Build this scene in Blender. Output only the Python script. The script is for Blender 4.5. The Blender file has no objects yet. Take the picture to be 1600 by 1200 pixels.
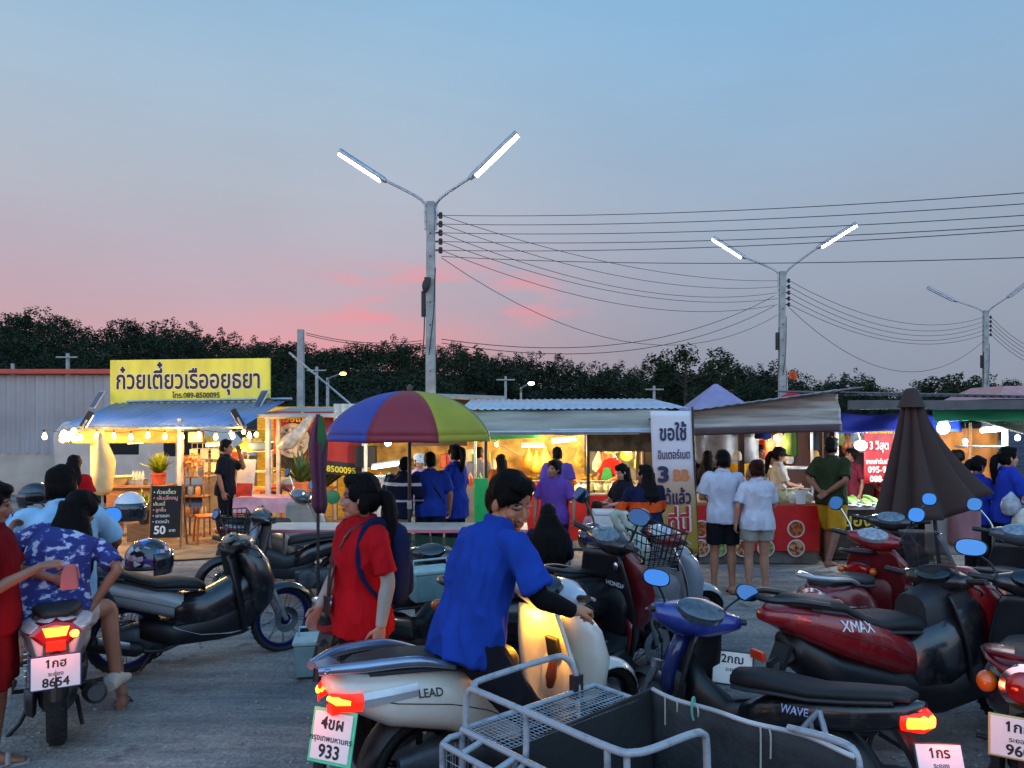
import bpy, bmesh, math, random
from mathutils import Vector, Matrix, noise
V = Vector
R = math.radians
random.seed(7)
SC = bpy.context.scene
COL = SC.collection
# ------------------------------------------------------------------ camera, sky, sun, exposure
EYE, HOR, FOC = 1.95, 655.0, 1200.0
cd = bpy.data.cameras.new('camera'); cam = bpy.data.objects.new('camera', cd); COL.objects.link(cam)
cam.location = (0, 0, EYE); cam.rotation_euler = (R(90), 0, 0)
cd.sensor_width = 36; cd.lens = 36 * FOC / 1600; cd.shift_y = (HOR - 600) / 1600
cd.clip_start = .05; cd.clip_end = 900
SC.camera = cam
SC.view_settings.view_transform = 'Standard'; SC.view_settings.look = 'None'
SC.view_settings.exposure = 0; SC.view_settings.gamma = 1
SC.cycles.use_denoising = True
SC.cycles.max_bounces = 5; SC.cycles.caustics_reflective = False; SC.cycles.caustics_refractive = False
SC.cycles.sample_clamp_indirect = 4.0

def lin(h):
    if isinstance(h, (tuple, list)): return tuple(h[:3])
    h = h.lstrip('#'); c = [int(h[i:i+2], 16) / 255 for i in (0, 2, 4)]
    return tuple(x / 12.92 if x <= .04045 else ((x + .055) / 1.055) ** 2.4 for x in c)

W = bpy.data.worlds.new('World'); SC.world = W; W.use_nodes = True
nt = W.node_tree; N = nt.nodes; L = nt.links
bg = N['Background']
tc = N.new('ShaderNodeTexCoord'); sx = N.new('ShaderNodeSeparateXYZ'); L.new(tc.outputs['Generated'], sx.inputs[0])
def ramp(nodes, stops, interp='EASE'):
    r = nodes.new('ShaderNodeValToRGB'); e = r.color_ramp.elements
    r.color_ramp.interpolation = interp
    while len(e) < len(stops): e.new(.5)
    for el, (p, c) in zip(e, stops):
        el.position = p; el.color = (*lin(c), 1)
    return r
def wmath(op, a, b=None, clamp=False):
    n = N.new('ShaderNodeMath'); n.operation = op; n.use_clamp = clamp
    for i, v in enumerate((a, b)):
        if v is None: continue
        if isinstance(v, (int, float)): n.inputs[i].default_value = v
        else: L.new(v, n.inputs[i])
    return n.outputs[0]
def wrange(v, a, b):
    n = N.new('ShaderNodeMapRange'); n.interpolation_type = 'SMOOTHSTEP'; n.clamp = True
    L.new(v, n.inputs[0]); n.inputs[1].default_value = a; n.inputs[2].default_value = b
    return n.outputs[0]
rl = ramp(N, [(0, '#C6A0A2'), (.09, '#C8A0A6'), (.145, '#BCA3AE'), (.2, '#B4A9B6'), (.27, '#AEB3C0'), (.36, '#A2B6C9'), (.48, '#8CB2D0'), (1, '#5488BE')], 'LINEAR')
rr = ramp(N, [(0, '#868E9E'), (.08, '#8C94A4'), (.16, '#949EAF'), (.25, '#98A7BB'), (.34, '#8FABC6'), (.48, '#83B0D5'), (1, '#5488BE')], 'LINEAR')
for r_ in (rl, rr): L.new(sx.outputs[2], r_.inputs[0])
mx = N.new('ShaderNodeMix'); mx.data_type = 'RGBA'
L.new(wrange(sx.outputs[0], -.25, .32), mx.inputs[0]); L.new(rl.outputs[0], mx.inputs[6]); L.new(rr.outputs[0], mx.inputs[7])
# pink clouds low in the west
mp = N.new('ShaderNodeMapping'); mp.inputs['Scale'].default_value = (6.5, 3, 30); L.new(tc.outputs['Generated'], mp.inputs[0])
nz = N.new('ShaderNodeTexNoise'); nz.inputs['Scale'].default_value = 1.0; nz.inputs['Detail'].default_value = 5; nz.inputs['Roughness'].default_value = .55
L.new(mp.outputs[0], nz.inputs['Vector'])
cl = wrange(nz.outputs[0], .44, .62)
m1 = wmath('MULTIPLY', wrange(sx.outputs[2], .105, .135), wmath('SUBTRACT', 1.0, wrange(sx.outputs[2], .155, .225)))
m2 = wmath('MULTIPLY', wrange(sx.outputs[0], -.36, -.12), wmath('SUBTRACT', 1.0, wrange(sx.outputs[0], -.03, .13)))
low = wmath('MULTIPLY', wmath('SUBTRACT', 1.0, wrange(sx.outputs[2], .085, .15)), wmath('MULTIPLY', wrange(sx.outputs[0], -.5, -.28), wmath('SUBTRACT', 1.0, wrange(sx.outputs[0], -.12, .02))))
front = wrange(sx.outputs[1], .1, .5)
cf = wmath('MULTIPLY', wmath('ADD', wmath('MULTIPLY', wmath('MULTIPLY', m1, m2), cl), wmath('MULTIPLY', low, .6), True), front)
mc = N.new('ShaderNodeMix'); mc.data_type = 'RGBA'; mc.inputs[7].default_value = (*lin('#E4929A'), 1)
L.new(wmath('MULTIPLY', cf, .8), mc.inputs[0]); L.new(mx.outputs[2], mc.inputs[6])
# faint soft mottling of thin high cloud
nz2 = N.new('ShaderNodeTexNoise'); nz2.inputs['Scale'].default_value = 2.2; nz2.inputs['Detail'].default_value = 4
mp2 = N.new('ShaderNodeMapping'); mp2.inputs['Scale'].default_value = (1, 1, 3); L.new(tc.outputs['Generated'], mp2.inputs[0]); L.new(mp2.outputs[0], nz2.inputs['Vector'])
hv = N.new('ShaderNodeHueSaturation'); L.new(mc.outputs[2], hv.inputs['Color'])
vv = N.new('ShaderNodeMapRange'); L.new(nz2.outputs[0], vv.inputs[0]); vv.inputs[1].default_value = .3; vv.inputs[2].default_value = .7; vv.inputs[3].default_value = .95; vv.inputs[4].default_value = 1.05
bkf = N.new('ShaderNodeMapRange'); L.new(sx.outputs[1], bkf.inputs[0]); bkf.inputs[1].default_value = .25; bkf.inputs[2].default_value = -.5; bkf.inputs[3].default_value = 1.1; bkf.inputs[4].default_value = 3.5
L.new(wmath('MULTIPLY', vv.outputs[0], bkf.outputs[0]), hv.inputs['Value']); L.new(hv.outputs[0], bg.inputs['Color']); bg.inputs['Strength'].default_value = 1.0

sd = bpy.data.lights.new('dusk_glow', 'SUN'); sd.energy = .22; sd.angle = R(25); sd.color = (1, .78, .74)
so = bpy.data.objects.new('dusk_glow', sd); COL.objects.link(so); so.rotation_euler = (R(68), 0, R(150))

# ------------------------------------------------------------------ materials
MC = {}
def m(name, col='#808080', rough=.55, metal=0.0, var=.12, vs=6.0, bump=0.0, bs=60.0, coat=0.0, emit=None, es=1.0, col2=None, alpha=1.0, trans=0.0, stretch=(1, 1, 1), coords='Object', spec=.5, sss=0.0, vramp=(.35, .65)):
    if name in MC: return MC[name]
    M = bpy.data.materials.new(name); M.use_nodes = True; MC[name] = M
    n = M.node_tree.nodes; l = M.node_tree.links; b = n['Principled BSDF']
    c = lin(col); b.inputs['Base Color'].default_value = (*c, 1)
    b.inputs['Roughness'].default_value = rough; b.inputs['Metallic'].default_value = metal
    b.inputs['Coat Weight'].default_value = coat; b.inputs['Coat Roughness'].default_value = .06
    b.inputs['Specular IOR Level'].default_value = spec
    if alpha < 1: b.inputs['Alpha'].default_value = alpha
    if trans: b.inputs['Transmission Weight'].default_value = trans
    if sss: b.inputs['Subsurface Weight'].default_value = sss; b.inputs['Subsurface Radius'].default_value = (.02, .008, .004); b.inputs['Subsurface Scale'].default_value = .3
    if emit is not None:
        b.inputs['Emission Color'].default_value = (*lin(emit), 1); b.inputs['Emission Strength'].default_value = es
    if var or bump or col2:
        t = n.new('ShaderNodeTexCoord'); mp = n.new('ShaderNodeMapping'); mp.inputs['Scale'].default_value = stretch
        l.new(t.outputs[coords], mp.inputs[0])
    if var or col2:
        z = n.new('ShaderNodeTexNoise'); z.inputs['Scale'].default_value = vs; z.inputs['Detail'].default_value = 5
        l.new(mp.outputs[0], z.inputs['Vector'])
        lo = tuple(x * (1 - var) for x in c); hi = tuple(min(1, x * (1 + var)) for x in c) if col2 is None else lin(col2)
        r = n.new('ShaderNodeValToRGB'); r.color_ramp.elements[0].position = vramp[0]; r.color_ramp.elements[1].position = vramp[1]
        r.color_ramp.elements[0].color = (*lo, 1); r.color_ramp.elements[1].color = (*hi, 1)
        l.new(z.outputs[0], r.inputs[0]); l.new(r.outputs[0], b.inputs['Base Color'])
        if rough < .9 and emit is None:
            q = n.new('ShaderNodeMapRange'); q.inputs[3].default_value = max(0, rough * .8); q.inputs[4].default_value = min(1, rough * 1.25)
            l.new(z.outputs[0], q.inputs[0]); l.new(q.outputs[0], b.inputs['Roughness'])
    if bump:
        z2 = n.new('ShaderNodeTexNoise'); z2.inputs['Scale'].default_value = bs; z2.inputs['Detail'].default_value = 4
        l.new(mp.outputs[0], z2.inputs['Vector'])
        bp = n.new('ShaderNodeBump'); bp.inputs['Strength'].default_value = bump; bp.inputs['Distance'].default_value = .02
        l.new(z2.outputs[0], bp.inputs['Height']); l.new(bp.outputs[0], b.inputs['Normal'])
    return M
def paint(h):
    if 'paint_' + h in MC: return MC['paint_' + h]
    M = m('paint_' + h, h, rough=.3, coat=.6, var=.1, vs=3, spec=.5, bump=.012, bs=260); n = M.node_tree.nodes; l = M.node_tree.links; b = n['Principled BSDF']
    tcn = n.new('ShaderNodeTexCoord'); z = n.new('ShaderNodeTexNoise'); z.inputs['Scale'].default_value = 9; z.inputs['Detail'].default_value = 9; z.inputs['Roughness'].default_value = .7; l.new(tcn.outputs['Object'], z.inputs['Vector'])
    mr = n.new('ShaderNodeMapRange'); mr.inputs[1].default_value = .4; mr.inputs[2].default_value = .75; mr.inputs[3].default_value = .03; mr.inputs[4].default_value = .38; l.new(z.outputs[0], mr.inputs[0]); l.new(mr.outputs[0], b.inputs['Coat Roughness'])
    src = b.inputs['Base Color'].links[0].from_socket; mx_ = n.new('ShaderNodeMix'); mx_.data_type = 'RGBA'; mx_.inputs[7].default_value = (.2, .18, .16, 1); m2 = n.new('ShaderNodeMapRange'); m2.inputs[1].default_value = .52; m2.inputs[2].default_value = .8; m2.inputs[4].default_value = .3; l.new(z.outputs[0], m2.inputs[0]); l.new(m2.outputs[0], mx_.inputs[0]); l.new(src, mx_.inputs[6]); l.new(mx_.outputs[2], b.inputs['Base Color'])
    return M
def plastic(h, rough=.55): return m('plastic_%s_%d' % (h, rough * 100), h, rough=rough, var=.12, vs=9, bump=.05, bs=300)
def cloth(h, b=.4):
    if 'cloth_' + h in MC: return MC['cloth_' + h]
    M = m('cloth_' + h, h, rough=.92, var=.14, vs=7, bump=b, bs=16, spec=.12, stretch=(1, 1, .45))
    n = M.node_tree.nodes; l = M.node_tree.links; tcn = n.new('ShaderNodeTexCoord'); w = n.new('ShaderNodeTexNoise'); w.inputs['Scale'].default_value = 420; l.new(tcn.outputs['Object'], w.inputs['Vector'])
    bp = n.new('ShaderNodeBump'); bp.inputs['Strength'].default_value = .35; bp.inputs['Distance'].default_value = .002; old = next(q for q in n if q.type == 'BUMP' and q != bp)
    l.new(w.outputs[0], bp.inputs['Height']); l.new(old.outputs[0], bp.inputs['Normal']); l.new(bp.outputs[0], n['Principled BSDF'].inputs['Normal'])
    return M
def glow(h, s): return m('glow_%s_%s' % (h, s), h, rough=.4, var=0, emit=h, es=s)
def vol(h): return m('ink_' + h, h, rough=.6, var=.05, vs=20)
chrome = m('chrome', '#C8CCD0', rough=.12, metal=1, var=.05)
steel = m('galvanised_steel', '#9AA0A6', rough=.42, metal=.85, var=.25, vs=14)
rubber = m('tyre_rubber', '#17181A', rough=.85, var=.3, vs=18, bump=.3, bs=120)
blackp = plastic('#101114', .5)
greyp = plastic('#2A2C30', .6)
seatm = m('seat_vinyl', '#141416', rough=.62, var=.2, vs=8, bump=.12, bs=220)
mirror = m('mirror_glass', '#4A78AC', rough=.03, metal=1, var=0)
glassy = m('dark_glass', '#0C1014', rough=.08, var=.1, coat=.6)
redlens = m('red_lens', '#8E0A08', rough=.15, var=.1, coat=.8)
amber = m('amber_lens', '#C2560A', rough=.2, var=.1, coat=.6)
clearlens = m('clear_lens', '#B9C0C6', rough=.12, var=.15, metal=.3, coat=.8)
lit_red = m('lit_tail_red', '#E01A0C', rough=.3, var=0, emit='#FF1806', es=2.2)
lit_core = m('lit_tail_core', '#FF9A30', rough=.3, var=0, emit='#FF7A1E', es=7)
white_e = glow('#FFF8E6', 22.0)
woodm = m('wood', '#8A5E36', rough=.7, var=.3, vs=5, stretch=(1, 1, 8), bump=.1, bs=40)
concrete = m('pole_concrete', '#8F928F', rough=.9, var=.2, vs=5, bump=.25, bs=40)

# ------------------------------------------------------------------ mesh builder
def frame_for(d):
    d = d.normalized(); a = V((0, 0, 1)) if abs(d.z) < .9 else V((1, 0, 0))
    u = d.cross(a).normalized(); return u, d.cross(u).normalized()
class MB:
    def __init__(s): s.bm = bmesh.new()
    def box(s, c, sz, rz=0, M=None, taper=1.0):
        c = V(c); hx, hy, hz = [q / 2 for q in sz]; vs = []
        for z in (-1, 1):
            k = taper if z > 0 else 1
            for x, y in ((-1, -1), (1, -1), (1, 1), (-1, 1)): vs.append(V((x * hx * k, y * hy * k, z * hz)))
        rot = M if M is not None else Matrix.Rotation(rz, 3, 'Z')
        b = [s.bm.verts.new(c + rot @ v) for v in vs]
        for f in ((3, 2, 1, 0), (4, 5, 6, 7), (0, 1, 5, 4), (1, 2, 6, 5), (2, 3, 7, 6), (3, 0, 4, 7)): s.bm.faces.new([b[i] for i in f])
        return s
    def loft(s, rings, caps=True, closed=True, loop=False):
        rs = [[s.bm.verts.new(V(p)) for p in r] for r in rings]; n = len(rs[0])
        pairs = list(zip(rs, rs[1:])) + ([(rs[-1], rs[0])] if loop else [])
        for a, b in pairs:
            for i in range(n if closed else n - 1):
                j = (i + 1) % n
                try: s.bm.faces.new((a[i], a[j], b[j], b[i]))
                except ValueError: pass
        if caps and closed and not loop:
            s.bm.faces.new(list(reversed(rs[0]))); s.bm.faces.new(rs[-1])
        return s
    def tube(s, pts, r, n=8, caps=True, smooth=0, flat=1.0, loop=False):
        pts = [V(p) for p in pts]
        if smooth: pts = cat(pts, smooth)
        m_ = len(pts); rad = [r] * m_ if isinstance(r, (int, float)) else ([r[min(int(i * len(r) / m_), len(r) - 1)] for i in range(m_)] if len(r) != m_ else r)
        if not isinstance(r, (int, float)) and len(r) != m_:
            rad = []
            for i in range(m_):
                t = i / (m_ - 1) * (len(r) - 1); k = min(int(t), len(r) - 2); rad.append(r[k] + (r[k + 1] - r[k]) * (t - k))
        rings = []; u = None
        for i, p in enumerate(pts):
            a = pts[i - 1] if i else (pts[-1] if loop else p); b = pts[i + 1] if i < m_ - 1 else (pts[0] if loop else p); d = (b - a)
            if d.length < 1e-9: d = V((0, 0, 1))
            d.normalize()
            if u is None: u, w = frame_for(d)
            else:
                u = u - d * u.dot(d)
                if u.length < 1e-6: u, w = frame_for(d)
                u.normalize(); w = d.cross(u)
            rings.append([p + (u * math.cos(2 * math.pi * k / n) * flat + w * math.sin(2 * math.pi * k / n)) * rad[i] for k in range(n)])
        return s.loft(rings, caps, loop=loop)
    def ell(s, c, r, M=None, nu=14, nv=9):
        c = V(c); r = (r, r, r) if isinstance(r, (int, float)) else r
        M = M if M is not None else Matrix.Identity(3); rings = []
        top = s.bm.verts.new(c + M @ V((0, 0, r[2]))); bot = s.bm.verts.new(c + M @ V((0, 0, -r[2])))
        for j in range(1, nv):
            t = math.pi * j / nv
            rings.append([s.bm.verts.new(c + M @ V((r[0] * math.sin(t) * math.cos(2 * math.pi * i / nu), r[1] * math.sin(t) * math.sin(2 * math.pi * i / nu), r[2] * math.cos(t)))) for i in range(nu)])
        for i in range(nu):
            j = (i + 1) % nu; s.bm.faces.new((top, rings[0][i], rings[0][j])); s.bm.faces.new((bot, rings[-1][j], rings[-1][i]))
            for a, b in zip(rings, rings[1:]): s.bm.faces.new((a[i], b[i], b[j], a[j]))
        return s
    def lathe(s, prof, c=(0, 0, 0), M=None, n=20, loop=False):
        c = V(c); M = M if M is not None else Matrix.Identity(3)
        rings = [[c + M @ V((r * math.cos(2 * math.pi * i / n), r * math.sin(2 * math.pi * i / n), z)) for i in range(n)] for r, z in prof]
        return s.loft(rings, caps=not loop, loop=loop)
    def sec(s, st, n=20, pw=2.5, yc=0.0):
        """loft along x: stations (x, ztop, zbot, halfwidth[, power])"""
        rings = []
        for q in st:
            x, zt, zb, hw = q[:4]; p = q[4] if len(q) > 4 else pw; zc = (zt + zb) / 2; hh = (zt - zb) / 2; ring = []
            for i in range(n):
                a = 2 * math.pi * i / n; ca, sa = math.cos(a), math.sin(a)
                ring.append((x, yc + hw * math.copysign(abs(ca) ** (2 / p), ca), zc + hh * math.copysign(abs(sa) ** (2 / p), sa)))
            rings.append(ring)
        return s.loft(rings)
    def prism(s, pts, t, M=None, c=(0, 0, 0)):
        """2D outline (x, z) extruded along y by t, centred"""
        c = V(c); M = M if M is not None else Matrix.Identity(3)
        return s.loft([[c + M @ V((x, -t / 2, z)) for x, z in pts], [c + M @ V((x, t / 2, z)) for x, z in pts]])
    def quad(s, *p):
        s.bm.faces.new([s.bm.verts.new(V(q)) for q in p]); return s
    def grid(s, f, nu, nv):
        g = [[s.bm.verts.new(V(f(i / nu, j / nv))) for j in range(nv + 1)] for i in range(nu + 1)]
        for i in range(nu):
            for j in range(nv): s.bm.faces.new((g[i][j], g[i + 1][j], g[i + 1][j + 1], g[i][j + 1]))
        return s
    def disc(s, c, r, M, n=20):
        c = V(c); s.bm.faces.new([s.bm.verts.new(c + M @ V((r[0] * math.cos(2 * math.pi * i / n), r[1] * math.sin(2 * math.pi * i / n), 0))) for i in range(n)]); return s
    def xf(s, M): bmesh.ops.transform(s.bm, matrix=M, verts=s.bm.verts); return s
    def build(s, name, mat, parent=None, smooth=.7, bevel=0, solid=0, sub=0, fix=True):
        if fix: bmesh.ops.recalc_face_normals(s.bm, faces=s.bm.faces)
        me = bpy.data.meshes.new(name); s.bm.to_mesh(me); s.bm.free()
        for q in (mat if isinstance(mat, (list, tuple)) else [mat]): me.materials.append(q)
        if smooth:
            for p in me.polygons: p.use_smooth = True
            if smooth < 3: me.set_sharp_from_angle(angle=smooth)
        o = bpy.data.objects.new(name, me); COL.objects.link(o)
        if parent is not None: o.parent = parent
        if solid:
            q = o.modifiers.new('solid', 'SOLIDIFY'); q.thickness = solid; q.offset = 0
        if bevel:
            q = o.modifiers.new('bevel', 'BEVEL'); q.width = bevel; q.segments = 2; q.limit_method = 'ANGLE'; q.angle_limit = R(40)
        if sub:
            q = o.modifiers.new('sub', 'SUBSURF'); q.levels = sub; q.render_levels = sub
        return o
def cat(p, k):
    out = []; n = len(p)
    for i in range(n - 1):
        a = p[max(i - 1, 0)]; b = p[i]; c = p[i + 1]; d = p[min(i + 2, n - 1)]
        for j in range(k):
            t = j / k; out.append(.5 * ((2 * b) + (c - a) * t + (2 * a - 5 * b + 4 * c - d) * t * t + (3 * b - a - 3 * c + d) * t ** 3))
    out.append(p[-1]); return out
def tag(o, label=None, cat_=None, group=None, kind=None):
    if label: o['label'] = label
    if cat_: o['category'] = cat_
    if group: o['group'] = group
    if kind: o['kind'] = kind
    return o
def thing(name, label, cat_, loc=(0, 0, 0), yaw=0, group=None, scale=1, roll=0):
    o = bpy.data.objects.new(name, None); COL.objects.link(o); o.empty_display_size = .1
    o.rotation_mode = 'XYZ'
    o.location = loc; o.rotation_euler = (roll, 0, yaw); o.scale = (scale,) * 3
    return tag(o, label, cat_, group)
def copy_tree(o, parent=None):
    c = o.copy(); COL.objects.link(c)
    if parent is not None: c.parent = parent
    for ch in list(o.children): copy_tree(ch, c)
    return c
def P(px, py, d): return V(((px - 800) / FOC * d, d, EYE - (py - HOR) / FOC * d))
def gx(px, d): return (px - 800) / FOC * d
def lamp(name, loc, energy, col, size=.1, parent=None):
    l = bpy.data.lights.new(name, 'POINT'); l.energy = energy; l.color = col; l.shadow_soft_size = size
    o = bpy.data.objects.new(name, l); COL.objects.link(o); o.location = loc
    if parent is not None: o.parent = parent
    return o
def rot3(z=0, y=0, x=0): return Matrix.Rotation(z, 3, 'Z') @ Matrix.Rotation(y, 3, 'Y') @ Matrix.Rotation(x, 3, 'X')

# ------------------------------------------------------------------ lettering
GLY = {}
ABOVE = 'ิีึืั็'; TONE = '่้๊๋์ํ'; BELOW = 'ุู'
def glyph(ch, bold):
    k = (ch, bold)
    if k in GLY: return GLY[k]
    def mk(body, b):
        c = bpy.data.curves.new('t', 'FONT'); c.body = body; c.size = 1; c.offset = b; c.resolution_u = 3
        o = bpy.data.objects.new('t', c); COL.objects.link(o); bpy.context.view_layer.update()
        me = bpy.data.meshes.new_from_object(o.evaluated_get(bpy.context.evaluated_depsgraph_get()))
        vs = [tuple(v.co[:2]) for v in me.vertices]; fs = [tuple(p.vertices) for p in me.polygons]
        bpy.data.objects.remove(o); bpy.data.curves.remove(c); bpy.data.meshes.remove(me)
        return vs, fs
    vs, fs = mk(ch, bold) if ch != ' ' else ([], [])
    if ch in ABOVE + TONE + BELOW: adv = 0
    else:
        a = max(v[0] for v in mk(ch + '|', 0)[0]); b = max(v[0] for v in mk('|', 0)[0]); adv = a - b
    GLY[k] = (vs, fs, adv); return GLY[k]
def width(t, size, bold=0): return sum(glyph(c, 0)[2] for c in t) * size
def text(mb, t, o, right, up, size, align='c', bold=.02, lift=0.0, fit=None):
    """write t into mb: o = baseline point, right/up = unit vectors"""
    o = V(o); right = V(right); up = V(up); nrm = right.cross(up)
    w = width(t, size, bold); sxx = 1.0
    if fit: sxx = fit / w; w = fit
    x = -w / 2 if align == 'c' else 0; prev = ''
    for i, ch in enumerate(t):
        vs, fs, adv = glyph(ch, 0); dy = 0; dz = lift
        if ch == '1':
            x0_ = min(v[0] for v in vs); y1_ = max(v[1] for v in vs); k_ = len(vs); vs = vs + [(x0_ + .01, y1_), (x0_ - .13, y1_ - .16), (x0_ - .09, y1_ - .21), (x0_ + .01, y1_ - .1)]; fs = fs + [(k_, k_ + 1, k_ + 2, k_ + 3)]
        if ch in TONE: dy = .2 if prev in ABOVE else .02; dz += .0012
        if ch in ABOVE: dz += .0006
        ofs = [(0, 0, 0)] + ([(bold * math.cos(.785 * q), bold * math.sin(.785 * q), q + 1) for q in range(8)] if bold > .008 else [])
        for ox, oy, q_ in ofs:
            b = [mb.bm.verts.new(o + right * (x + (vx + ox) * size * sxx) + up * ((vy + dy + oy) * size) + nrm * (dz + q_ * 4e-5)) for vx, vy in vs]
            for f in fs:
                try: mb.bm.faces.new([b[q] for q in f])
                except ValueError: pass
        x += adv * size * sxx
        prev = ch
    return mb
# ================================================================== THE SETTING
gm = m('packed_gravel', '#6E7075', rough=.93, var=.2, vs=.9, bump=.8, bs=40)
_n = gm.node_tree.nodes; _l = gm.node_tree.links; _b = _n['Principled BSDF']
_t = _n.new('ShaderNodeTexCoord'); _s = _n.new('ShaderNodeTexNoise'); _s.inputs['Scale'].default_value = 38; _s.inputs['Detail'].default_value = 8; _s.inputs['Roughness'].default_value = .75
_l.new(_t.outputs['Object'], _s.inputs['Vector'])
_w = _n.new('ShaderNodeTexNoise'); _w.inputs['Scale'].default_value = .55; _w.inputs['Detail'].default_value = 6; _l.new(_t.outputs['Object'], _w.inputs['Vector'])
_r1 = _n.new('ShaderNodeValToRGB'); _r1.color_ramp.elements[0].color = (*lin('#656362'), 1); _r1.color_ramp.elements[1].color = (*lin('#A09C96'), 1); _r1.color_ramp.elements[0].position = .33; _r1.color_ramp.elements[1].position = .68
_r2 = _n.new('ShaderNodeValToRGB'); _r2.color_ramp.elements[0].color = (.55, .56, .6, 1); _r2.color_ramp.elements[1].color = (1.18, 1.14, 1.08, 1); _r2.color_ramp.elements[0].position = .36; _r2.color_ramp.elements[1].position = .66
_l.new(_s.outputs[0], _r1.inputs[0]); _l.new(_w.outputs[0], _r2.inputs[0])
_m = _n.new('ShaderNodeMix'); _m.data_type = 'RGBA'; _m.blend_type = 'MULTIPLY'; _m.inputs[0].default_value = 1
_l.new(_r1.outputs[0], _m.inputs[6]); _l.new(_r2.outputs[0], _m.inputs[7])
_mp = _n.new('ShaderNodeMapping'); _mp.inputs['Scale'].default_value = (.5, 3.2, 1); _mp.inputs['Rotation'].default_value = (0, 0, .25); _l.new(_t.outputs['Object'], _mp.inputs[0])
_k = _n.new('ShaderNodeTexNoise'); _k.inputs['Scale'].default_value = 1.6; _k.inputs['Detail'].default_value = 7; _k.inputs['Roughness'].default_value = .65; _l.new(_mp.outputs[0], _k.inputs['Vector'])
_r3 = _n.new('ShaderNodeValToRGB'); _r3.color_ramp.elements[0].color = (.66, .66, .7, 1); _r3.color_ramp.elements[1].color = (1.1, 1.08, 1.04, 1); _r3.color_ramp.elements[0].position = .4; _r3.color_ramp.elements[1].position = .6; _l.new(_k.outputs[0], _r3.inputs[0])
_o = _n.new('ShaderNodeTexNoise'); _o.inputs['Scale'].default_value = 2.3; _o.inputs['Detail'].default_value = 3; _l.new(_t.outputs['Object'], _o.inputs['Vector'])
_r4 = _n.new('ShaderNodeValToRGB'); _r4.color_ramp.elements[0].color = (1, 1, 1, 1); _r4.color_ramp.elements[1].color = (.5, .5, .52, 1); _r4.color_ramp.elements[0].position = .64; _r4.color_ramp.elements[1].position = .72; _l.new(_o.outputs[0], _r4.inputs[0])
_src = _m.outputs[2]
for _rr in (_r3, _r4):
    _q = _n.new('ShaderNodeMix'); _q.data_type = 'RGBA'; _q.blend_type = 'MULTIPLY'; _q.inputs[0].default_value = 1; _l.new(_src, _q.inputs[6]); _l.new(_rr.outputs[0], _q.inputs[7]); _src = _q.outputs[2]
_l.new(_src, _b.inputs['Base Color'])
def axis(lo, hi, step, far):
    a = []; x = lo
    while x <= hi: a.append(x); x += step
    return [-far, -120, -60, -30] + [q for q in a if q > -29] + [30, 60, 120, far]
xs = axis(-14, 14, .22, 420); ys = [-300, -60, -20, -8] + [-4 + .22 * i for i in range(95)] + [20, 30, 60, 120, 420]
mb = MB(); gv = []
def gz(x, y):
    if abs(x) > 13.5 or y > 16 or y < -3.5: return 0
    return .016 * noise.noise(V((x * .9, y * .9, 0))) + .009 * noise.noise(V((x * 3.1, y * 3.1, 4)))
for x in xs: gv.append([mb.bm.verts.new((x, y, gz(x, y) - .012)) for y in ys])
for i in range(len(xs) - 1):
    for j in range(len(ys) - 1): mb.bm.faces.new((gv[i][j], gv[i + 1][j], gv[i + 1][j + 1], gv[i][j + 1]))
tag(mb.build('ground', gm, smooth=9), kind='structure')
sand = m('sandy_dirt', '#8C7658', rough=.95, var=.3, vs=3, bump=.6, bs=30)
mb = MB()
outl = []
for i in range(60):
    a = 2 * math.pi * i / 60; k = 1 + .13 * noise.noise(V((math.cos(a) * 3, math.sin(a) * 3, 1)))
    outl.append((-5.6 + 4.6 * k * math.cos(a), 13.6 + 2.9 * k * math.sin(a)))
mb.loft([[(-5.6 + (x + 5.6) * q, 13.6 + (y - 13.6) * q, .014 + .006 * (1 - q) + gz(-5.6 + (x + 5.6) * q, 13.6 + (y - 13.6) * q)) for x, y in outl] for q in (1.0, .8, .6, .4, .2, .002)], caps=False)
tag(mb.build('sandy_ground', sand, smooth=9), kind='structure')
# loose pebbles
mb = MB()
for i in range(2000):
    y = 3.4 + 9 * random.random() ** 1.6; x = random.uniform(-.72, .72) * y
    r = random.uniform(.003, .008) * (1 + .12 * y)
    mb.ell((x, y, gz(x, y) - .009), (r * random.uniform(.8, 1.6), r, r * .6), Matrix.Rotation(random.random() * 6, 3, 'Z'), 6, 4)
tag(mb.build('pebbles', m('pebble', '#8A8A8C', rough=.9, var=.4, vs=2), smooth=9), kind='stuff')
# wooded hill
CR = [(-400, 490), (0, 485), (80, 492), (130, 510), (240, 502), (300, 512), (340, 528), (430, 530), (560, 536), (620, 532), (700, 542), (790, 555), (850, 562), (930, 572), (1000, 578), (1160, 582), (1200, 577), (1300, 592), (1400, 604), (1600, 610), (2000, 612)]
def crest(px):
    for (a, b), (c, d) in zip(CR, CR[1:]):
        if px <= c: return b + (d - b) * (px - a) / (c - a) + 5
    return 612
def cz(x, d, f=1.0): return EYE + (HOR - crest(800 + x / d * FOC)) / FOC * 110 * f
hillm = m('hill_undergrowth', '#131C14', rough=.95, var=.4, vs=.3)
mb = MB()
mb.grid(lambda u, v: (-150 + 300 * u, 64 + 90 * v, max(-.3, (cz((-150 + 300 * u) * 110 / (64 + 90 * v), 110) - 3.2) * min(1, max(0, (v - .04) * 2.1)) - .3)), 60, 20)
tag(mb.build('hill', hillm, smooth=9), kind='structure')
leafm = m('leaf_dark', '#1A2818', rough=.8, var=.6, vs=.16, spec=.2)
leafm2 = m('leaf_mid', '#1E2C18', rough=.8, var=.45, vs=.8, spec=.2)
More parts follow.
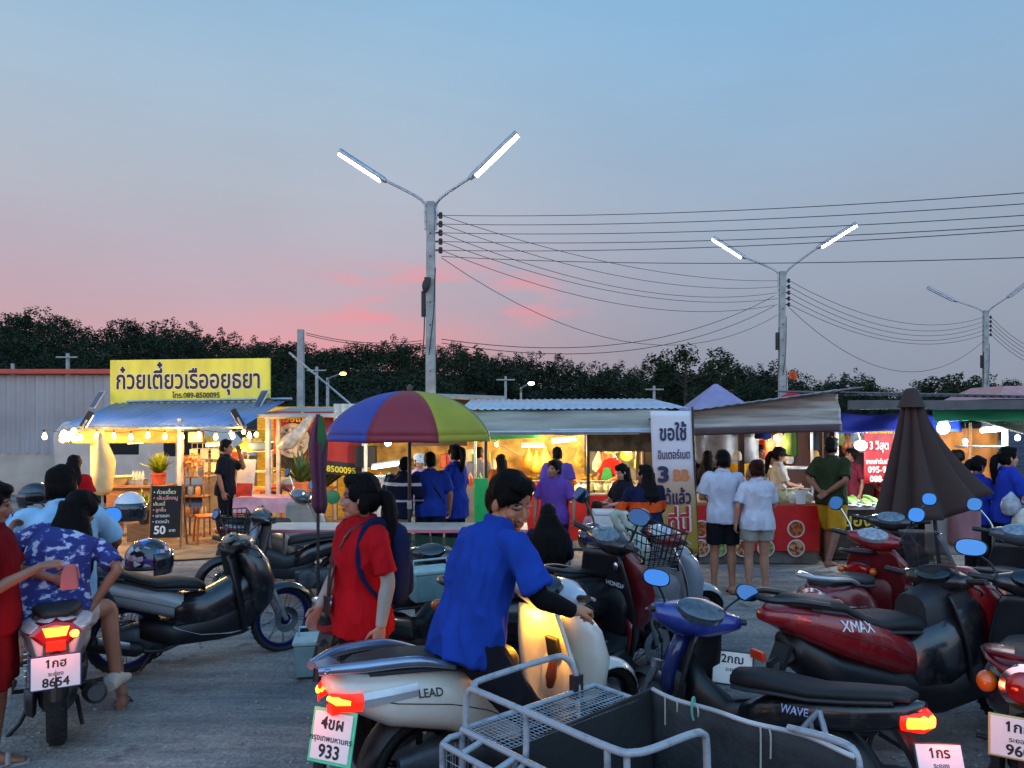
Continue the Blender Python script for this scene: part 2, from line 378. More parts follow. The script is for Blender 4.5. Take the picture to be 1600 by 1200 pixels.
def leaves(mb, c, r, n, s, rng=random):
    c = V(c)
    for i in range(n):
        a = rng.uniform(0, 6.283); z = rng.uniform(-1, 1); q = rng.random() ** .4; w = math.sqrt(1 - z * z)
        p = c + V((r[0] * q * w * math.cos(a), r[1] * q * w * math.sin(a), r[2] * q * z))
        u = V((rng.gauss(0, 1), rng.gauss(0, 1), rng.gauss(0, .6))).normalized(); w2 = u.cross(V((rng.gauss(0, 1), rng.gauss(0, 1), rng.gauss(0, 1)))).normalized(); k = s * rng.uniform(.5, 1.3)
        mb.bm.faces.new([mb.bm.verts.new(q_) for q_ in (p - u * k, p + w2 * k * .45, p + u * k, p - w2 * k * .4)])
mb = MB(); rg = random.Random(3)
for row, (d, f) in enumerate(((82, .5), (90, .68), (98, .82), (106, .94), (112, 1.0))):
    x = -d * .78
    while x < d * .8:
        x += rg.uniform(2.0, 3.9)
        px = 800 + x / d * FOC; top = EYE + (HOR - crest(px)) / FOC * 110 * f + rg.gauss(-.1, .75)
        if top < 3.5: top = 3.5 + rg.random()
        rr_ = rg.uniform(1.5, 2.4); hh = rg.uniform(2.4, 3.6)
        leaves(mb, (x, d + rg.uniform(-2, 2), top - hh * .6), (rr_ * 1.1, rr_, hh * .62), 620, .23, rg)
        for q in range(7):
            leaves(mb, (x + rg.uniform(-1, 1) * rr_, d + rg.uniform(-1, 1) * rr_, top - hh * .6 + rg.uniform(-.1, .8) * hh), (.6, .6, .7), 60, .17, rg)
tag(mb.build('forest', leafm, smooth=0, fix=False), kind='stuff')
bark = m('bark', '#3A3128', rough=.9, var=.3, vs=6, bump=.4, bs=20)
def tree(label, x, y, h, w, lean=0, group='taller trees on the wooded hill', n=900, leaf=.3, base=0):
    t = thing('tree', label, 'tree', (x, y, base), 0, group)
    rg = random.Random(int(x * 10 + h * 7)); a = MB()
    a.tube([(0, 0, -.5), (.1, 0, h * .35), (lean * .5, .1, h * .65), (lean, 0, h * .9)], [.28, .2, .13, .05], 8, smooth=4)
    tips = []
    for i in range(7):
        z = h * rg.uniform(.38, .8); an = rg.uniform(0, 6.28); L_ = w * rg.uniform(.5, .95)
        p = V((lean * z / h + L_ * math.cos(an), L_ * math.sin(an), z + L_ * rg.uniform(.2, .7)))
        a.tube([(lean * .6 * z / h, 0, z), (p + V((lean * .6 * z / h, 0, z))) / 2 + V((0, 0, .2)), p], [.09, .06, .025], 6, smooth=3); tips.append(p)
    a.build('trunk', bark, t)
    c = MB()
    for p in tips + [V((lean, 0, h * .92))]:
        leaves(c, p, (w * .42, w * .42, h * .13), n // 14, leaf, rg)
        for q in range(4):
            o = V((rg.gauss(0, .3) * w, rg.gauss(0, .3) * w, rg.gauss(0, .09) * h)); leaves(c, p + o, (w * .17, w * .17, h * .06), n // 50, leaf * .8, rg)
    c.build('crown', leafm2, t, smooth=0, fix=False); return t
tree('broad dark tree on the ridge left of the middle lamp pole, tallest of its clump', gx(1070, 70), 70, 8.5, 3.3, .2, n=2600, leaf=.2)
tree('dark bushy tree right of the tallest tree in the ridge clump', gx(1120, 71), 71, 7.9, 2.4, .3, n=1800, leaf=.2)
tree('smaller dark tree at the left end of the ridge clump', gx(1032, 72), 72, 7.4, 2.2, -.3, n=1500, leaf=.2)
tree('low round dark tree far off left of the unlit lamp pole', gx(1490, 74), 74, 6.1, 2.4, -.2, n=1800, leaf=.2)
tree('low dark tree far off right behind the unlit lamp pole', gx(1530, 76), 76, 6.0, 2.0, .2, n=1500, leaf=.2)
tree('tall dark tree at the left end of the ridge skyline', gx(50, 100), 100, 16.2, 2.9, .4, base=0)
tree('dark tree on the ridge above the left end of the yellow sign', gx(262, 100), 100, 14.6, 3.2, .3)
tree('thin crowned tree on the ridge skyline just right of the nearest lamp pole', gx(745, 100), 100, 10.9, 2.2, .3)
tree('feathery small tree on the skyline right of the middle lamp pole', gx(1335, 95), 95, 7.0, 1.6, .3, leaf=.22)

# ------------------------------------------------------------------ lamp poles and wires
def lamp_pole(label, px, d, top, base_y, w, lt, rt, lit, le, re):
    x = gx(px, d); ztop = EYE + (HOR - top) / FOC * d
    t = thing('street_lamp', label, 'street lamp', (x, d, 0), 0, 'twin arm street lamps along the market'); O = V((x, d, 0))
    a = MB(); a.box((0, 0, ztop / 2 - .2), (w, w * .8, ztop + .4), taper=.72); a.build('pole', concrete, t, bevel=.015)
    h = MB()
    for i in range(10): h.box((0, -w * .4 + .002 + .0125 * (i / 10) * w * 4, ztop * (.25 + .072 * i)), (.02, .02, .03))
    h.build('bolt_hole', blackp, t)
    for k, (tip, s, e) in enumerate(((lt, -1, le), (rt, 1, re))):
        T = tip - O; E = e - O; A = V((s * w * .3, 0, ztop - .25)); B = V((s * w * .35, 0, ztop - .02)) + (E - V((s * w * .35, 0, ztop))) * .12
        arm = MB(); arm.tube([V((s * w * .42, 0, ztop - .55)), A + V((s * .04, 0, 0)), B, E], .028, 8, smooth=5).build('arm', steel, t)
        hd = MB(); dr = (T - E); hd.tube([E - dr * .05, E + dr * .02, T], [.04, .06, .06], 10, flat=1); ho = hd.build('lamp_head', steel, t)
        dn = V((0, 0, -1)); dn = (dn - dr.normalized() * dn.dot(dr.normalized())).normalized()
        MB().tube([E + dr * .06 + dn * .045, T - dr * .02 + dn * .045], .05, 10).build('tube', white_e if lit else clearlens, ho)
    ins = []
    for i in range(5):
        z = ztop - .27 - i * .17
        b = MB(); b.tube([(w * .42, 0, z), (w * .42 + .1, 0, z)], .02, 6); b.lathe([(.03, -.06), (.045, -.03), (.025, 0), (.045, .03), (.03, .06)], (w * .42 + .1, 0, z), n=10); b.build('insulator', m('ceramic', '#3A2A24', rough=.3), t)
        ins.append(O + V((w * .42 + .12, 0, z)))
    b = MB(); b.box((-w * .5 - .03, 0, ztop - 2.0), (.08, .1, .5)); b.build('meter_box', blackp, t, bevel=.01)
    b = MB(); b.tube([(-w * .5, -.05, ztop - 1.6), (-w * .55, -.07, ztop - 2.6), (-w * .5 - .05, -.07, ztop - 3.0)], .012, 5, smooth=4); b.tube([(w * .45, -.06, ztop - 1.3), (w * .3, -.12, ztop - 2.2), (-w * .1, -.12, ztop - 3.0)], .01, 5, smooth=4); b.build('drop_cable', blackp, t)
    return t, ins
p1, in1 = lamp_pole('nearest grey concrete lamp pole behind the rainbow umbrella with both white lamps lit', 673, 15, 315, 0, .22, P(531, 236, 15.5), P(808, 207, 14.5), True, P(600, 281, 15.25), P(737, 276, 14.75))
b = MB(); b.ell(P(665, 447, 14.85), (.07, .05, .13)); b.box(P(668, 440, 14.86), (.12, .08, .16)); b.build('horn_speaker', blackp, None); tag(bpy.data.objects['horn_speaker'], 'small black box strapped to the nearest lamp pole below its wires', 'speaker')
p2, in2 = lamp_pole('middle lamp pole with both white lamps lit rising behind the grey roof', 1222, 22, 424, 0, .22, P(1114, 371, 22.7), P(1338, 349, 21.3), True, P(1163, 402, 22.35), P(1279, 386, 21.6))
p3, in3 = lamp_pole('farthest lamp pole on the right with both lamps unlit', 1540, 30, 485, 0, .24, P(1449, 448, 30.8), P(1606, 440, 29.2), False, P(1493, 470, 30.4), P(1575, 464, 29.6))
wirem = m('wire', '#1A1C20', rough=.7, var=0)
ORD = ['topmost', 'second from the top', 'third from the top', 'fourth from the top', 'fifth from the top', 'sixth from the top', 'lowest']
def wires(pairs, label, sag, r, grp):
    for i, (a, b) in enumerate(pairs):
        a = V(a); b = V(b); s = sag[i] if isinstance(sag, (list, tuple)) else sag; mid = (a + b) / 2; mbw = MB()
        pts = []
        for k in range(19):
            t = k / 18; q = a.lerp(b, t) - mid; q.z -= 4 * s * t * (1 - t); pts.append(q)
        o = MB().tube(pts, r, 5).build('power_line', wirem); o.location = mid
        nm = ORD[i] if i < len(pairs) - 1 else ORD[6]
        tag(o, label % nm, 'cable', grp)
e1 = []
s1 = in1 + [in1[4] - V((0, 0, .12))]
for a_, tg in zip(s1, (303, 320, 338, 354, 361, 404)):
    y0_ = HOR - (a_.z - EYE) / a_.y * FOC; e1.append(P(2000, y0_ - (y0_ - tg + 14) / .695, 8.5))
wires(list(zip(s1, e1)), 'black wire rising from the nearest lamp pole to the upper right, %s', .16, .0062, 'wires from nearest pole to the right')
off2 = V((-.34, 0, 0))
wires([(in1[i], in2[i] + off2) for i in range(5)] + [(in1[4] - V((0, 0, .15)), in2[4] + off2 - V((0, 0, .3)))], 'black wire sagging from the nearest lamp pole to the middle one, %s', [.35, .45, .55, .5, .6, 1.25], .0065, 'wires between nearest and middle pole')
wires([(in2[i], in3[i] - V((.3, 0, 0))) for i in range(5)] + [(in2[4] - V((0, 0, .1)), in3[4] - V((.3, 0, .25)))], 'black wire sagging from the middle lamp pole to the unlit one, %s', [.7, .75, .75, .75, .7, 1.5], .008, 'wires between middle and unlit pole')
wires([(in3[i], in3[i] + V((9, 7, -.3))) for i in range(5)], 'black wire leaving the unlit lamp pole towards the right edge, %s', .9, .009, 'wires leaving the unlit pole')
# background utility poles
def far_pole(label, px, d, top, w, cross=True, lampc=None, lp=None):
    z = EYE + (HOR - top) / FOC * d; t = thing('utility_pole', label, 'pole', (gx(px, d), d, 0), 0, 'far utility poles')
    MB().box((0, 0, z / 2 - .1), (w, w, z + .2), taper=.8).build('pole', concrete, t)
    if cross: MB().box((0, -w * .62, z - .25), (1.3, .08, .09)).build('crossarm', concrete, t)
    if lampc:
        T = lp - V((gx(px, d), d, 0)); MB().tube([(0, 0, z - 1.2), (0, -.1, z - .2), T * .6 + V((0, 0, z)) * .4, T], .05, 6, smooth=4).build('arm', steel, t)
        MB().ell(T, (.2, .16, .1)).build('lamp_head', glow(lampc, 30.0), t)
    return t
u1 = far_pole('plain grey concrete pole standing right of the yellow sign', 470, 26, 515, .24, False)
far_pole('thin far pole with crossarm above the grey warehouse, nearer the yellow sign', 106, 48, 552, .2)
far_pole('thin far pole without crossarm over the left end of the warehouse', 20, 50, 568, .2, False)
far_pole('thin far pole with crossarm left of the orange street light', 495, 52, 573, .2)
far_pole('far street light with a glowing orange lamp', 512, 50, 590, .2, False, '#FFA12A', P(536, 584, 48))
far_pole('thin far pole with crossarm right of the nearest lamp pole', 790, 55, 588, .2)
far_pole('far street light with a small white lamp before the woods', 814, 52, 605, .16, False, '#E9F4D0', P(830, 599, 50))
far_pole('thin far pole with crossarm left of the purple tent', 1022, 55, 603, .2)
wires([(P(478, 520, 26), P(660, 532, 27)), (P(478, 523, 26), P(660, 536, 27))], 'thin far wire running right from the plain grey concrete pole, %s', .2, .012, 'far wires from the plain pole')
wires([(P(690, 530, 26), P(1210, 462, 40)), (P(690, 536, 26), P(1210, 478, 40))], 'far wire rising behind the nearest lamp pole to the middle one, %s', 1.2, .014, 'far wires behind the poles')
# ------------------------------------------------------------------ warehouse and vehicles behind
wh = thing('warehouse', 'long low grey corrugated warehouse with red roof edge behind the noodle stall', 'warehouse', (-13, 20, 0))
corr = m('corrugated_grey', '#8E9092', rough=.5, metal=.3, var=.15, vs=.8)
def corrug(mb, a, b, h, n, amp, dirn):
    a = V(a); b = V(b); h = V(h); dirn = V(dirn); k = n * 6
    mb.grid(lambda u, v: a.lerp(b, u) + h * v + dirn * amp * max(-.4, math.sin(u * n * 2 * math.pi)), k, 1); return mb
corrug(MB(), (-9, 0, 1.05), (2.6, 0, 1.05), (0, 0, 2.05), 46, .035, (0, -1, 0)).build('cladding', corr, wh, smooth=.5)
MB().box((-.2, .06, .52), (17.6, .12, 1.06)).build('wall', m('beige_render', '#A49C90', rough=.9, var=.15, vs=1.5, bump=.1), wh)
MB().box((-3.2, -.05, 3.18), (11.8, .3, .13)).build('roof_edge', m('red_trim', '#B0402C', rough=.5), wh, bevel=.02)
b = MB()
for x in (-6, -2.3, 1.2, 3.8, 7): b.box((x, -.02, .55), (.09, .06, 1.05))
b.build('wall_post', greyp, wh)
def side_van(label, px, d, col, yaw=0, s=1):
    t = thing('parked_van', label, 'van', (gx(px, d), d, 0), yaw, None, s)
    MB().prism([(-2.3, .35), (2.2, .35), (2.35, .8), (1.9, 1.05), (1.25, 1.75), (.9, 1.9), (-2.1, 1.9), (-2.35, 1.6)], 1.6).build('body', paint(col), t, bevel=.09)
    MB().prism([(.25, 1.08), (1.55, 1.08), (1.1, 1.7), (.25, 1.7)], 1.62).build('window', glassy, t, bevel=.03)
    MB().prism([(-1.0, 1.12), (-.3, 1.12), (-.3, 1.66), (-1.0, 1.66)], 1.62).build('window', glassy, t, bevel=.03)
    for x in (-1.4, 1.5):
        w = MB().lathe([(.12, -.84), (.3, -.84), (.33, -.8), (.33, .8), (.3, .84), (.12, .84)], (x, 0, .33), Matrix.Rotation(R(90), 3, 'X')).build('wheel', rubber, t)
    return t
side_van('white van parked behind the noodle stall counter', 262, 18.6, '#A9A79F')
side_van('silver car like van parked behind the middle stalls', 985, 19.5, '#8E949E')
side_van('dark grey van parked behind the umbrella stalls', 640, 20, '#4A4E58')
# ================================================================== STALLS
def bx(t, name, mat, c, sz, bev=.004, rz=0, M=None): return MB().box(c, sz, rz, M).build(name, mat, t, bevel=bev)
def tb(t, name, mat, pts, r, n=8, sm=0): return MB().tube(pts, r, n, smooth=sm).build(name, mat, t)
warm = (1, .62, .22); cool = (.85, .93, 1)
warm = (1, .52, .13); bulb_e = glow('#FFC25A', 26.0); tubew = glow('#FFD890', 24.0); tubec = glow('#EAF4FF', 24.0)
postm = m('white_post', '#B8B2A6', rough=.6, var=.2, vs=8); bamboo = m('bamboo_wall', '#B79A2C', rough=.7, var=.25, vs=6, stretch=(1, 1, 5))
pvc = m('tarp_green', '#0F7A4E', rough=.6, var=.2, vs=2, bump=.3, bs=8); blue_t = m('tarp_blue', '#1B2C96', rough=.5, var=.2, vs=2, bump=.5, bs=8)
def wavy(mb, o, u, v, n, amp, k=30, seed=0, sag=0):
    o, u, v = V(o), V(u), V(v); nr = u.cross(v).normalized()
    mb.grid(lambda a, b_: o + u * a + v * b_ + nr * amp * (math.sin(a * n * 6.283 + math.sin(b_ * 3 + seed)) + .6 * noise.noise(V((a * 6, b_ * 4, seed)))) + V((0, 0, -sag * 4 * a * (1 - a) * b_)), k, 8); return mb
def plant(label, loc, s=1, pot='#A8452A', n=26, col='#4E7A1E', group='potted plants at the noodle stall', hgt=.5):
    t = thing('potted_plant', label, 'plant', loc, 0, group, s); rg = random.Random(int(loc[0] * 100))
    MB().lathe([(.08, 0), (.12, .2), (.13, .2), (.13, .23), (.115, .23), (.1, .05)], n=16).build('pot', m('pot_' + pot, pot, rough=.7), t)
    b = MB()
    for i in range(n):
        a = rg.uniform(0, 6.28); e = rg.uniform(.15, .9); L_ = hgt * rg.uniform(.6, 1.1); d = V((math.cos(a) * math.sin(e), math.sin(a) * math.sin(e), math.cos(e))); s_ = V((-math.sin(a), math.cos(a), 0)); p = V((0, 0, .2)); w = rg.uniform(.02, .04)
        pts = [p + d * L_ * q - V((0, 0, .25 * L_ * q * q * math.sin(e))) for q in (0, .3, .6, 1)]
        ws = (.006, w, w * .9, .002)
        b.loft([[q_ - s_ * w_, q_ + d.cross(s_) * w_ * .3, q_ + s_ * w_] for q_, w_ in zip(pts, ws)], closed=False)
    b.build('foliage', m('foliage_' + col, col, rough=.5, var=.4, vs=9), t, smooth=9, fix=False); return t

# ---- noodle stall -------------------------------------------------
ns = thing('noodle_stall', 'noodle stall with big yellow Thai sign and blue corrugated roof', 'food stall', (-5.5, 12.4, 0), R(-9))
for x_, y_ in ((.16, 0), (1.62, .1), (-1.55, .2), (-1.6, 2.7), (1.7, 2.7)): bx(ns, 'post', postm, (x_, y_, .98), (.07, .07, 1.96))
rf = corrug(MB(), (-1.85, -.15, 1.83), (1.35, -.15, 1.86), (.12, 1.15, .40), 24, .016, (0, -.35, .93)); rf.build('roof', m('blue_roof_sheet', '#6E88B0', rough=.4, metal=.3, var=.12, vs=2), ns, smooth=.9, solid=.006, fix=True)
MB().tube([(-1.75, -.16, 1.80), (1.38, -.16, 1.83)], .025, 6).tube([(-1.5, 1.0, 2.26), (1.6, 1.0, 2.3)], .025, 6).build('beam', steel, ns)
sg = MB().box((-.32, 1.02, 2.61), (3.02, .05, .78)).build('sign_board', m('sign_yellow', '#DDD44A', rough=.45, var=.13, vs=2.2, bump=.5, bs=4, stretch=(1.6, 1, .5)), ns)
o0 = V((-.34, .988, 2.49)); ku = (1, 0, 0); kz = (0, 0, 1)
q = MB(); text(q, 'ก๋วยเตี๋ยวเรืออยุธยา', o0 - V((0, -.003, 0)), ku, kz, .44, bold=.05, fit=2.76); q.build('lettering', vol('#E9E2D2'), sg, smooth=0)
q = MB(); text(q, 'ก๋วยเตี๋ยวเรืออยุธยา', o0 - V((0, .001, 0)), ku, kz, .44, bold=.022, fit=2.76); q.build('lettering', vol('#2A201C'), sg, smooth=0)
q = MB(); text(q, 'โทร.089-8500095', (-.17, .985, 2.325), ku, kz, .13, bold=.02); q.build('lettering', vol('#2A2420'), sg, smooth=0)
tb(ns, 'sign_stay', steel, [(1.52, 1.05, 3.1), (2.5, 1.6, 2.15)], .018); tb(ns, 'sign_stay', steel, [(-1.4, 1.07, 3.0), (-1.4, 1.9, 2.3)], .018)
for i, (x_, lab) in enumerate(((-1.75, 'left'), (1.3, 'right'))):
    t = thing('solar_panel', 'small tilted solar panel on the blue roof, %s end of the yellow sign' % lab, 'solar panel', ns.matrix_world @ V((0, 0, 0)) if False else (-5.5 + x_ - .06, 12.4 + .85 - x_ * .16, 2.29), R(-9), 'solar panels on the roof')
    Mp = rot3(R(-25), R(0), R(58)); bx(t, 'frame', postm, (0, 0, .0), (.2, .36, .02), M=Mp); bx(t, 'cells', m('solar_cells', '#1A2C4E', rough=.15, var=.1, coat=.6), Mp @ V((0, 0, .012)), (.17, .33, .006), M=Mp)
for px_, py_, lab, yw in ((135, 656, 'lit face turned left, at the left corner of the blue roof', 30), (371, 652, 'dark back turned to us, at the right corner of the blue roof', 200)):
    t = thing('flood_light', 'black floodlight with ' + lab, 'floodlight', P(px_, py_, 12.15), R(yw), 'floodlights on the blue roof', 1.5)
    Mf = rot3(0, .5, 0); bx(t, 'housing', blackp, (0, 0, 0), (.06, .26, .19), bev=.01, M=Mf); bx(t, 'lens', clearlens if yw == 200 else glow('#FFE9B0', 5.0), Mf @ V((.033, 0, 0)), (.008, .22, .15), M=Mf); tb(t, 'bracket', steel, [(0, -.14, 0), (-.06, -.15, -.12), (-.06, .15, -.12), (0, .14, 0)], .01)
wall_y = bx(None, 'bamboo_screen', bamboo, (-3.9, 15.4, 1.1), (2.4, .06, 2.2)); tag(wall_y, 'yellow plank screen at the back right of the noodle stall', 'screen')
bk = bx(None, 'back_screen', m('warm_board', '#8C7A5A', rough=.85, var=.35, vs=3), (-5.75, 15.9, .6), (1.3, .06, 1.2)); tag(bk, 'brown board at the back of the noodle stall behind the shelf', 'screen')
bb = thing('back_banner', 'cream vinyl strip hung along the noodle stall under the roof', 'banner', (-6.3, 12.55, 1.68), R(4)); wavy(MB(), (-.85, 0, -.12), (1.75, 0, 0), (0, 0, .26), 3, .01).build('vinyl', m('cream_vinyl', '#B08A50', rough=.6, var=.4, vs=5), bb, smooth=9, solid=.003)
# string of warm bulbs
sl = thing('bulb_string', 'string of glowing warm bulbs under the blue roof edge', 'string lights', (-5.5, 12.2, 0), R(4))
pts = [(-1.9 + 3.3 * i / 26, 0, 1.76 + .02 * math.cos(i)) for i in range(27)]; tb(sl, 'cable', blackp, pts, .006, 5)
for i in range(13):
    x_, z_ = -1.85 + 3.15 * i / 12, 1.70 + .015 * math.sin(i * 2.3)
    bo_ = MB().lathe([(.014, .04), (.02, .02), (.032, -.01), (.036, -.035), (.024, -.06), (.003, -.07)], (x_, 0, z_), n=12).build('bulb', bulb_e, sl); MB().lathe([(.016, .035), (.018, .07), (.006, .08)], (x_, 0, z_), n=8).build('socket', blackp, bo_)
for x_ in (-1.2, 0, 1.1): lamp('bulb_light', (x_, -.22, 1.62), 55, warm, .12, sl)
cb = thing('bulb_cluster', 'bunch of glaring warm bulbs at the far left corner of the blue roof', 'string lights', P(103, 682, 12.0), 0)
for i, (a_, c_) in enumerate(((-.03, .05), (.04, .02), (.0, -.03), (.1, -.04), (-.1, -.05), (.07, .08), (.16, -.03))):
    MB().ell((a_, .02 * i, c_), (.045, .045, .05)).build('bulb', bulb_e, cb)
tb(cb, 'cable', blackp, [(.1, 0, .05), (.2, .1, .16)], .006); lamp('bulb_light', (0, -.1, -.1), 90, warm, .12, cb)
def tube_light(label, a, b_, e=12, col=warm, mat=None, r=.016, grp='fluorescent tubes in the stalls', hood=True):
    a, b_ = V(a), V(b_); c = (a + b_) / 2; t = thing('tube_light', label, 'tube light', c, 0, grp)
    MB().tube([a - c, b_ - c], r, 8).build('tube', mat or tubew, t)
    if hood: MB().tube([a - c + V((0, 0, .035)), b_ - c + V((0, 0, .035))], .022, 6).build('fitting', postm, t)
    if e: lamp('tube_glow', (0, -.05, -.08), e * 1.7, col, .25, t)
    return t
tube_light('glowing warm tube under the blue roof left of its middle post', P(200, 692, 12.9), P(240, 690, 12.9), 22)
tube_light('short glowing warm tube behind the man in black', P(322, 696, 13.8), P(352, 694, 13.8), 26)
sl2 = thing('bulb_string', 'second string of warm bulbs at the back right of the noodle stall', 'string lights', (gx(410, 13.6), 13.6, 0)); tb(sl2, 'cable', blackp, [(-.6, 0, 1.82), (0, 0, 1.74), (.65, 0, 1.8)], .006, 5, 4)
for i in range(6): MB().ell((-.55 + .22 * i, 0, 1.70 + .03 * math.sin(i * 2)), (.036, .036, .045)).build('bulb', bulb_e, sl2)
lamp('bulb_light', (.2, -.15, 1.62), 70, warm, .12, sl2)
for i in range(9):
    rg = random.Random(700 + i); t = thing('hung_packet', 'small packet or paper pinned up at the back of the noodle stall', 'packet', P(282 + 15 * i, 705 + rg.uniform(-14, 22), 14.9), 0, 'packets pinned at the back of the noodle stall'); bx(t, 'packet', m('hp%d' % (i % 5), ('#C8A060', '#B0502C', '#C8C0A8', '#8A8A4A', '#D0B040')[i % 5], rough=.5, var=.35, vs=14), (0, 0, 0), (rg.uniform(.12, .26), .03, rg.uniform(.16, .3)), bev=.01)
for i in range(12):
    rg = random.Random(720 + i); t = thing('drink_bottle', 'bottle on the counter of the drinks stall', 'bottle', (gx(596 + 14 * i, 12.15), 12.0 + rg.uniform(-.06, .1), .9), 0, 'bottles on the drinks stall counter'); MB().lathe([(.035, 0), (.04, .03), (.04, .14), (.016, .19), (.016, .23)], n=12).build('bottle', m('dbt%d' % (i % 5), ('#B8581C', '#3E7A3A', '#C8C0B0', '#A81C1C', '#C8A030')[i % 5], rough=.2, var=.2), t)
for i in range(10):
    rg = random.Random(740 + i); t = thing('hanging_pouch', 'pale pouch hanging at the back of the curry stall', 'pouch', P(1098 + 15 * i, 700 + rg.uniform(-16, 20), 12.5), 0, 'pouches hanging at the back of the curry stall'); MB().loft([[V((hx_ * math.cos(a), .03 * math.sin(a), z_)) for a in [2 * math.pi * k / 12 for k in range(12)]] for z_, hx_ in ((-.14, .05), (-.1, .08), (.06, .075), (.12, .03), (.16, .02))]).build('pouch', m('pch%d' % (i % 4), ('#B8B4A8', '#8A8E94', '#B06A3A', '#A89A70')[i % 4], rough=.5, var=.3, vs=14), t)
# furniture and goods at the noodle stall
cp_ = thing('covered_parasol', 'closed parasol in a cream cloth cover at the left corner of the noodle stall', 'parasol', (gx(160, 11.9), 11.9, 0))
tb(cp_, 'pole', steel, [(0, 0, 0), (0, 0, 1.8)], .02); b = MB(); b.loft([[V((r_ * math.cos(a) * (1 + .12 * math.sin(3 * a + z_ * 4)) + dx, r_ * .8 * math.sin(a), z_)) for a in [2 * math.pi * i / 20 for i in range(20)]] for z_, r_, dx in ((.78, .1, .0), (.86, .14, .02), (1.1, .15, .03), (1.3, .155, .04), (1.5, .11, .0), (1.68, .05, -.03), (1.74, .015, -.03))]); b.build('cover', m('cream_cloth', '#BFA878', rough=.85, var=.2, vs=3, bump=.6, bs=9), cp_, smooth=9)
ct = thing('wooden_counter', 'low wooden counter left of the noodle stall middle post', 'counter', (gx(222, 12.6), 12.6, 0)); bx(ct, 'top', woodm, (0, 0, .86), (1.0, .5, .04)); bx(ct, 'front_panel', woodm, (0, -.2, .62), (.95, .03, .42)); 
for x_ in (-.45, .45): bx(ct, 'leg', woodm, (x_, .1, .42), (.05, .3, .84))
t = thing('wooden_basin', 'wide pale basin on the wooden counter', 'basin', (gx(190, 12.55), 12.55, .88)); MB().lathe([(.14, 0), (.22, .14), (.24, .14), (.21, .12), (.13, .02)], n=24).build('bowl', m('pale_basin', '#C8B478', rough=.5), t)
t = thing('bottle_rack', 'wire rack of jars on the wooden counter beside the plant', 'rack', (gx(216, 12.5), 12.5, .88)); bx(t, 'tray', steel, (0, 0, .05), (.24, .16, .1))
for i in range(4): MB().lathe([(.022, .04), (.024, .17), (.012, .2), (.012, .23)], (-.08 + .053 * i, 0, 0), n=10).build('jar', m('jar_glass', '#B9C4B0', rough=.1, var=.2), t)
plant('leafy potted plant with long bright leaves on the wooden counter', (gx(248, 12.6), 12.6, .84), 1.0, n=70, col='#7E8E1C', hgt=.42)
plant('small potted plant at the foot of the chalkboard', (gx(226, 12.1), 12.1, .3), .9, '#2A2420', 26, col='#8C9A28')
bx_ = bx(None, 'wooden_crate', woodm, (gx(222, 12.2), 12.2, .16), (.34, .3, .3)); tag(bx_, 'small dark wooden crate carrying a plant behind the chalkboard', 'crate')
# chalkboard
cbd = thing('chalkboard_sign', 'black A-frame chalkboard menu on the sand with 50 written at the bottom', 'menu board', (gx(259, 11.6), 11.6, 0), R(8))
Mt = Matrix.Rotation(R(-8), 3, 'X'); bo_ = bx(cbd, 'board', m('chalkboard', '#17150F', rough=.8, var=.3), (0, .02, .55), (.46, .02, .78), M=Mt)
for sx_ in (-1, 1):
    tb(cbd, 'leg', woodm, [(sx_ * .225, -.06, 0), (sx_ * .225, .075, .96)], .014); tb(cbd, 'leg', woodm, [(sx_ * .225, .3, 0), (sx_ * .225, .085, .95)], .014)
upb = Mt @ V((0, 0, 1)); nb = Mt @ V((0, -1, 0))
for i, (s_, c_, sz) in enumerate((('• ก๋วยเตี๋ยว', '#D8D8A0', .075), ('• เส้นเล็กหมู', '#E08C84', .075), ('เส้นหมี่', '#D8C890', .065), ('• ลูกชิ้น', '#E09C8C', .065), ('• เกาเหลา', '#C8C8C8', .065), ('• ราดหน้า', '#C8C0B8', .065))):
    q = MB(); text(q, s_, V((-.19, .02, .55)) + nb * .0125 + upb * (.27 - .088 * i), (1, 0, 0), upb, sz, 'l', .02); q.build('lettering', vol(c_), bo_, smooth=0)
q = MB(); text(q, '50', V((-.08, .02, .55)) + nb * .0125 + upb * -.33, (1, 0, 0), upb, .17, 'c', .03); q.build('lettering', vol('#D8D4CC'), bo_, smooth=0); q = MB(); text(q, 'บาท', V((.1, .02, .55)) + nb * .0125 + upb * -.3, (1, 0, 0), upb, .06, 'c', .02); q.build('lettering', vol('#D8D4CC'), bo_, smooth=0)
# shelf rack right of the post
sh = thing('shelf_rack', 'tall wooden rack of dried plants and jars behind the man in black', 'shelf', (gx(305, 12.7), 12.7, 0))
for x_ in (-.14, .2):
    for y_ in (-.12, .12): tb(sh, 'leg', woodm, [(x_, y_, 0), (x_ * .9, y_, 1.25)], .015)
for z_ in (.35, .68, 1.0): bx(sh, 'shelf', woodm, (.03, 0, z_), (.4, .28, .02))
for i in range(7):
    rg = random.Random(i); z_ = (.36, .69, 1.01)[i % 3]; t = MB().lathe([(.04, 0), (.05, .05), (.045, .13), (.02, .16)], (0, 0, 0), n=10).build('storage_jar', m('jar_%d' % i, ('#B4783C', '#8E8E86', '#C8B070', '#7A3A22')[i % 4], rough=.3), None); t.location = (gx(305, 12.7) - .1 + .045 * i, 12.62 + .03 * (i % 2), z_); tag(t, 'small jar on the wooden rack behind the man in black', 'jar', 'jars on the wooden rack')
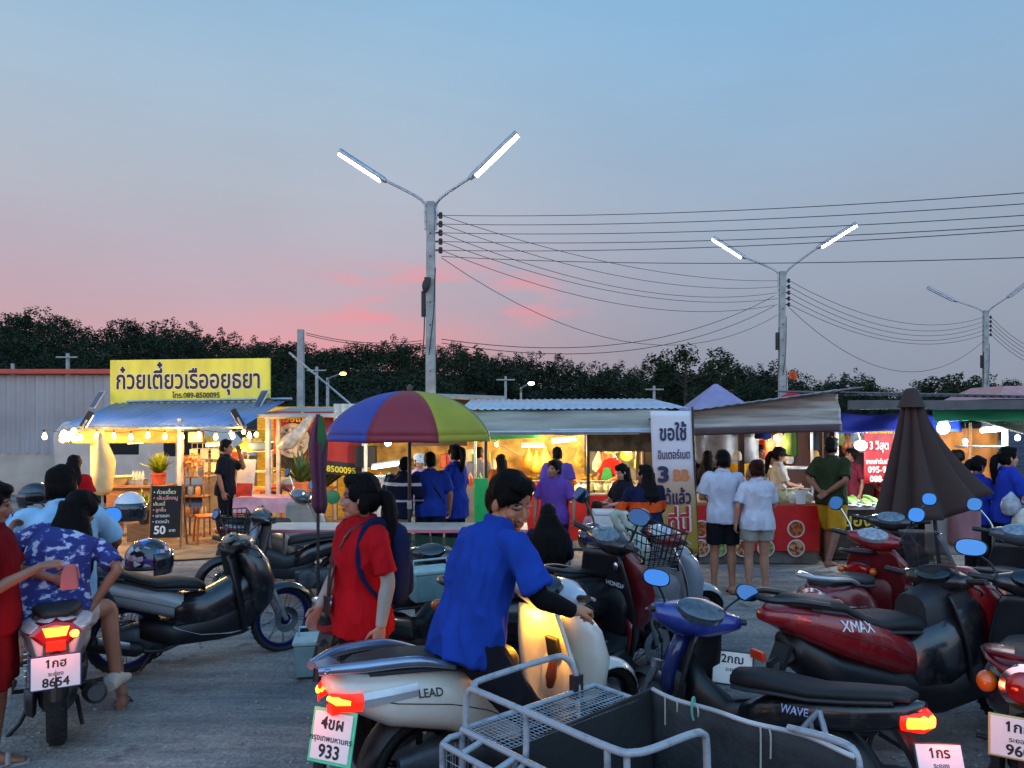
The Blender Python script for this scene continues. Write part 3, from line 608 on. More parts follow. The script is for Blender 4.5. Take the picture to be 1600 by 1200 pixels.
t = thing('dried_flowers', 'bunch of dried orange flowers on top of the wooden rack', 'flowers', (gx(298, 12.5), 12.5, 1.02)); b = MB(); leaves(b, (0, 0, .22), (.16, .14, .18), 130, .045); b.build('blossoms', m('dried_petal', '#C07A38', rough=.8, var=.4), t, smooth=0, fix=False); MB().lathe([(.05, 0), (.06, .1), (.04, .16)], n=12).build('vase', m('vase', '#8A6A44', rough=.5), t)
t = thing('framed_picture', 'framed white picture hanging under the blue roof right of its middle post', 'picture', P(306, 683, 12.5), 0); bx(t, 'frame', blackp, (0, 0, 0), (.27, .03, .2)); bx(t, 'print', m('print_paper', '#C8C4B0', rough=.4, var=.15), (0, -.017, 0), (.23, .006, .16))
t = thing('wire_cage', 'white wire display rack on the back of the noodle stall', 'rack', (gx(325, 14.4), 14.4, 1.2))
b = MB()
for i in range(7): b.tube([(-.3 + .1 * i, 0, -.3), (-.3 + .1 * i, 0, .35)], .006, 4); b.tube([(-.3, 0, -.3 + .1 * i), (.3, 0, -.3 + .1 * i)], .006, 4)
b.build('frame', postm, t)
for i in range(6): bx(t, 'packet', m('pk%d' % i, ('#C8C2B0', '#A8A8A0', '#D0C8A8')[i % 3], rough=.4), (-.25 + .2 * (i % 3), -.04, -.15 + .25 * (i // 3)), (.14, .05, .18))
cart_ = thing('white_trolley', 'white metal trolley rack behind the man in black', 'trolley', (gx(406, 13.2), 13.2, 0))
for x_ in (-.26, .26):
    for y_ in (-.16, .16): tb(cart_, 'leg', postm, [(x_, y_, 0), (x_, y_, 1.42)], .016)
for z_ in (.75, 1.05, 1.4): bx(cart_, 'shelf', postm, (0, 0, z_), (.56, .36, .02))
tag(bx(None, 'storage_box', m('blue_lid', '#3E5E8C', rough=.4), (gx(410, 13.2), 13.2, 1.49), (.4, .26, .14), bev=.02), 'blue plastic box on top of the white trolley rack', 'box')
st_ = thing('poster_stand', 'white and red poster stand behind the man in black', 'poster stand', (gx(383, 12.0), 12.0, .0), R(-10)); Mq = Matrix.Rotation(R(-12), 3, 'X'); po_ = bx(st_, 'poster', m('poster_white', '#C9BFB2', rough=.5), (0, 0, .95), (.3, .015, .75), M=Mq); bx(st_, 'red_print', m('poster_red', '#B5301E', rough=.5, var=.3, vs=9), V((0, 0, .95)) + Mq @ V((0, -.01, -.16)), (.27, .006, .32), M=Mq); bx(st_, 'orange_print', m('poster_orange', '#C87818', rough=.5), V((0, 0, .95)) + Mq @ V((.0, -.01, -.345)), (.29, .006, .05), M=Mq); tb(st_, 'leg', steel, [(0, .1, .6), (0, .35, 0)], .012); tb(st_, 'leg', steel, [(0, 0, .6), (0, -.1, 0)], .012)
def table(label, x, y, w, d, z, col, cloth_=True, yaw=0, drop=.2):
    t = thing('table', label, 'table', (x, y, 0), yaw, 'stall tables')
    bx(t, 'tabletop', m('table_' + col, col, rough=.5, var=.15), (0, 0, z), (w, d, .03))
    if cloth_: MB().loft([[V((sx_ * (w / 2 + .006 + k), sy_ * (d / 2 + .006 + k), zz)) for sx_, sy_ in ((-1, -1), (1, -1), (1, 1), (-1, 1))] for zz, k in ((z - drop, .012), (z + .017, 0))], caps=False).build('cloth_skirt', m('skirt_' + col, col, rough=.8, var=.2), t, solid=.004, smooth=0)
    for sx_ in (-1, 1):
        for sy_ in (-1, 1): tb(t, 'leg', steel, [(sx_ * (w / 2 - .06), sy_ * (d / 2 - .06), 0), (sx_ * (w / 2 - .06), sy_ * (d / 2 - .06), z)], .015)
    return t
table('table with a pink cloth beside the man in black', gx(424, 11.9), 11.9, .95, .6, .74, '#C08E98')
def chair(label, x, y, col, yaw=0, grp='plastic chairs at the noodle stall'):
    t = thing('plastic_chair', label, 'chair', (x, y, 0), yaw, grp); pm = plastic(col, .45)
    bx(t, 'seat', pm, (0, 0, .43), (.38, .38, .03), bev=.012); MB().grid(lambda u, v: (-.19 + .38 * u, .19 + .04 * math.sin(u * 3.14) + .06 * v, .45 + .38 * v), 8, 5).build('backrest', pm, t, solid=.02, smooth=9)
    for sx_ in (-1, 1):
        for sy_ in (-1, 1): tb(t, 'leg', pm, [(sx_ * .17, sy_ * .17, .43), (sx_ * .2, sy_ * .2, 0)], .018)
    return t
chair('orange plastic chair right of the poster stand', gx(392, 12.6), 12.6, '#D87A10'); chair('orange plastic chair by the stall corner post', gx(424, 12.9), 12.9, '#D8800F', R(20)); chair('orange plastic chair left of the man in black', gx(326, 12.1), 12.1, '#C8661A', R(-60))
table('bare wooden table with trays right of the orange chairs', gx(465, 12.9), 12.9, 1.2, .6, .78, '#A86A30', False)
t = thing('food_tray', 'red tray with a plastic bag on the bare wooden table', 'tray', (gx(448, 12.8), 12.8, .80)); bx(t, 'tray', plastic('#B0281C', .4), (0, 0, .02), (.5, .34, .04), bev=.01); MB().ell((-.02, 0, .1), (.18, .13, .08)).build('bag', m('clear_bag', '#A9B4A8', rough=.25, var=.3, vs=20), t)
plant('tall leafy plant in an orange pot beside the folded purple umbrella', (gx(470, 12.3), 12.3, .72), 1.0, '#C86A3C', 44, col='#3E5A24', hgt=.6)
plant('big shrubby plant behind the folded purple umbrella', (gx(496, 13.4), 13.4, .3), 1.6, '#5A4030', 60, col='#4A5A26', hgt=.7)
t = thing('straw_hat_lamp', 'yellow conical basket hanging under the noodle stall roof', 'basket', P(384, 700, 13.2)); MB().lathe([(.22, -.05), (.12, .06), (.01, .13), (.005, .12), (.11, .05), (.21, -.055)], n=20).build('basket', m('straw', '#C8A030', rough=.7, var=.3, vs=30), t); tb(t, 'cord', blackp, [(0, 0, .12), (0, 0, .5)], .004)
lamp('bulb_light', (0, -.2, .0), 54, warm, .1, t)
# ---- second stall, red and black bowl sign, plastic sheet, folded umbrella
s2 = thing('snack_stall', 'stall with white posts and dusty flat roof right of the noodle stall', 'food stall', (gx(500, 12.6), 12.6, 0))
for x_ in (-.68, -.05, .72): bx(s2, 'post', postm, (x_, 0, 1.0), (.06, .06, 2.0)); 
bx(s2, 'roof', m('dusty_sheet', '#8E8C84', rough=.7, var=.3, vs=3), (.1, .9, 2.08), (2.2, 2.2, .05), M=Matrix.Rotation(R(4), 3, 'X'), rz=0); tb(s2, 'beam', postm, [(-.85, -.15, 1.98), (1.1, -.15, 2.04)], .03)
corrug(MB(), (.25, -.12, 1.72), (.85, -.12, 1.72), (0, 0, .48), 5, .03, (0, -1, 0)).build('corrugated_panel', m('cream_corrugated', '#B4AFA2', rough=.5, var=.15), s2, smooth=.6, solid=.004)
bw = thing('bowl_banner', 'red and black vinyl banner with a food bowl and yellow phone number', 'banner', P(498, 690, 12.75), R(0)); bo_ = MB().grid(lambda u, v: (-.75 + 1.5 * u, .03 * math.sin(u * 9) + .01 * math.sin(v * 8), -.42 + .92 * v - .18 * u * (1 - v)), 30, 12).build('vinyl', m('banner_red', '#A02018', rough=.45, var=.15), bw, smooth=9, solid=.003)
MB().grid(lambda u, v: (-.75 + 1.5 * u, .03 * math.sin(u * 9) - .012, -.425 + .22 * v - .18 * u), 30, 3).build('black_band', m('banner_black', '#1C1412', rough=.45), bw, smooth=9)
b = MB(); Md_ = rot3(0, R(-14), 0) @ Matrix.Rotation(R(90), 3, 'X'); b.lathe([(.0, .0), (.27, 0), (.285, .008), (.0, .012)], (-.42, -.05, .02), Md_, 28); b.build('bowl_print', m('bowl_rim', '#B9AE9C', rough=.5), bw); b = MB(); b.lathe([(.001, .014), (.225, .014), (.225, .018), (.001, .02)], (-.42, -.05, .02), Md_, 24); b.build('noodle_print', m('noodle_print', '#6A5A40', rough=.5, var=.9, vs=22, col2='#C8BFA8'), bw)
q = MB(); text(q, '-8500095', (.36, -.048, -.51), (1, 0, -.10), (0, 0, 1), .14, bold=.03); q.build('lettering', vol('#E0C830'), bw, smooth=0); q = MB(); text(q, 'โทร', (-.12, -.048, -.44), (1, 0, -.1), (0, 0, 1), .11, bold=.02); q.build('lettering', vol('#D0C8C0'), bw, smooth=0)
q = MB(); text(q, 'ก๋วยเตี๋ยว', (-.35, -.048, .33), (1, 0, 0), (0, 0, 1), .16, bold=.03); q.build('lettering', vol('#D8B838'), bw, smooth=0)
t = thing('rolled_plastic', 'crumpled clear plastic sheet tied up in front of the bowl banner', 'plastic sheet', P(462, 685, 12.3)); b = MB(); b.tube([(-.28, 0, -.12), (-.12, -.03, -.07), (.08, 0, .12), (.24, .02, .36)], [.05, .12, .1, .04], 14, smooth=4); 
for v_ in b.bm.verts: v_.co += V((0, 1, .4)) * .035 * noise.noise(v_.co * 9)
b.build('sheet', m('clear_plastic', '#B8AE9C', rough=.2, var=.3, vs=12, alpha=.7, coat=.5), t, smooth=9)
fu = thing('folded_umbrella', 'folded purple and green market umbrella on a dark pole', 'umbrella', (gx(497, 7.6), 7.6, 0), 0); tb(fu, 'pole', blackp, [(0, 0, 0), (0, 0, 2.0)], .016); b = MB(); b.loft([[V((r_ * (1 + .35 * math.cos(6 * a)) * math.cos(a) + dx, r_ * (1 + .35 * math.cos(6 * a)) * math.sin(a), z_)) for a in [2 * math.pi * i / 48 for i in range(48)]] for z_, r_, dx in ((1.02, .035, .02), (1.1, .06, .015), (1.3, .05, .01), (1.45, .062, .0), (1.7, .075, 0), (1.85, .05, 0), (2.0, .015, 0))]); b.build('canopy', m('folded_purple', '#3E1838', rough=.6, var=.2, vs=3, col2='#5E1E38', stretch=(6, 6, .4)), fu, smooth=9)
MB().loft([[V((r_ * math.cos(a) + .05, r_ * .5 * math.sin(a) - .06, z_)) for a in [2 * math.pi * i / 12 for i in range(12)]] for z_, r_ in ((1.62, .012), (1.75, .045), (1.9, .035), (1.98, .01))]).build('green_panel', cloth('#2E5A34'), fu)
tag(MB().ell(P(520, 777, 8.9), (.09, .02, .08)).build('green_sign', plastic('#2E7A48', .4)), 'small round green tag beside the folded umbrella pole', 'tag')
# ---- rainbow umbrella
um = thing('market_umbrella', 'open market umbrella with green, blue, red and yellow panels', 'umbrella', (gx(640, 9.0), 9.0, 0), R(3)); tb(um, 'pole', blackp, [(0, 0, .02), (0, 0, 2.3)], .022, 10); bx(um, 'pole_joint', steel, (0, 0, .95), (.055, .055, .1)); MB().lathe([(.22, 0), (.22, .06), (.1, .1), (.04, .12), (.04, .35)], n=18).build('base', plastic('#2A4E78', .5), um); MB().lathe([(.03, 0), (.035, .05), (.015, .09)], (0, 0, 2.27), n=12).build('finial', plastic('#3A2A28', .5), um)
UC = ['#7A1F2C', '#8E8A1E', '#2E6E3C', '#26337E', '#7A1F2C', '#8E8A1E', '#3E7E48', '#2E3A86']
for i in range(8):
    a0 = 2 * math.pi * (i - .5) / 8 - math.pi / 2; b = MB()
    def umb(u, v, a0=a0):
        a = a0 + u * math.pi / 4; r = .985 * math.sin(v * 1.22) / math.sin(1.22); k = 1 - .045 * math.sin(math.pi * u) * v; z = 2.28 - .50 * (1 - math.cos(v * 1.22)) / (1 - math.cos(1.22)) - .0
        return (r * k * math.cos(a), r * k * math.sin(a), z)
    b.grid(umb, 8, 12)
    fl = MB(); 
    b.grid(lambda u, v, a0=a0: (lambda p: (p[0] * (1 + .01 * v), p[1] * (1 + .01 * v), p[2] - .085 * v * (1 - .12 * math.sin(math.pi * u))))(umb(u, 1)), 8, 2); fl.bm.free()
    b.build('canopy_panel', m('umb_' + UC[i] + str(i), UC[i], rough=.65, var=.1, vs=3, bump=.1, bs=30), um, smooth=.8, solid=.003)
b = MB()
for i in range(8): a = 2 * math.pi * (i - .5) / 8 - math.pi / 2; b.tube([(0, 0, 2.2)] + [(.97 * math.sin(v * 1.22) / math.sin(1.22) * math.cos(a), .97 * math.sin(v * 1.22) / math.sin(1.22) * math.sin(a), 2.265 - .5 * (1 - math.cos(v * 1.22)) / (1 - math.cos(1.22))) for v in (.3, .6, 1)], .006, 5); b.tube([(0, 0, 1.75), (.5 * math.cos(a), .5 * math.sin(a), 2.1)], .006, 5)
b.build('frame', steel, um)
# stall beneath and behind the umbrella
s3 = thing('drinks_stall', 'stall with dark fascia behind the rainbow umbrella', 'food stall', (gx(660, 12.2), 12.2, 0))
bx(s3, 'counter', m('counter_beige', '#8E8068', rough=.7, var=.2), (0, 0, .45), (1.9, .5, .9)); bx(s3, 'fascia', m('fascia_dark', '#3A1E1C', rough=.6), (.25, .2, 1.62), (.9, .04, .2)); bx(s3, 'back_panel', m('back_warm', '#A8884A', rough=.8, var=.5, vs=5), (.1, 1.2, .95), (2.2, .04, 1.5)); bx(s3, 'roof', m('tan_canvas', '#A89468', rough=.8), (.35, .6, 1.98), (2.4, 1.6, .03), M=Matrix.Rotation(R(8), 3, 'X'))
for x_ in (-.9, 1.0): bx(s3, 'post', postm, (x_, 0, .98), (.05, .05, 1.96))
bx(None, 'green_board', plastic('#12A050', .4), (gx(752, 10.9), 10.9, .72), (.2, .05, .78)); tag(bpy.data.objects['green_board'], 'bright green board beside the post right of the umbrella', 'board')
bx(None, 'speaker_box', blackp, (gx(572, 12.6), 12.6, 1.34), (.32, .25, .34)); tag(bpy.data.objects['speaker_box'], 'black speaker box beside the phone number banner', 'speaker')
q = tube_light('white tube light over the glass case left of the man in the navy jacket', P(582, 731, 9.9), P(626, 724, 9.7), 14, cool, tubec, .02); q['label'] = 'white tube light over the glass case left of the man in the navy jacket'
t = thing('spot_bulb', 'bright white bulb under the left rim of the rainbow umbrella', 'bulb', P(606, 690, 11.4)); MB().ell((0, 0, 0), (.055, .055, .065)).build('bulb', glow('#FFF0D0', 26.0), t); tb(t, 'cord', blackp, [(0, 0, .06), (0, 0, .3)], .005); lamp('bulb_light', (0, -.1, -.1), 81, (1, .8, .5), .1, t)
t = thing('glass_case', 'glass display case on the counter under the white tube', 'display case', (gx(612, 10.6), 10.6, .75)); bx(t, 'case', m('case_glass', '#9AA4A4', rough=.1, var=.2, alpha=.5), (0, 0, .2), (.55, .35, .4)); bx(t, 'base', postm, (0, 0, -.36), (.6, .4, .74))
tb(t, 'frame', steel, [(-.28, -.18, .4), (.28, -.18, .4), (.28, .18, .4), (-.28, .18, .4), (-.28, -.18, .4)], .01)
for i in range(7):
    rg = random.Random(40 + i); px_ = (694, 702, 722, 733, 742, 760, 776)[i]; o = bx(None, 'snack_bag', m('snack%d' % i, ('#C85A18', '#B81C1C', '#D8A020', '#C8C0A0', '#6E8E2C', '#D0701C', '#B8B0A0')[i], rough=.4, var=.3), P(px_, rg.uniform(712, 730), 12.9), (.14, .06, .24), bev=.02); tag(o, 'small bag of snacks hanging behind the counter right of the umbrella pole', 'snack bag', 'hanging snack bags right of the umbrella')
# table front with pink edge and green net (mid ground)
tq = thing('long_table', 'long table with white top and pink edge in front of the umbrella', 'table', (gx(650, 8.6), 8.6, 0)); bx(tq, 'tabletop', m('white_top', '#A8A8A4', rough=.5), (-.2, 0, .74), (2.9, .6, .03)); bx(tq, 'edge', m('pink_edge', '#B46A70', rough=.5), (-.2, -.312, .74), (2.9, .02, .035)); MB().grid(lambda u, v: (-.1 + 1.3 * u, -.3 + .03 * math.sin(u * 12), .72 - .36 * v - .05 * math.sin(u * 3.1)), 30, 5).build('net_skirt', m('green_net', '#1C3A2C', rough=.9, var=.3, alpha=.85), tq, smooth=9)
for x_ in (-1.55, 1.15):
    for y_ in (-.25, .25): tb(tq, 'leg', steel, [(x_, y_, 0), (x_, y_, .74)], .018)
# coolers
def cooler(label, x, y, z, yaw, s=1):
    t = thing('cool_box', label, 'cool box', (x, y, z), yaw, 'teal cool boxes', s); pm = plastic('#5E7E80', .5); MB().box((0, 0, .15), (.46, .3, .3), taper=1.06).build('box', pm, t, bevel=.015); bx(t, 'lid', plastic('#8AA4A4', .5), (0, 0, .325), (.51, .34, .05), bev=.014); tb(t, 'handle', plastic('#8AA4A4', .5), [(-.22, 0, .3), (-.2, 0, .44), (.2, 0, .44), (.22, 0, .3)], .012); return t
cooler('teal cool box on the ground behind the woman in red', gx(502, 5.9), 5.9, gz(-1.5, 5.9), R(10), .8); cooler('teal cool box on the black motorcycle beside the man in blue', gx(672, 5.35), 5.35, .70, R(30), .62)
# ---- middle stall
ms = thing('middle_stall', 'wide stall with grey corrugated awning and red counter between the umbrella and tall banner', 'food stall', (gx(890, 12.8), 12.8, 0))
rm = m('grey_awning', '#8A8578', rough=.75, var=.22, vs=2, stretch=(.6, 1, 5))
MB().grid(lambda u, v: (-1.55 + 3.0 * u, -1.5 + .55 * v + .02 * math.sin(u * 17 + v * 2), 1.74 + .04 * u + .33 * v + .014 * math.sin(v * 19) - .02 * math.sin(u * 3.14) * (1 - v)), 40, 16).build('awning', rm, ms, smooth=9, solid=.006)
corrug(MB(), (-1.75, -1.0, 2.10), (1.75, -1.0, 2.12), (0, 3.0, .22), 30, .012, (0, 0, 1)).build('upper_roof', m('pale_roof', '#A4B0BC', rough=.4, metal=.3, var=.15), ms, smooth=.9, solid=.012)
b = MB()
for z_, y_, x0_, x1_ in ((1.735, -1.56, -1.5, .9), (1.76, -1.58, -1.4, 1.45), (1.79, -1.56, -.4, 1.45)): b.tube([(x0_, y_, z_), (x1_, y_, z_ + .01)], .022, 6)
b.build('gutter', m('pale_pipe', '#A4AAB0', rough=.4, metal=.4, var=.1), ms)
for x_ in (-1.35, .18): bx(ms, 'post', m('dark_post', '#2A1A14', rough=.6), (x_, -1.3, .9), (.045, .045, 1.8))
bx(ms, 'back_post', woodm, (1.2, 0, .95), (.07, .07, 1.9))
bx(ms, 'valance', m('dark_valance', '#3E382C', rough=.7, var=.5, vs=9, col2='#5A5038'), (.75, -1.15, 1.60), (1.1, .02, .28))
bx(ms, 'counter', m('red_counter', '#B01C1A', rough=.5, var=.2, vs=3), (.0, -.55, .38), (3.0, .06, .72)); bx(ms, 'counter_top', postm, (.0, -.3, .755), (3.0, .56, .03))
bx(ms, 'back_panel', m('back_cream', '#C0A060', rough=.8, var=.5, vs=4), (-.6, 1.1, .9), (1.9, .04, 1.7)); bx(ms, 'back_panel', m('back_grey', '#8A8478', rough=.8, var=.5, vs=4), (.95, 1.3, .7), (1.2, .04, 1.3))
wavy(MB(), (-1.3, -.9, 1.72), (1.6, 0, 0), (0, 1.4, .2), 1, .02, sag=.14).build('canvas', m('cream_canvas', '#B09C70', rough=.8, var=.2), ms, smooth=9, solid=.003)
tube_light('glaring warm tube under the middle stall awning, longer of the pair', P(862, 690, 12.2), P(900, 687, 12.2), 70, (1, .72, .34), glow('#FFE0A0', 30.0), .022)
tube_light('warm tube left of the glaring pair at the middle stall', P(815, 697, 12.8), P(850, 697, 12.8), 60, (1, .68, .3))
for i, (px_, py_, c_) in enumerate(((826, 715, '#E05A10'), (838, 722, '#E0701C'), (852, 716, '#D8A038'), (905, 715, '#8E7A30'), (935, 722, '#C8C0B0'), (946, 716, '#8A4A28'), (958, 722, '#C8C8C0'), (978, 705, '#C8A02C'), (1000, 720, '#B8B020'))):
    t = thing('hanging_bag', 'bag of goods hanging over the middle stall counter', 'bag', P(px_, py_, 13.2), 0, 'bags hanging over the middle counter'); MB().loft([[V((r_ * math.cos(a), r_ * .5 * math.sin(a), z_)) for a in [2 * math.pi * k / 14 for k in range(14)]] for z_, r_ in ((-.17, .06), (-.12, .11), (0, .1), (.1, .05), (.16, .02), (.2, .03))]).build('bag', m('hb%d' % i, c_, rough=.5, var=.35, vs=14), t)
for i in range(16):
    rg = random.Random(90 + i); px_ = 905 + 7.5 * i; t = thing('food_bag', 'knotted clear bag of food on the middle stall counter', 'food bag', (gx(px_, 12.35) , 12.35 + rg.uniform(-.08, .1), .77), rg.random() * 6, 'bags of food along the middle counter')
    MB().loft([[V((r_ * (1 + .15 * math.sin(3 * a + i)) * math.cos(a), r_ * math.sin(a), z_)) for a in [2 * math.pi * k / 12 for k in range(12)]] for z_, r_ in ((0, .06), (.05, .09), (.11, .075), (.15, .025), (.19, .05))]).build('bag', m('fbag%d' % (i % 4), ('#C8BC90', '#B8B8A8', '#B0A878', '#C8C4B0')[i % 4], rough=.3, var=.35, vs=16), t)
for i, (px_, c_) in enumerate(((818, '#D8A820'), (842, '#E0C040'), (872, '#D09020'), (920, '#D8A030'), (944, '#B83018'))):
    t = thing('food_heap', 'tray heaped with fried food on the back counter of the middle stall', 'food tray', (gx(px_, 13.6), 13.6, .86), 0, 'trays of fried food at the middle stall'); bx(t, 'tray', steel, (0, 0, .01), (.3, .3, .03)); b = MB()
    for k in range(18): rg = random.Random(i * 50 + k); b.ell((rg.uniform(-.12, .12), rg.uniform(-.12, .12), .04 + rg.random() * .06), (.04, .03, .025), None, 7, 5)
    b.build('food', m('fried%d' % i, c_, rough=.5, var=.4, vs=20), t)
tag(bx(None, 'back_counter', m('red_cloth2', '#A8201C', rough=.7, var=.2), (gx(880, 13.7), 13.7, .42), (2.2, .5, .84)), 'red clad back counter of the middle stall carrying fried food', 'counter')
wavy(MB(), P(752, 640, 12.4), V((.0, 0, -.5)), V((.95, 0, .05)), 1.5, .03).build('green_tarp', pvc, None, smooth=9, solid=.004); tag(bpy.data.objects['green_tarp'], 'green tarpaulin hung at the left end of the middle stall awning', 'tarpaulin')
tb(None, 'awning_stay', postm, [P(762, 684, 12.0), P(812, 712, 12.1)], .012); tag(bpy.data.objects['awning_stay'], 'thin slanting white awning stay left of the middle stall lamp', 'pole')
tag(bx(None, 'tin_roof', m('rusty_tin', '#8A8478', rough=.6, var=.3), P(720, 620, 16.5), (1.9, 1.6, .04), M=Matrix.Rotation(R(4), 3, 'X') @ Matrix.Rotation(R(2), 3, 'Y')), 'ragged tin roof showing above the right half of the rainbow umbrella', 'roof')
tag(bx(None, 'brown_fascia', m('brown_fascia', '#5A4A34', rough=.8), P(735, 632, 16.6), (1.4, .05, .22)), 'brown board under the ragged tin roof', 'board')
# white box on a stand, mid right
bxw = thing('white_box', 'white styrofoam box in front of the small child', 'box', (gx(950, 8.2), 8.2, .62)); bx(bxw, 'box', m('styro', '#B4B4B2', rough=.8), (0, 0, .16), (.34, .26, .32), bev=.012); bx(bxw, 'lid', m('styro', '#B4B4B2'), (0.02, 0, .34), (.36, .28, .04), bev=.01)
table('low dark table carrying the white styrofoam box', gx(938, 8.2), 8.2, .8, .5, .6, '#26282C', False)
# ---- tall internet banner
bn = thing('tall_banner', 'tall white to brown banner with Thai words and a 3BB logo on a black pole', 'banner', (gx(1052, 9.3), 9.3, 0), R(2)); tb(bn, 'pole', blackp, [(.315, .01, 0), (.235, .01, 2.1)], .014); bmat = m('banner_fade', '#B9B6B8', rough=.55, var=0)
nt_ = bmat.node_tree; a_ = nt_.nodes.new('ShaderNodeTexCoord'); sp = nt_.nodes.new('ShaderNodeSeparateXYZ'); nt_.links.new(a_.outputs['Object'], sp.inputs[0]); mr = nt_.nodes.new('ShaderNodeMapRange'); mr.inputs[1].default_value = .35; mr.inputs[2].default_value = 1.9; nt_.links.new(sp.outputs[2], mr.inputs[0])
rp = ramp(nt_.nodes, [(0, '#A88A2C'), (.3, '#B08A4A'), (.5, '#B89880'), (.72, '#C2BCC2'), (1, '#C8C8CE')]); nt_.links.new(mr.outputs[0], rp.inputs[0]); nt_.links.new(rp.outputs[0], nt_.nodes['Principled BSDF'].inputs['Base Color'])
bo_ = MB().grid(lambda u, v: (-.28 + .51 * u + .075 * (1 - v), .012 * math.sin(u * 5 + v * 3), .32 + 1.73 * v), 10, 24).build('vinyl', bmat, bn, smooth=9, solid=.003)
navy = vol('#1B2048')
def bt(s_, z_, sz, col=navy, fit=None, dx=0, bold=.02):
    q = MB(); text(q, s_, (-.02 + dx + .075 * (1 - (z_ - .32) / 1.73), -.022, z_), (1, 0, .02), (-.03, 0, 1), sz, bold=bold, fit=fit); q.build('lettering', col, bo_, smooth=0)
bt('ขอใช้', 1.70, .25, fit=.34, bold=.03); bt('อินเตอร์เนต', 1.475, .14, fit=.40); bt('3', 1.20, .25, dx=-.14, fit=.15, bold=.05); bt('BB', 1.215, .18, vol('#C0743A'), .2, .075, .04); bt('ได้แล้ว', .93, .22, fit=.38, bold=.03)
bt('ที่นี่', .60, .28, vol('#D8D0CC'), .3, .03, .07); 
q = MB(); text(q, 'ที่นี่', (.062, -.026, .60), (1, 0, .02), (-.03, 0, 1), .28, bold=.03, fit=.29); q.build('lettering', vol('#B01820'), bo_, smooth=0)
# ---- red counter stall (food pictures)
rs = thing('curry_stall', 'stall with grey fabric awning and red counter showing round food pictures', 'food stall', (gx(1175, 10.6), 10.6, 0), R(0))
def aw(u, v): return (-1.15 + 2.15 * u, -.55 + .16 * v + .02 * math.sin(v * 12) - .03 * math.sin(u * 9), 1.83 + .06 * u + (.19 + .27 * u) * v)
MB().grid(aw, 40, 14).build('awning_front', m('awning_grey', '#8C8880', rough=.75, var=.4, vs=2.6, stretch=(.5, 1, 7), bump=.35, bs=5), rs, smooth=9, solid=.004)
MB().grid(lambda u, v: (-1.15 + 2.15 * u, -.51 - .03 * math.sin(u * 9) - .02 * v - .03, 1.83 + .06 * u - .0 - .10 * (1 - v)), 40, 3).build('awning_valance', m('awning_purple', '#4A3A3E', rough=.7, var=.15), rs, smooth=9, solid=.004)
corrug(MB(), (-1.25, -.62, 2.03), (1.25, -.62, 2.37), (0, 2.6, -.12), 18, .008, (0, 0, 1)).build('roof', m('old_roof', '#7E8288', rough=.5, metal=.3, var=.3), rs, smooth=.9, solid=.014)
for x_ in (-1.0, .95): bx(rs, 'post', m('dark_post', '#2A1A14'), (x_, -.15, .95), (.06, .06, 1.9))
bx(rs, 'counter_panel', m('red_panel', '#B81418', rough=.4, var=.1), (.0, -.22, .48), (1.66, .05, .62)); bx(rs, 'counter_base', m('grey_wood', '#5E5850', rough=.9, var=.3), (.0, -.18, .085), (1.66, .06, .17)); bx(rs, 'counter_top', woodm, (.0, .1, .80), (1.66, .6, .03)); bx(rs, 'side_panel', m('red_panel', '#B81418'), (.81, .1, .42), (.04, .58, .73))
for i, px_ in enumerate((1093, 1122, 1160, 1196, 1243)):
    for j, py_ in enumerate((826, 856)):
        c = P(px_ - (0 if i else -2), py_, 10.37) - V((gx(1175, 10.6), 10.6, 0)); c.y = -.249
        o = MB().lathe([(.001, .0), (.118, 0), (.118, .004), (.001, .005)], c, Matrix.Rotation(R(90), 3, 'X'), 28).build('food_picture', m('plate_rim', '#C8B8B4', rough=.4), rs)
        MB().lathe([(.001, .0055), (.1, .0055), (.1, .007), (.001, .008)], c, Matrix.Rotation(R(90), 3, 'X'), 24).build('food_print', m('food%d%d' % (i % 2, j), ('#7A3A18', '#8A2E12', '#5A6A30', '#6A5A28')[(i % 2) * 2 + j], rough=.5, col2=('#C0602A', '#B89060', '#C8C0A0', '#8EA050')[(i % 2) * 2 + j], vs=26, vramp=(.45, .56)), o)
for i in range(14):
    rg = random.Random(190 + i); px_ = 1096 + 12.5 * i; t = thing('food_bag', 'knotted white bag of curry on the red picture counter', 'food bag', (gx(px_, 10.55), 10.55 + rg.uniform(-.06, .1), .815), rg.random() * 6, 'bags of curry along the red counter')
    MB().loft([[V((r_ * (1 + .15 * math.sin(3 * a + i)) * math.cos(a), r_ * math.sin(a), z_)) for a in [2 * math.pi * k / 12 for k in range(12)]] for z_, r_ in ((0, .06), (.05, .085), (.11, .075), (.15, .025), (.19, .05))]).build('bag', m('fbag%d' % (i % 4)), t)
tag(bx(None, 'price_card', m('card_white', '#C8C8C8', rough=.5), (gx(1251, 10.35), 10.35, .90), (.13, .01, .19), bev=.002), 'upright white card on the right end of the red picture counter', 'card')
bx(rs, 'back_wall', m('dim_wall', '#5A5248', rough=.85, var=.5, vs=3), (.0, 2.2, .9), (2.5, .05, 1.8))
ws = thing('plastic_sheet', 'pale translucent plastic sheet hanging behind the couple in white shirts', 'plastic sheet', (gx(1120, 11.8), 11.8, 1.55)); wavy(MB(), (-.35, 0, -.28), (1.0, 0, .0), (0, 0, .62), 2.5, .03).build('sheet', m('pale_sheet', '#A4A4A4', rough=.4, var=.2), ws, smooth=9, solid=.003)
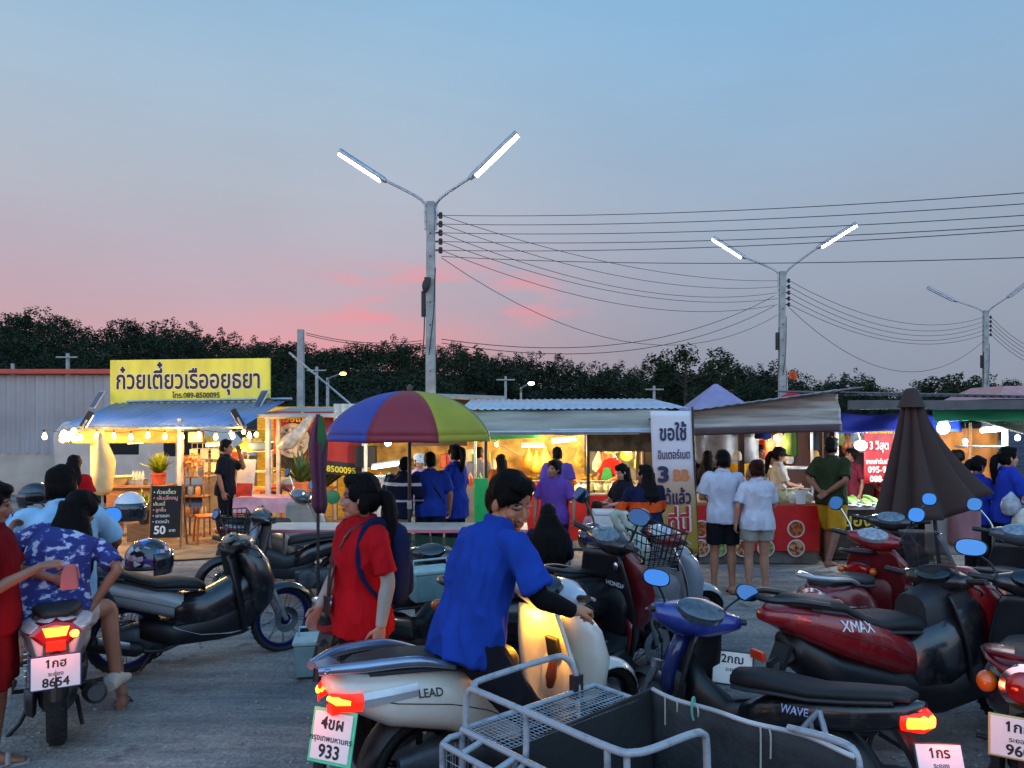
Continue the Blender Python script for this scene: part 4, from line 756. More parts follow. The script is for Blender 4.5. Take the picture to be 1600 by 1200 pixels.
for lab, px_, py_, d_, sz, c_ in (('blue cloth hanging by the brown post behind the couple', 1192, 677, 11.6, (.26, .05, .17), '#18265E'), ('orange bag hanging right of the brown post behind the couple', 1192, 702, 11.9, (.2, .06, .3), '#C8441C'), ('green jacket hanging behind the woman in the black cap', 1236, 690, 11.9, (.24, .08, .46), '#3E5226'), ('dark cap hanging left of the man in the green shirt', 1272, 690, 11.8, (.16, .06, .26), '#23262A'), ('tan paper bag hanging left of the man in the green shirt', 1274, 715, 11.7, (.14, .05, .22), '#8A7240'), ('white switch box on the brown post behind the couple', 1152, 712, 11.3, (.14, .06, .14), '#B8B4AC')):
    t = thing('hanging_goods', lab, 'hanging item', P(px_, py_, d_), 0, 'items hanging in the curry stall'); hx, hy, hz = sz
    MB().loft([[V((hx / 2 * w * math.cos(a), hy * (1 + .4 * math.sin(3 * a)) * math.sin(a), z_ * hz)) for a in [2 * math.pi * k / 16 for k in range(16)]] for z_, w in ((-.5, .85), (-.4, 1.0), (.1, .95), (.38, .7), (.5, .3))]).build('cloth' if 'box' not in lab else 'cover', cloth(c_), t, smooth=9)
tag(bx(None, 'brown_post', m('brown_post', '#3E221A', rough=.7), (gx(1158, 11.5), 11.5, .95), (.08, .08, 1.9)), 'brown wooden post between the couple and the black capped vendor', 'post')
tube_light('cool tube light at the back of the curry stall', P(1085, 688, 13), P(1115, 689, 13), 50, (1, .8, .55)); 
tag(bx(None, 'steel_shelf', steel, (gx(1240, 11.6), 11.6, 1.22), (.9, .35, .03)), 'narrow steel shelf behind the woman in the black cap', 'shelf')
# purple tent and roofs behind
pt = thing('purple_tent', 'purple pyramid tent top behind the awnings', 'tent', (gx(1118, 15.5), 15.5, 0)); MB().loft([[V((s_ * a, s_ * b_, z_)) for a, b_ in ((-1, -1), (1, -1), (1, 1), (-1, 1))] for z_, s_ in ((1.95, .85), (2.15, .6), (2.66, .03))]).build('canopy', m('tent_purple', '#6E7298', rough=.6, var=.1), pt, smooth=0)
for x_ in (-1, 1):
    for y_ in (-1, 1): tb(pt, 'leg', postm, [(x_ * 1.05, y_ * 1.05, 0), (x_ * 1.05, y_ * 1.05, 2.0)], .025)
rt_ = thing('red_tent', 'small red tent peak beside the middle lamp pole', 'tent', (gx(1238, 15), 15, 0)); MB().loft([[V((s_ * a, s_ * b_, z_)) for a, b_ in ((-1, -1), (1, -1), (1, 1), (-1, 1))] for z_, s_ in ((2.25, .38), (2.50, .02))]).build('canopy', cloth('#A02038'), rt_, smooth=0); tb(rt_, 'leg', postm, [(0, 0, 0), (0, 0, 2.5)], .03)
pk = thing('pink_tent', 'pale pink tent roof at the far right behind the brown parasol', 'tent', (gx(1580, 16), 16, 0)); MB().loft([[V((s_ * a * .9, s_ * b_, z_ - .0)) for a, b_ in ((-1, -1), (1, -1), (1, 1), (-1, 1))] for z_, s_ in ((2.35, 1.0), (2.62, .55))]).build('canopy', cloth('#A8807E'), pk, smooth=0); tb(pk, 'leg', postm, [(0, 0, 0), (0, 0, 2.5)], .03)
of = thing('orange_flag', 'small orange flag by the middle lamp pole', 'flag', P(1236, 588, 20)); wavy(MB(), (-.08, 0, -.05), (.2, 0, -.06), (.03, 0, .2), 1, .05, 12).build('cloth', cloth('#C85A2A'), of, smooth=9, solid=.01); tb(of, 'staff', steel, [(-.1, 0, -.15 - 1.8), (-.1, 0, .25)], .015)
# ---- vegetable stall, right
vs_ = thing('vegetable_stall', 'vegetable stall with blue tarp front, dark tin roof and yellow lettered cloth', 'food stall', (gx(1370, 11.0), 11.0, 0))
corrug(MB(), (-.95, -.9, 2.28), (2.4, -.9, 2.22), (0, 2.4, .12), 30, .02, (0, 0, 1)).build('roof', m('dark_tin', '#3E4044', rough=.5, metal=.4, var=.3), vs_, smooth=.9, solid=.006)
bx(vs_, 'roof_edge', m('edge_grey', '#4A4A4C', rough=.6, var=.2), (.8, -.88, 2.14), (3.2, .03, .12))
wavy(MB(), (-1.15, -.35, 1.78), (2.15, 0, -.02), (.1, .2, .26), 2.2, .03, 40, 2).build('blue_tarp', blue_t, vs_, smooth=9, solid=.004)
wavy(MB(), (.45, -.7, 1.92), (2.2, 0, .03), (0, .1, .2), 2, .02, 40, 5).build('green_tarp', pvc, vs_, smooth=9, solid=.004)
for x_ in (-.62, .25): bx(vs_, 'post', postm if x_ < 0 else greyp, (x_, -.1, 1.0), (.04, .04, 2.0))
bx(vs_, 'back_wall', m('maroon_wall', '#3A2222', rough=.85, var=.3, vs=3), (.3, 1.6, .95), (3.6, .05, 1.9)); bx(vs_, 'counter', m('veg_counter', '#3A2E26', rough=.8, var=.3), (-.1, .0, .3), (1.5, .6, .6)); bx(vs_, 'counter_top', m('white_top', '#A8A8A4'), (-.1, -.02, .72), (1.55, .7, .05)); 
MB().grid(lambda u, v: (-.86 + 1.5 * u, -.385 - .02 * math.sin(u * 20), .1 + .58 * v), 40, 4).build('cloth_front', m('dark_cloth', '#2E2620', rough=.9, var=.3), vs_, smooth=9)
q = MB(); text(q, 'ของปุ๋ย', (-.32, -.42, .48), ku, kz, .24, bold=.02); q.build('lettering', vol('#C8A82C'), vs_, smooth=0); q = MB(); text(q, 'ข้าวจี่', (-.25, -.42, .2), ku, kz, .2, bold=.02); q.build('lettering', vol('#C8A82C'), vs_, smooth=0)
tag(wavy(MB(), P(1372, 792, 10.5), V((.5, -.05, -.02)), V((.05, 0, -.32)), 3, .02, 24, 4).build('peach_cloth', cloth('#A86A4C'), None, smooth=9, solid=.004), 'peach cloth draped over the right end of the vegetable table', 'cloth')
for i in range(14):
    rg = random.Random(300 + i); t = thing('vegetable_pack', 'plastic pack of green vegetables on the white table', 'vegetables', (gx(1318 + 7.2 * i, 10.9), 10.75 + .09 * (i % 4), .75 + .02 * (i % 2)), rg.uniform(-.6, .6), 'packs of vegetables on the white table'); MB().ell((0, 0, .035), (.055, .16, .035), rot3(.3, .0, .25), 12, 7).build('vegetable', m('veg%d' % (i % 3), ('#4E7A2C', '#7E9A48', '#2C4E24')[i % 3], rough=.35, var=.4, vs=20), t); bx(t, 'tray', m('tray_white', '#B8BCB8', rough=.4), (0, 0, .008), (.13, .34, .014))
vb = thing('red_price_banner', 'red banner with yellow and white Thai words behind the vegetable table', 'banner', P(1372, 708, 11.6)); bo_ = wavy(MB(), (-.22, 0, -.46), (.46, 0, 0), (0, 0, .96), 1.2, .008, 14).build('vinyl', m('red_vinyl', '#A8181C', rough=.45, var=.3, vs=6), vb, smooth=9, solid=.003)
for s_, z_, sz, c_, f_ in (('ราดหน้าขนมจีน', .30, .1, '#D8C030', .4), ('3 วิสุต', .06, .17, '#D0C8C0', .3), ('จากฟาร์มเปิด', -.16, .1, '#D0D0C8', .4), ('095-95', -.29, .13, '#D8D4D0', .34), ('088-1', -.43, .13, '#D8D4D0', .28)):
    q = MB(); text(q, s_, (.0, -.035, z_), ku, kz, sz, bold=.03, fit=f_); q.build('lettering', vol(c_), bo_, smooth=0)
t = thing('white_bulb', 'glaring white bulb hanging left of the red price banner', 'bulb', P(1345, 696, 10.9)); MB().ell((0, 0, 0), (.085, .085, .07)).build('bulb', glow('#F0F4FF', 26.0), t); tb(t, 'cord', postm, [(0, 0, .05), (-.03, 0, .16), (-.08, 0, .3)], .008); lamp('bulb_light', (0, -.12, -.06), 90, cool, .1, t)
t = thing('white_bulb', 'glaring white lamp at the right edge of the brown parasol', 'bulb', P(1474, 668, 10.6)); MB().ell((0, 0, 0), (.08, .07, .09)).build('bulb', glow('#F0F4FF', 26.0), t); tb(t, 'cord', postm, [(0, 0, .08), (0, 0, .3)], .008); lamp('bulb_light', (0, -.12, -.06), 90, cool, .1, t)
t = thing('woven_basket', 'woven basket of green limes in front of the vegetable table', 'basket', (gx(1396, 8.9), 8.9, .42)); MB().lathe([(.17, 0), (.24, .24), (.26, .25), (.22, .22), (.15, .03)], n=24).build('basket', m('woven', '#9A7440', rough=.8, var=.3, vs=30), t); b = MB()
for k in range(26): rg = random.Random(k); b.ell((rg.uniform(-.15, .15), rg.uniform(-.15, .15), .2 + rg.random() * .06), (.035, .03, .03), None, 8, 5)
b.build('limes', m('lime', '#6A8A24', rough=.4, var=.3), t); tag(bx(None, 'basket_stand', woodm, (gx(1396, 8.9), 8.9, .21), (.4, .3, .42)), 'wooden stand under the basket of limes', 'stand')
# right end stall
re_ = thing('corner_stall', 'stall with pale ruffled canvas and orange curtain at the right edge', 'food stall', (gx(1560, 11.6), 11.6, 0)); wavy(MB(), (-.55, -1.3, 1.74), (2.2, 0, .0), (0, 1.6, .3), 6, .03, 60, 1).build('canvas', m('ruffled_canvas', '#8E8E80', rough=.7, var=.2), re_, smooth=9, solid=.004); wavy(MB(), (-.75, .7, .85), (1.2, 0, 0), (0, 0, .95), 4, .025, 30, 3).build('orange_curtain', m('orange_cloth', '#B8702A', rough=.7, var=.25, vs=4), re_, smooth=9, solid=.004); wavy(MB(), (.48, .6, .8), (.6, 0, 0), (0, 0, .95), 0, .0, 10).build('blue_shutter', m('blue_strip', '#22344E', rough=.6, var=.6, vs=12, stretch=(.1, .1, 3)), re_, smooth=9, solid=.004); bx(re_, 'post', postm, (-.22, -.5, .95), (.06, .06, 1.9)); bx(re_, 'post', postm, (1.5, -.5, .95), (.06, .06, 1.9)); bx(re_, 'counter', m('dark_counter', '#3A342E', rough=.8, var=.2), (.0, -.9, .38), (1.6, .5, .76)); bx(re_, 'steel_shelf', steel, (-.5, -.4, 1.55), (.6, .3, .03))
tube_light('cool white tube under the ruffled canvas at the right edge', P(1533, 673, 11.2), P(1572, 670, 11.2), 60, cool, tubec, .03)
for i in range(8):
    rg = random.Random(500 + i); t = thing('goods_bag', 'bag of pale snacks on the counter beside the women in blue', 'food bag', (gx(1530 + 11 * i, 10.75), 10.7, .77), 0, 'bags on the corner stall counter'); MB().ell((0, 0, .08), (.09, .07, .09), None, 12, 8).build('bag', m('gb%d' % (i % 3), ('#B8B4A8', '#7E9A58', '#B89A88')[i % 3], rough=.35, var=.4, vs=16), t)
for i in range(9):
    rg = random.Random(800 + i); t = thing('hanging_bag', 'small bag hanging at the back of the vegetable stall', 'bag', P(1300 + 12 * i, 690 + rg.uniform(-12, 18), 12.3), 0, 'bags hanging at the back of the vegetable stall'); MB().loft([[V((r_ * math.cos(a), r_ * .5 * math.sin(a), z_)) for a in [2 * math.pi * k / 12 for k in range(12)]] for z_, r_ in ((-.15, .05), (-.1, .09), (0, .085), (.1, .04), (.16, .015))]).build('bag', m('vhb%d' % (i % 4), ('#B0A890', '#7E8A3A', '#B06030', '#8E9AA0')[i % 4], rough=.45, var=.35, vs=14), t)
for i, (px_, py_, d_) in enumerate(((776, 694, 12.6), (930, 699, 13.0), (988, 697, 13.0), (1132, 690, 11.9), (1212, 684, 12.0), (1508, 690, 11.4), (1590, 684, 11.0))):
    t = thing('small_bulb', 'small bare bulb hanging on a cord inside the stalls, one of several', 'bulb', P(px_, py_, d_), 0, 'small bare bulbs inside the stalls'); MB().ell((0, 0, 0), (.034, .034, .042)).build('bulb', bulb_e if i < 5 else glow('#F0F4FF', 26.0), t); tb(t, 'cord', blackp, [(0, 0, .03), (0, 0, .28)], .005)
    if i in (2, 4): lamp('bulb_light', (0, -.1, -.08), 45, (1, .72, .4), .1, t)
for i, (px_, d_, h_) in enumerate(((742, 11.8, 1.9), (1003, 12.0, 1.95), (1078, 11.2, 2.0), (1268, 11.6, 2.0), (1440, 11.6, 2.0), (1516, 11.0, 1.9))):
    t = MB().tube([(0, 0, 0), (.01, 0, h_ * .5), (0, 0, h_)], .02, 8).build('stall_pole', (steel, postm, woodm)[i % 3]); t.location = (gx(px_, d_), d_, 0); tag(t, 'slim pole holding up the awnings between the stalls', 'pole', 'slim awning poles')
# ---- closed brown parasol
bpz = thing('closed_parasol', 'large closed dark brown parasol in front of the vegetable stall', 'parasol', (gx(1424, 7.6), 7.6, 0), 0)
def par(u, v):
    a = 2 * math.pi * u; n8 = abs(math.cos(4 * a)) ** 1.5; z = 2.22 - 1.24 * v; r = .055 + .215 * v ** 1.15
    r *= .62 + .5 * n8; sk = .34 * v * v
    return (r * math.cos(a) * 1.25 + (.14 * v * v if math.cos(a) > 0 else .0) + (sk * .9 * max(0, math.cos(a)) ** 2), r * math.sin(a) * .8, z + .24 * v * max(0, math.cos(a)) ** 2 - .03 * (1 - n8) * v + .0)
bmt = m('brown_canvas', '#33231F', rough=.85, var=.18, vs=3, bump=.15, bs=60)
MB().grid(par, 128, 20).build('canopy', bmt, bpz, smooth=9, solid=.004)
MB().lathe([(.01, 2.26), (.05, 2.25), (.075, 2.2), (.13, 2.07), (.125, 2.065), (.06, 2.19)], n=16).build('top_cap', bmt, bpz); tb(bpz, 'pole', greyp, [(0, 0, 0), (0, 0, 2.25)], .024, 10); tb(bpz, 'handle', greyp, [(.25, -.05, .5), (.2, -.05, 1.0)], .02); MB().lathe([(.26, 0), (.26, .05), (.06, .09), (.05, .3)], n=18).build('base', greyp, bpz)
tag(bx(None, 'pale_bag', m('pale_fabric', '#8E8A84', rough=.8, var=.2), (gx(1478, 8.4), 8.4, .72), (.42, .14, .5), bev=.04), 'pale square cloth bag hanging below the brown parasol edge', 'bag'); tag(bx(None, 'pink_backpack', cloth('#8C6468'), (gx(1506, 8.3), 8.3, .80), (.32, .18, .44), bev=.06), 'pink backpack behind the woman in blue next to the brown parasol', 'backpack')
# ================================================================== PEOPLE
REM = []
def lerp(a, b, t): return a + (b - a) * t
def seg(p, q, t): return V(p).lerp(V(q), t)
def ring(c, lat, dep, hw, hd, n=18, pw=2.3):
    out = []
    for i in range(n):
        a = 2 * math.pi * i / n; ca, sa = math.cos(a), math.sin(a)
        out.append(c + lat * hw * math.copysign(abs(ca) ** (2 / pw), ca) + dep * hd * math.copysign(abs(sa) ** (2 / pw), sa))
    return out
def hand(mb, wr, d, n, side, curl=.5, s=1.0, thumb=1.0):
    """wr wrist, d finger direction, n palm facing, side sign of the thumb across the palm"""
    wr = V(wr); d = V(d).normalized(); n = V(n); n = (n - d * n.dot(d)).normalized(); a = d.cross(n) * side
    rings = []
    for t, w, h in ((-.01, .026, .02), (.02, .034, .017), (.055, .04, .015), (.088, .039, .012)):
        rings.append(ring(wr + d * t * s, a, n, w * s, h * s, 10, 2.6))
    mb.loft(rings)
    for off, ln, f in ((.029, .068, 1), (.0095, .077, .98), (-.0105, .072, 1.03), (-.029, .056, 1.1)):
        p = wr + (d * .086 + a * off) * s; pts = [p - d * .02 * s, p]; ang = 0
        for k, q in enumerate((.42, .33, .25)):
            ang += curl * f * (.9, 1.15, .8)[k]; pts.append(pts[-1] + (d * math.cos(ang) + n * math.sin(ang)) * ln * q * s)
        mb.tube(pts, [.0098 * s, .0095 * s, .0088 * s, .008 * s, .0065 * s], 8)
    p = wr + (d * .018 + a * .028) * s; td = (a * .75 * thumb + d * .65 + n * .35).normalized(); td2 = (a * .2 + d * .8 + n * (.4 + curl * .3)).normalized()
    mb.tube([p - td * .012 * s, p + td * .03 * s, p + td * .035 * s + td2 * .025 * s, p + td * .035 * s + td2 * .048 * s], [.013 * s, .0115 * s, .0098 * s, .007 * s], 8)
SKIN = {}
def skin_mats(col):
    if col in SKIN: return SKIN[col]
    sk = m('skin_' + col, col, rough=.52, var=.1, vs=12, bump=.04, bs=180, sss=.12)
    SKIN[col] = [sk, m('lip_' + col, (lin(col)[0] * .72, lin(col)[1] * .45, lin(col)[2] * .45), rough=.45, var=.1), m('eye_brow', '#0E0B0A', rough=.5, var=.1), m('stubble_' + col, (lin(col)[0] * .5, lin(col)[1] * .5, lin(col)[2] * .55), rough=.7, var=.5, vs=200)]
    return SKIN[col]
ST = dict(aL=((-.02, .24, 1.13), (.05, .25, .9)), aR=((-.02, -.24, 1.13), (.05, -.25, .9)), lL=((.02, .1, .49), (-.01, .11, .08)), lR=((.02, -.1, .49), (-.01, -.11, .08)))
def person(label, x, y, yaw, h=1.62, z=0.0, pel=(0, 0, .95), che=(.01, 0, 1.24), nck=(0, 0, 1.435), head=None, tw=0, hyaw=0, hpit=0, hroll=0, aL=None, aR=None, lL=None, lR=None,
           skin='#8A5B42', shirt='#B9BCC4', sleeve='short', pants='#15161C', plen='long', hair='short', hairc='#060505', shoes='#1A1A1C', foot='shoe', girth=1.0, female=False, vox=.013, curl=.55,
           collar=True, shirtmat=None, hem=-.03, group=None, hs=1.0, toe=(0, 0), beard=False, palm=None, fdir=None, armsleeve=None, bands=None, hwide=1.0, bust=0, hlen=.45, drape=1.0, fold=.006):
    k = h / 1.7
    t = thing('person', label, 'person', (x, y, z), R(yaw), group, k)
    aL = aL or ST['aL']; aR = aR or ST['aR']; lL = lL or ST['lL']; lR = lR or ST['lR']
    pel, che, nck = V(pel), V(che), V(nck)
    up = (nck - che).normalized(); T = Matrix.Rotation(R(tw), 3, 'Z')
    lat0 = V((0, 1, 0)); lat1 = T @ lat0
    shw = (.165 if female else .185) * girth ** .5; hipw = (.088 if female else .085)
    dep1 = up.cross(lat1).normalized() * -1; lat1 = (up.cross(dep1)).normalized(); lat1 = lat1 if lat1.dot(T @ lat0) > 0 else -lat1
    fwd1 = lat1.cross(up).normalized()
    head = V(head) if head else nck + up * .135 + fwd1 * .025
    SHL = nck - up * .055 + lat1 * shw; SHR = nck - up * .055 - lat1 * shw
    pup = (che - pel).normalized()
    HL = pel - pup * .05 + lat0 * hipw; HR = pel - pup * .05 - lat0 * hipw
    # torso stations: centre, lateral half, depth half
    g = girth
    def torso(off=0.0, top=True, hemz=None, flare=0.0):
        st = []
        hz = -.09 if hemz is None else hemz
        st.append((pel + pup * hz, (.172 if female else .163) * g + off + flare, .118 * g + off + flare))
        if hz < -.02: st.append((pel, (.17 if female else .162) * g + off + flare * .8, .12 * g + off + flare * .7))
        wst = seg(pel, che, .45); st.append((wst, (.138 if female else .15) * g + off + flare * .5, .1 * g + off + flare * .45))
        st.append((che, (.153 if female else .168) * g ** .7 + off, (.112 + bust) * g ** .6 + off))
        st.append((seg(che, nck, .5), (.16 if female else .178) * g ** .6 + off, (.105 + bust * .6) * g ** .5 + off))
        st.append((seg(che, nck, .78), (.145 if female else .16) * g ** .5 + off, .082 * g ** .5 + off))
        if top:
            st.append((seg(che, nck, .97), .078 + off * .9, .062 + off * .7)); st.append((nck + up * .025, .054 + off * .5, .054 + off * .5))
        rings = []
        for i, (c, hw, hd) in enumerate(st):
            q = i / (len(st) - 1); la = lat0.lerp(lat1, q).normalized(); u = (pup.lerp(up, q)).normalized(); de = la.cross(u).normalized()
            rings.append(ring(c, la, de, hw, hd))
        return rings
    def limb(mb, pts, r, n=12, sm=4): mb.tube([V(p) for p in pts], r, n, smooth=sm)
    # ---- body
    b = MB(); b.loft(torso(-.01 if shirt else 0))
    ar = .86 if female else 1.0; pf = (palm or {}); ff = (fdir or {})
    for s, S, A in ((1, SHL, aL), (-1, SHR, aR)):
        E, Wt = V(A[0]), V(A[1])
        limb(b, (S - lat1 * s * .03, S, seg(S, E, .5), E, seg(E, Wt, .35), Wt), [.04 * ar, .046 * ar, .043 * ar, .039 * ar, .04 * ar, .027 * ar])
        b.ell(S, .046 * ar)
        fd = V(ff.get(s, (Wt - E))).normalized(); pn = V(pf.get(s, (0, -s, 0))); side = 1
        ac = fd.cross((pn - fd * pn.dot(fd)).normalized())
        thumbdir = fwd1 if abs(fwd1.dot(ac)) > .25 else V((0, 0, 1))
        side = 1 if ac.dot(thumbdir) > 0 else -1
        hand(b, Wt, fd, pn, side, curl, .95 if female else 1.03)
    for s, Hp, Lg in ((1, HL, lL), (-1, HR, lR)):
        K, An = V(Lg[0]), V(Lg[1])
        limb(b, (Hp + V((0, 0, .03)), seg(Hp, K, .25), seg(Hp, K, .7), K, seg(K, An, .3), seg(K, An, .75), An), [.09 * g, .088 * g, .066, .054, .055, .04, .035])
        td = R(toe[0 if s > 0 else 1]); fo = Matrix.Rotation(td, 3, 'Z') @ V((1, 0, 0)); la = V((-fo.y, fo.x, 0))
        H = An + V((0, 0, -.06)); rings = []
        for q, w, hh, zz in ((-.065, .028, .03, .0), (-.04, .036, .045, .012), (.03, .036, .042, .012), (.09, .042, .026, -.006), (.14, .042, .018, -.013), (.175, .03, .012, -.017)):
            rings.append(ring(H + fo * q + V((0, 0, zz)), la, V((0, 0, 1)), w, hh, 12))
        b.loft(rings); b.tube([An + V((0, 0, .03)), H + V((0, 0, .01))], [.036, .036], 10)
    HM = Matrix.Rotation(R(tw + hyaw), 3, 'Z') @ Matrix.Rotation(R(hpit), 3, 'Y') @ Matrix.Rotation(R(hroll), 3, 'X'); e = hs
    def hp(a, b_, c): return head + HM @ V((a * e, b_ * e, c * e))
    b.tube([nck - up * .04, nck + up * .03, hp(-.015, 0, -.05)], [.06 if not female else .05, .052 if not female else .043, .05 * e], 14)
    b.ell(hp(-.012, 0, .03), (.092 * e, .074 * e, .092 * e), HM, 18, 12)
    b.ell(hp(.022, 0, -.026), (.064 * e, .062 * e, .078 * e), HM, 18, 12); b.ell(hp(.01, 0, -.062), (.055 * e, .054 * e, .036 * e), HM, 18, 12)
    b.ell(hp(.05, 0, -.083), (.032 * e, .035 * e, .026 * e), HM)               # chin
    b.tube([hp(.081, 0, .014), hp(.098, 0, -.02), hp(.086, 0, -.034)], [.007 * e, .0115 * e, .009 * e], 10, smooth=3)   # nose
    for s in (1, -1):
        b.ell(hp(.092, s * .012, -.034), (.01 * e, .009 * e, .007 * e), HM, 8, 6)
        b.ell(hp(.074, s * .03, .022), (.014 * e, .024 * e, .008 * e), HM, 10, 6)  # brow
        b.ell(hp(.058, s * .04, -.022), (.022 * e, .02 * e, .022 * e), HM, 10, 6)  # cheek
        b.ell(hp(-.008, s * .077, -.008), (.02 * e, .011 * e, .032 * e), HM, 10, 8)  # ear
    b.ell(hp(.084, 0, -.055), (.011 * e, .024 * e, .006 * e), HM, 10, 6); b.ell(hp(.081, 0, -.067), (.012 * e, .02 * e, .007 * e), HM, 10, 6)
    bo = b.build('body', skin_mats(skin), t, smooth=9)
    inv = HM.transposed()
    def face(me):
        for p in me.polygons:
            c = inv @ (V(p.center) - head) / e
            if c.x < .02 or abs(c.y) > .075 or abs(c.z) > .12: continue
            ay = abs(c.y)
            if abs(c.z + .061) < .0105 and ay < .026 and c.x > .07: p.material_index = 1
            elif ay > .012 and ay < .05 and abs(c.z - .034 + max(0, ay - .032) * .35) < .0042 and c.x > .05: p.material_index = 2
            elif abs(ay - .031) < .0145 and abs(c.z - .005) < (.0026 if hpit > 10 else .0042) and c.x > .05: p.material_index = 2
            elif beard and c.x > .03 and ((abs(c.z + .046) < .006 and ay < .03 and c.x > .07) or (c.z < -.074 and ay < .034 and c.x > .035) or (c.z < -.06 and ay > .045 and c.x > .02)): p.material_index = 3
    REM.append((bo, vox * .55 if hs > 1 else vox * .75, face, 2, 0))
    # ---- trousers
    if plen != 'none':
        q = MB(); st = torso(.012); q.loft(st[:3])
        for s, Hp, Lg in ((1, HL, lL), (-1, HR, lR)):
            K, An = V(Lg[0]), V(Lg[1])
            if plen == 'long': limb(q, (Hp + V((0, 0, .02)), seg(Hp, K, .3), seg(Hp, K, .75), K, seg(K, An, .4), seg(K, An, .93)), [.105 * g, .1 * g, .082, .072, .068, .058])
            elif plen == 'skirt': pass
            else:
                f = {'short': .5, 'shorts': .78, 'knee': .97}[plen]
                limb(q, (Hp + V((0, 0, .02)), seg(Hp, K, f * .4), seg(Hp, K, f)), [.108 * g, .108 * g, .098 * g])
        if plen == 'skirt':
            q.loft([ring(pel + V((0, 0, -.02)), lat0, V((1, 0, 0)), .17, .13), ring(V((pel.x * .6, 0, .7)), lat0, V((1, 0, 0)), .2, .17), ring(V((pel.x * .3, 0, .42)), lat0, V((1, 0, 0)), .21, .19)])
        po = q.build('trousers' if plen in ('long',) else ('skirt' if plen == 'skirt' else 'shorts'), cloth(pants), t, smooth=9); REM.append((po, vox, None, 2, fold))
    # ---- shirt
    if shirt:
        q = MB(); q.loft(torso(.012 + .006 * drape, True, hem - .09, .007 * drape))
        for s, S, A in ((1, SHL, aL), (-1, SHR, aR)):
            E, Wt = V(A[0]), V(A[1])
            if sleeve == 'short': limb(q, (S - lat1 * s * .06 - up * .02, S - lat1 * s * .008 - up * .006, seg(S, E, .45), seg(S, E, .85)), [.064, .068 * ar, .067 * ar, .077 * ar])
            elif sleeve == 'long': limb(q, (S - lat1 * s * .05 - up * .012, S + up * .002, seg(S, E, .5), E, seg(E, Wt, .5), seg(E, Wt, .96)), [.06, .068 * ar, .062 * ar, .057 * ar, .053 * ar, .044 * ar])
            else: limb(q, (S - lat1 * s * .06, S), [.055, .06 * ar])
        if collar:
            q.tube([nck + up * (.022 + .012 * math.cos(a)) + lat1 * .066 * math.sin(a) - fwd1 * .064 * math.cos(a) for a in [2 * math.pi * i / 16 for i in range(16)]], .016, 8, loop=True)
        def band(me):
            for p in me.polygons:
                for bi, (z0, z1, hx_) in enumerate(bands):
                    if z0 < p.center.z < z1: p.material_index = bi + 1
        so_ = q.build('shirt', [shirtmat or cloth(shirt)] + [cloth(b_[2]) for b_ in bands or ()], t, smooth=9); REM.append((so_, vox, band if bands else None, 3, fold * drape))
    if armsleeve:
        for s, S, A in ((1, SHL, aL), (-1, SHR, aR)):
            E, Wt = V(A[0]), V(A[1])
            MB().tube([seg(S, E, .55), E, seg(E, Wt, .35), seg(E, Wt, .97)], [.052 * ar, .046 * ar, .047 * ar, .033 * ar], 14, smooth=5).build('arm_sleeve', cloth(armsleeve), t)
    # ---- hair
    hm = m('hair_' + hairc, hairc, rough=.6, var=.3, vs=4, bump=.5, bs=55, stretch=(4, 4, .6), spec=.12)
    q = MB()
    if hair != 'none':
        q.ell(hp(-.022, 0, .05), (.093 * e, .082 * e, .086 * e), HM, 18, 12); q.ell(hp(-.05, 0, .0), (.066 * e, .079 * e, .075 * e), HM, 16, 10)
        q.ell(hp(.024, 0, .096), (.056 * e, .064 * e, .034 * e), HM, 14, 8)
        if hair == 'short':
            for s in (1, -1): q.ell(hp(.01, s * .07, .03), (.03 * e, .014 * e, .035 * e), HM, 8, 6); q.ell(hp(-.028, s * .068, -.022), (.022 * e, .012 * e, .05 * e), HM, 8, 6)
        else:
            for s in (1, -1): q.ell(hp(.012, s * .068, .035), (.04 * e, .018 * e, .05 * e), HM, 8, 6); q.ell(hp(-.03, s * .072, -.02), (.035 * e, .016 * e, .06 * e), HM, 8, 6)
        if hair in ('pony', 'lowpony'):
            z0 = .06 if hair == 'pony' else .0
            q.tube([hp(-.09, 0, z0), hp(-.135, 0, z0 + .01), hp(-.16, .0, z0 - .08), hp(-.15, .01, z0 - .2), hp(-.14, .01, z0 - hlen * .75)], [.03, .034, .042, .036, .012], 12, smooth=4)
        if hair == 'bun': q.ell(hp(-.1, 0, .06), (.045, .048, .045), HM)
        if hair == 'long':
            dn = (V((0, 0, -1)) * .9 - up * .35).normalized()
            c0 = hp(-.05, 0, 0); bk = -fwd1
            q.loft([ring(c0 + V((0, 0, .03)), HM @ V((0, 1, 0)), HM @ V((1, 0, 0)), .085, .075), ring(c0 + dn * .1 + bk * .02, lat1, fwd1, .1 * hwide, .07), ring(c0 + dn * .2 + bk * .06, lat1, fwd1, .125 * hwide, .06), ring(c0 + dn * max(.24, hlen * .7) + bk * .09, lat1, fwd1, .13 * hwide, .05), ring(c0 + dn * max(.28, hlen) + bk * .1, lat1, fwd1, .1 * hwide, .035), ring(c0 + dn * (max(.28, hlen) + .07) + bk * .1, lat1, fwd1, .05 * hwide, .02)])
        ho = q.build('hair', hm, t, smooth=9); REM.append((ho, vox * .7, (strands if vox < .012 else None), 2, .006))
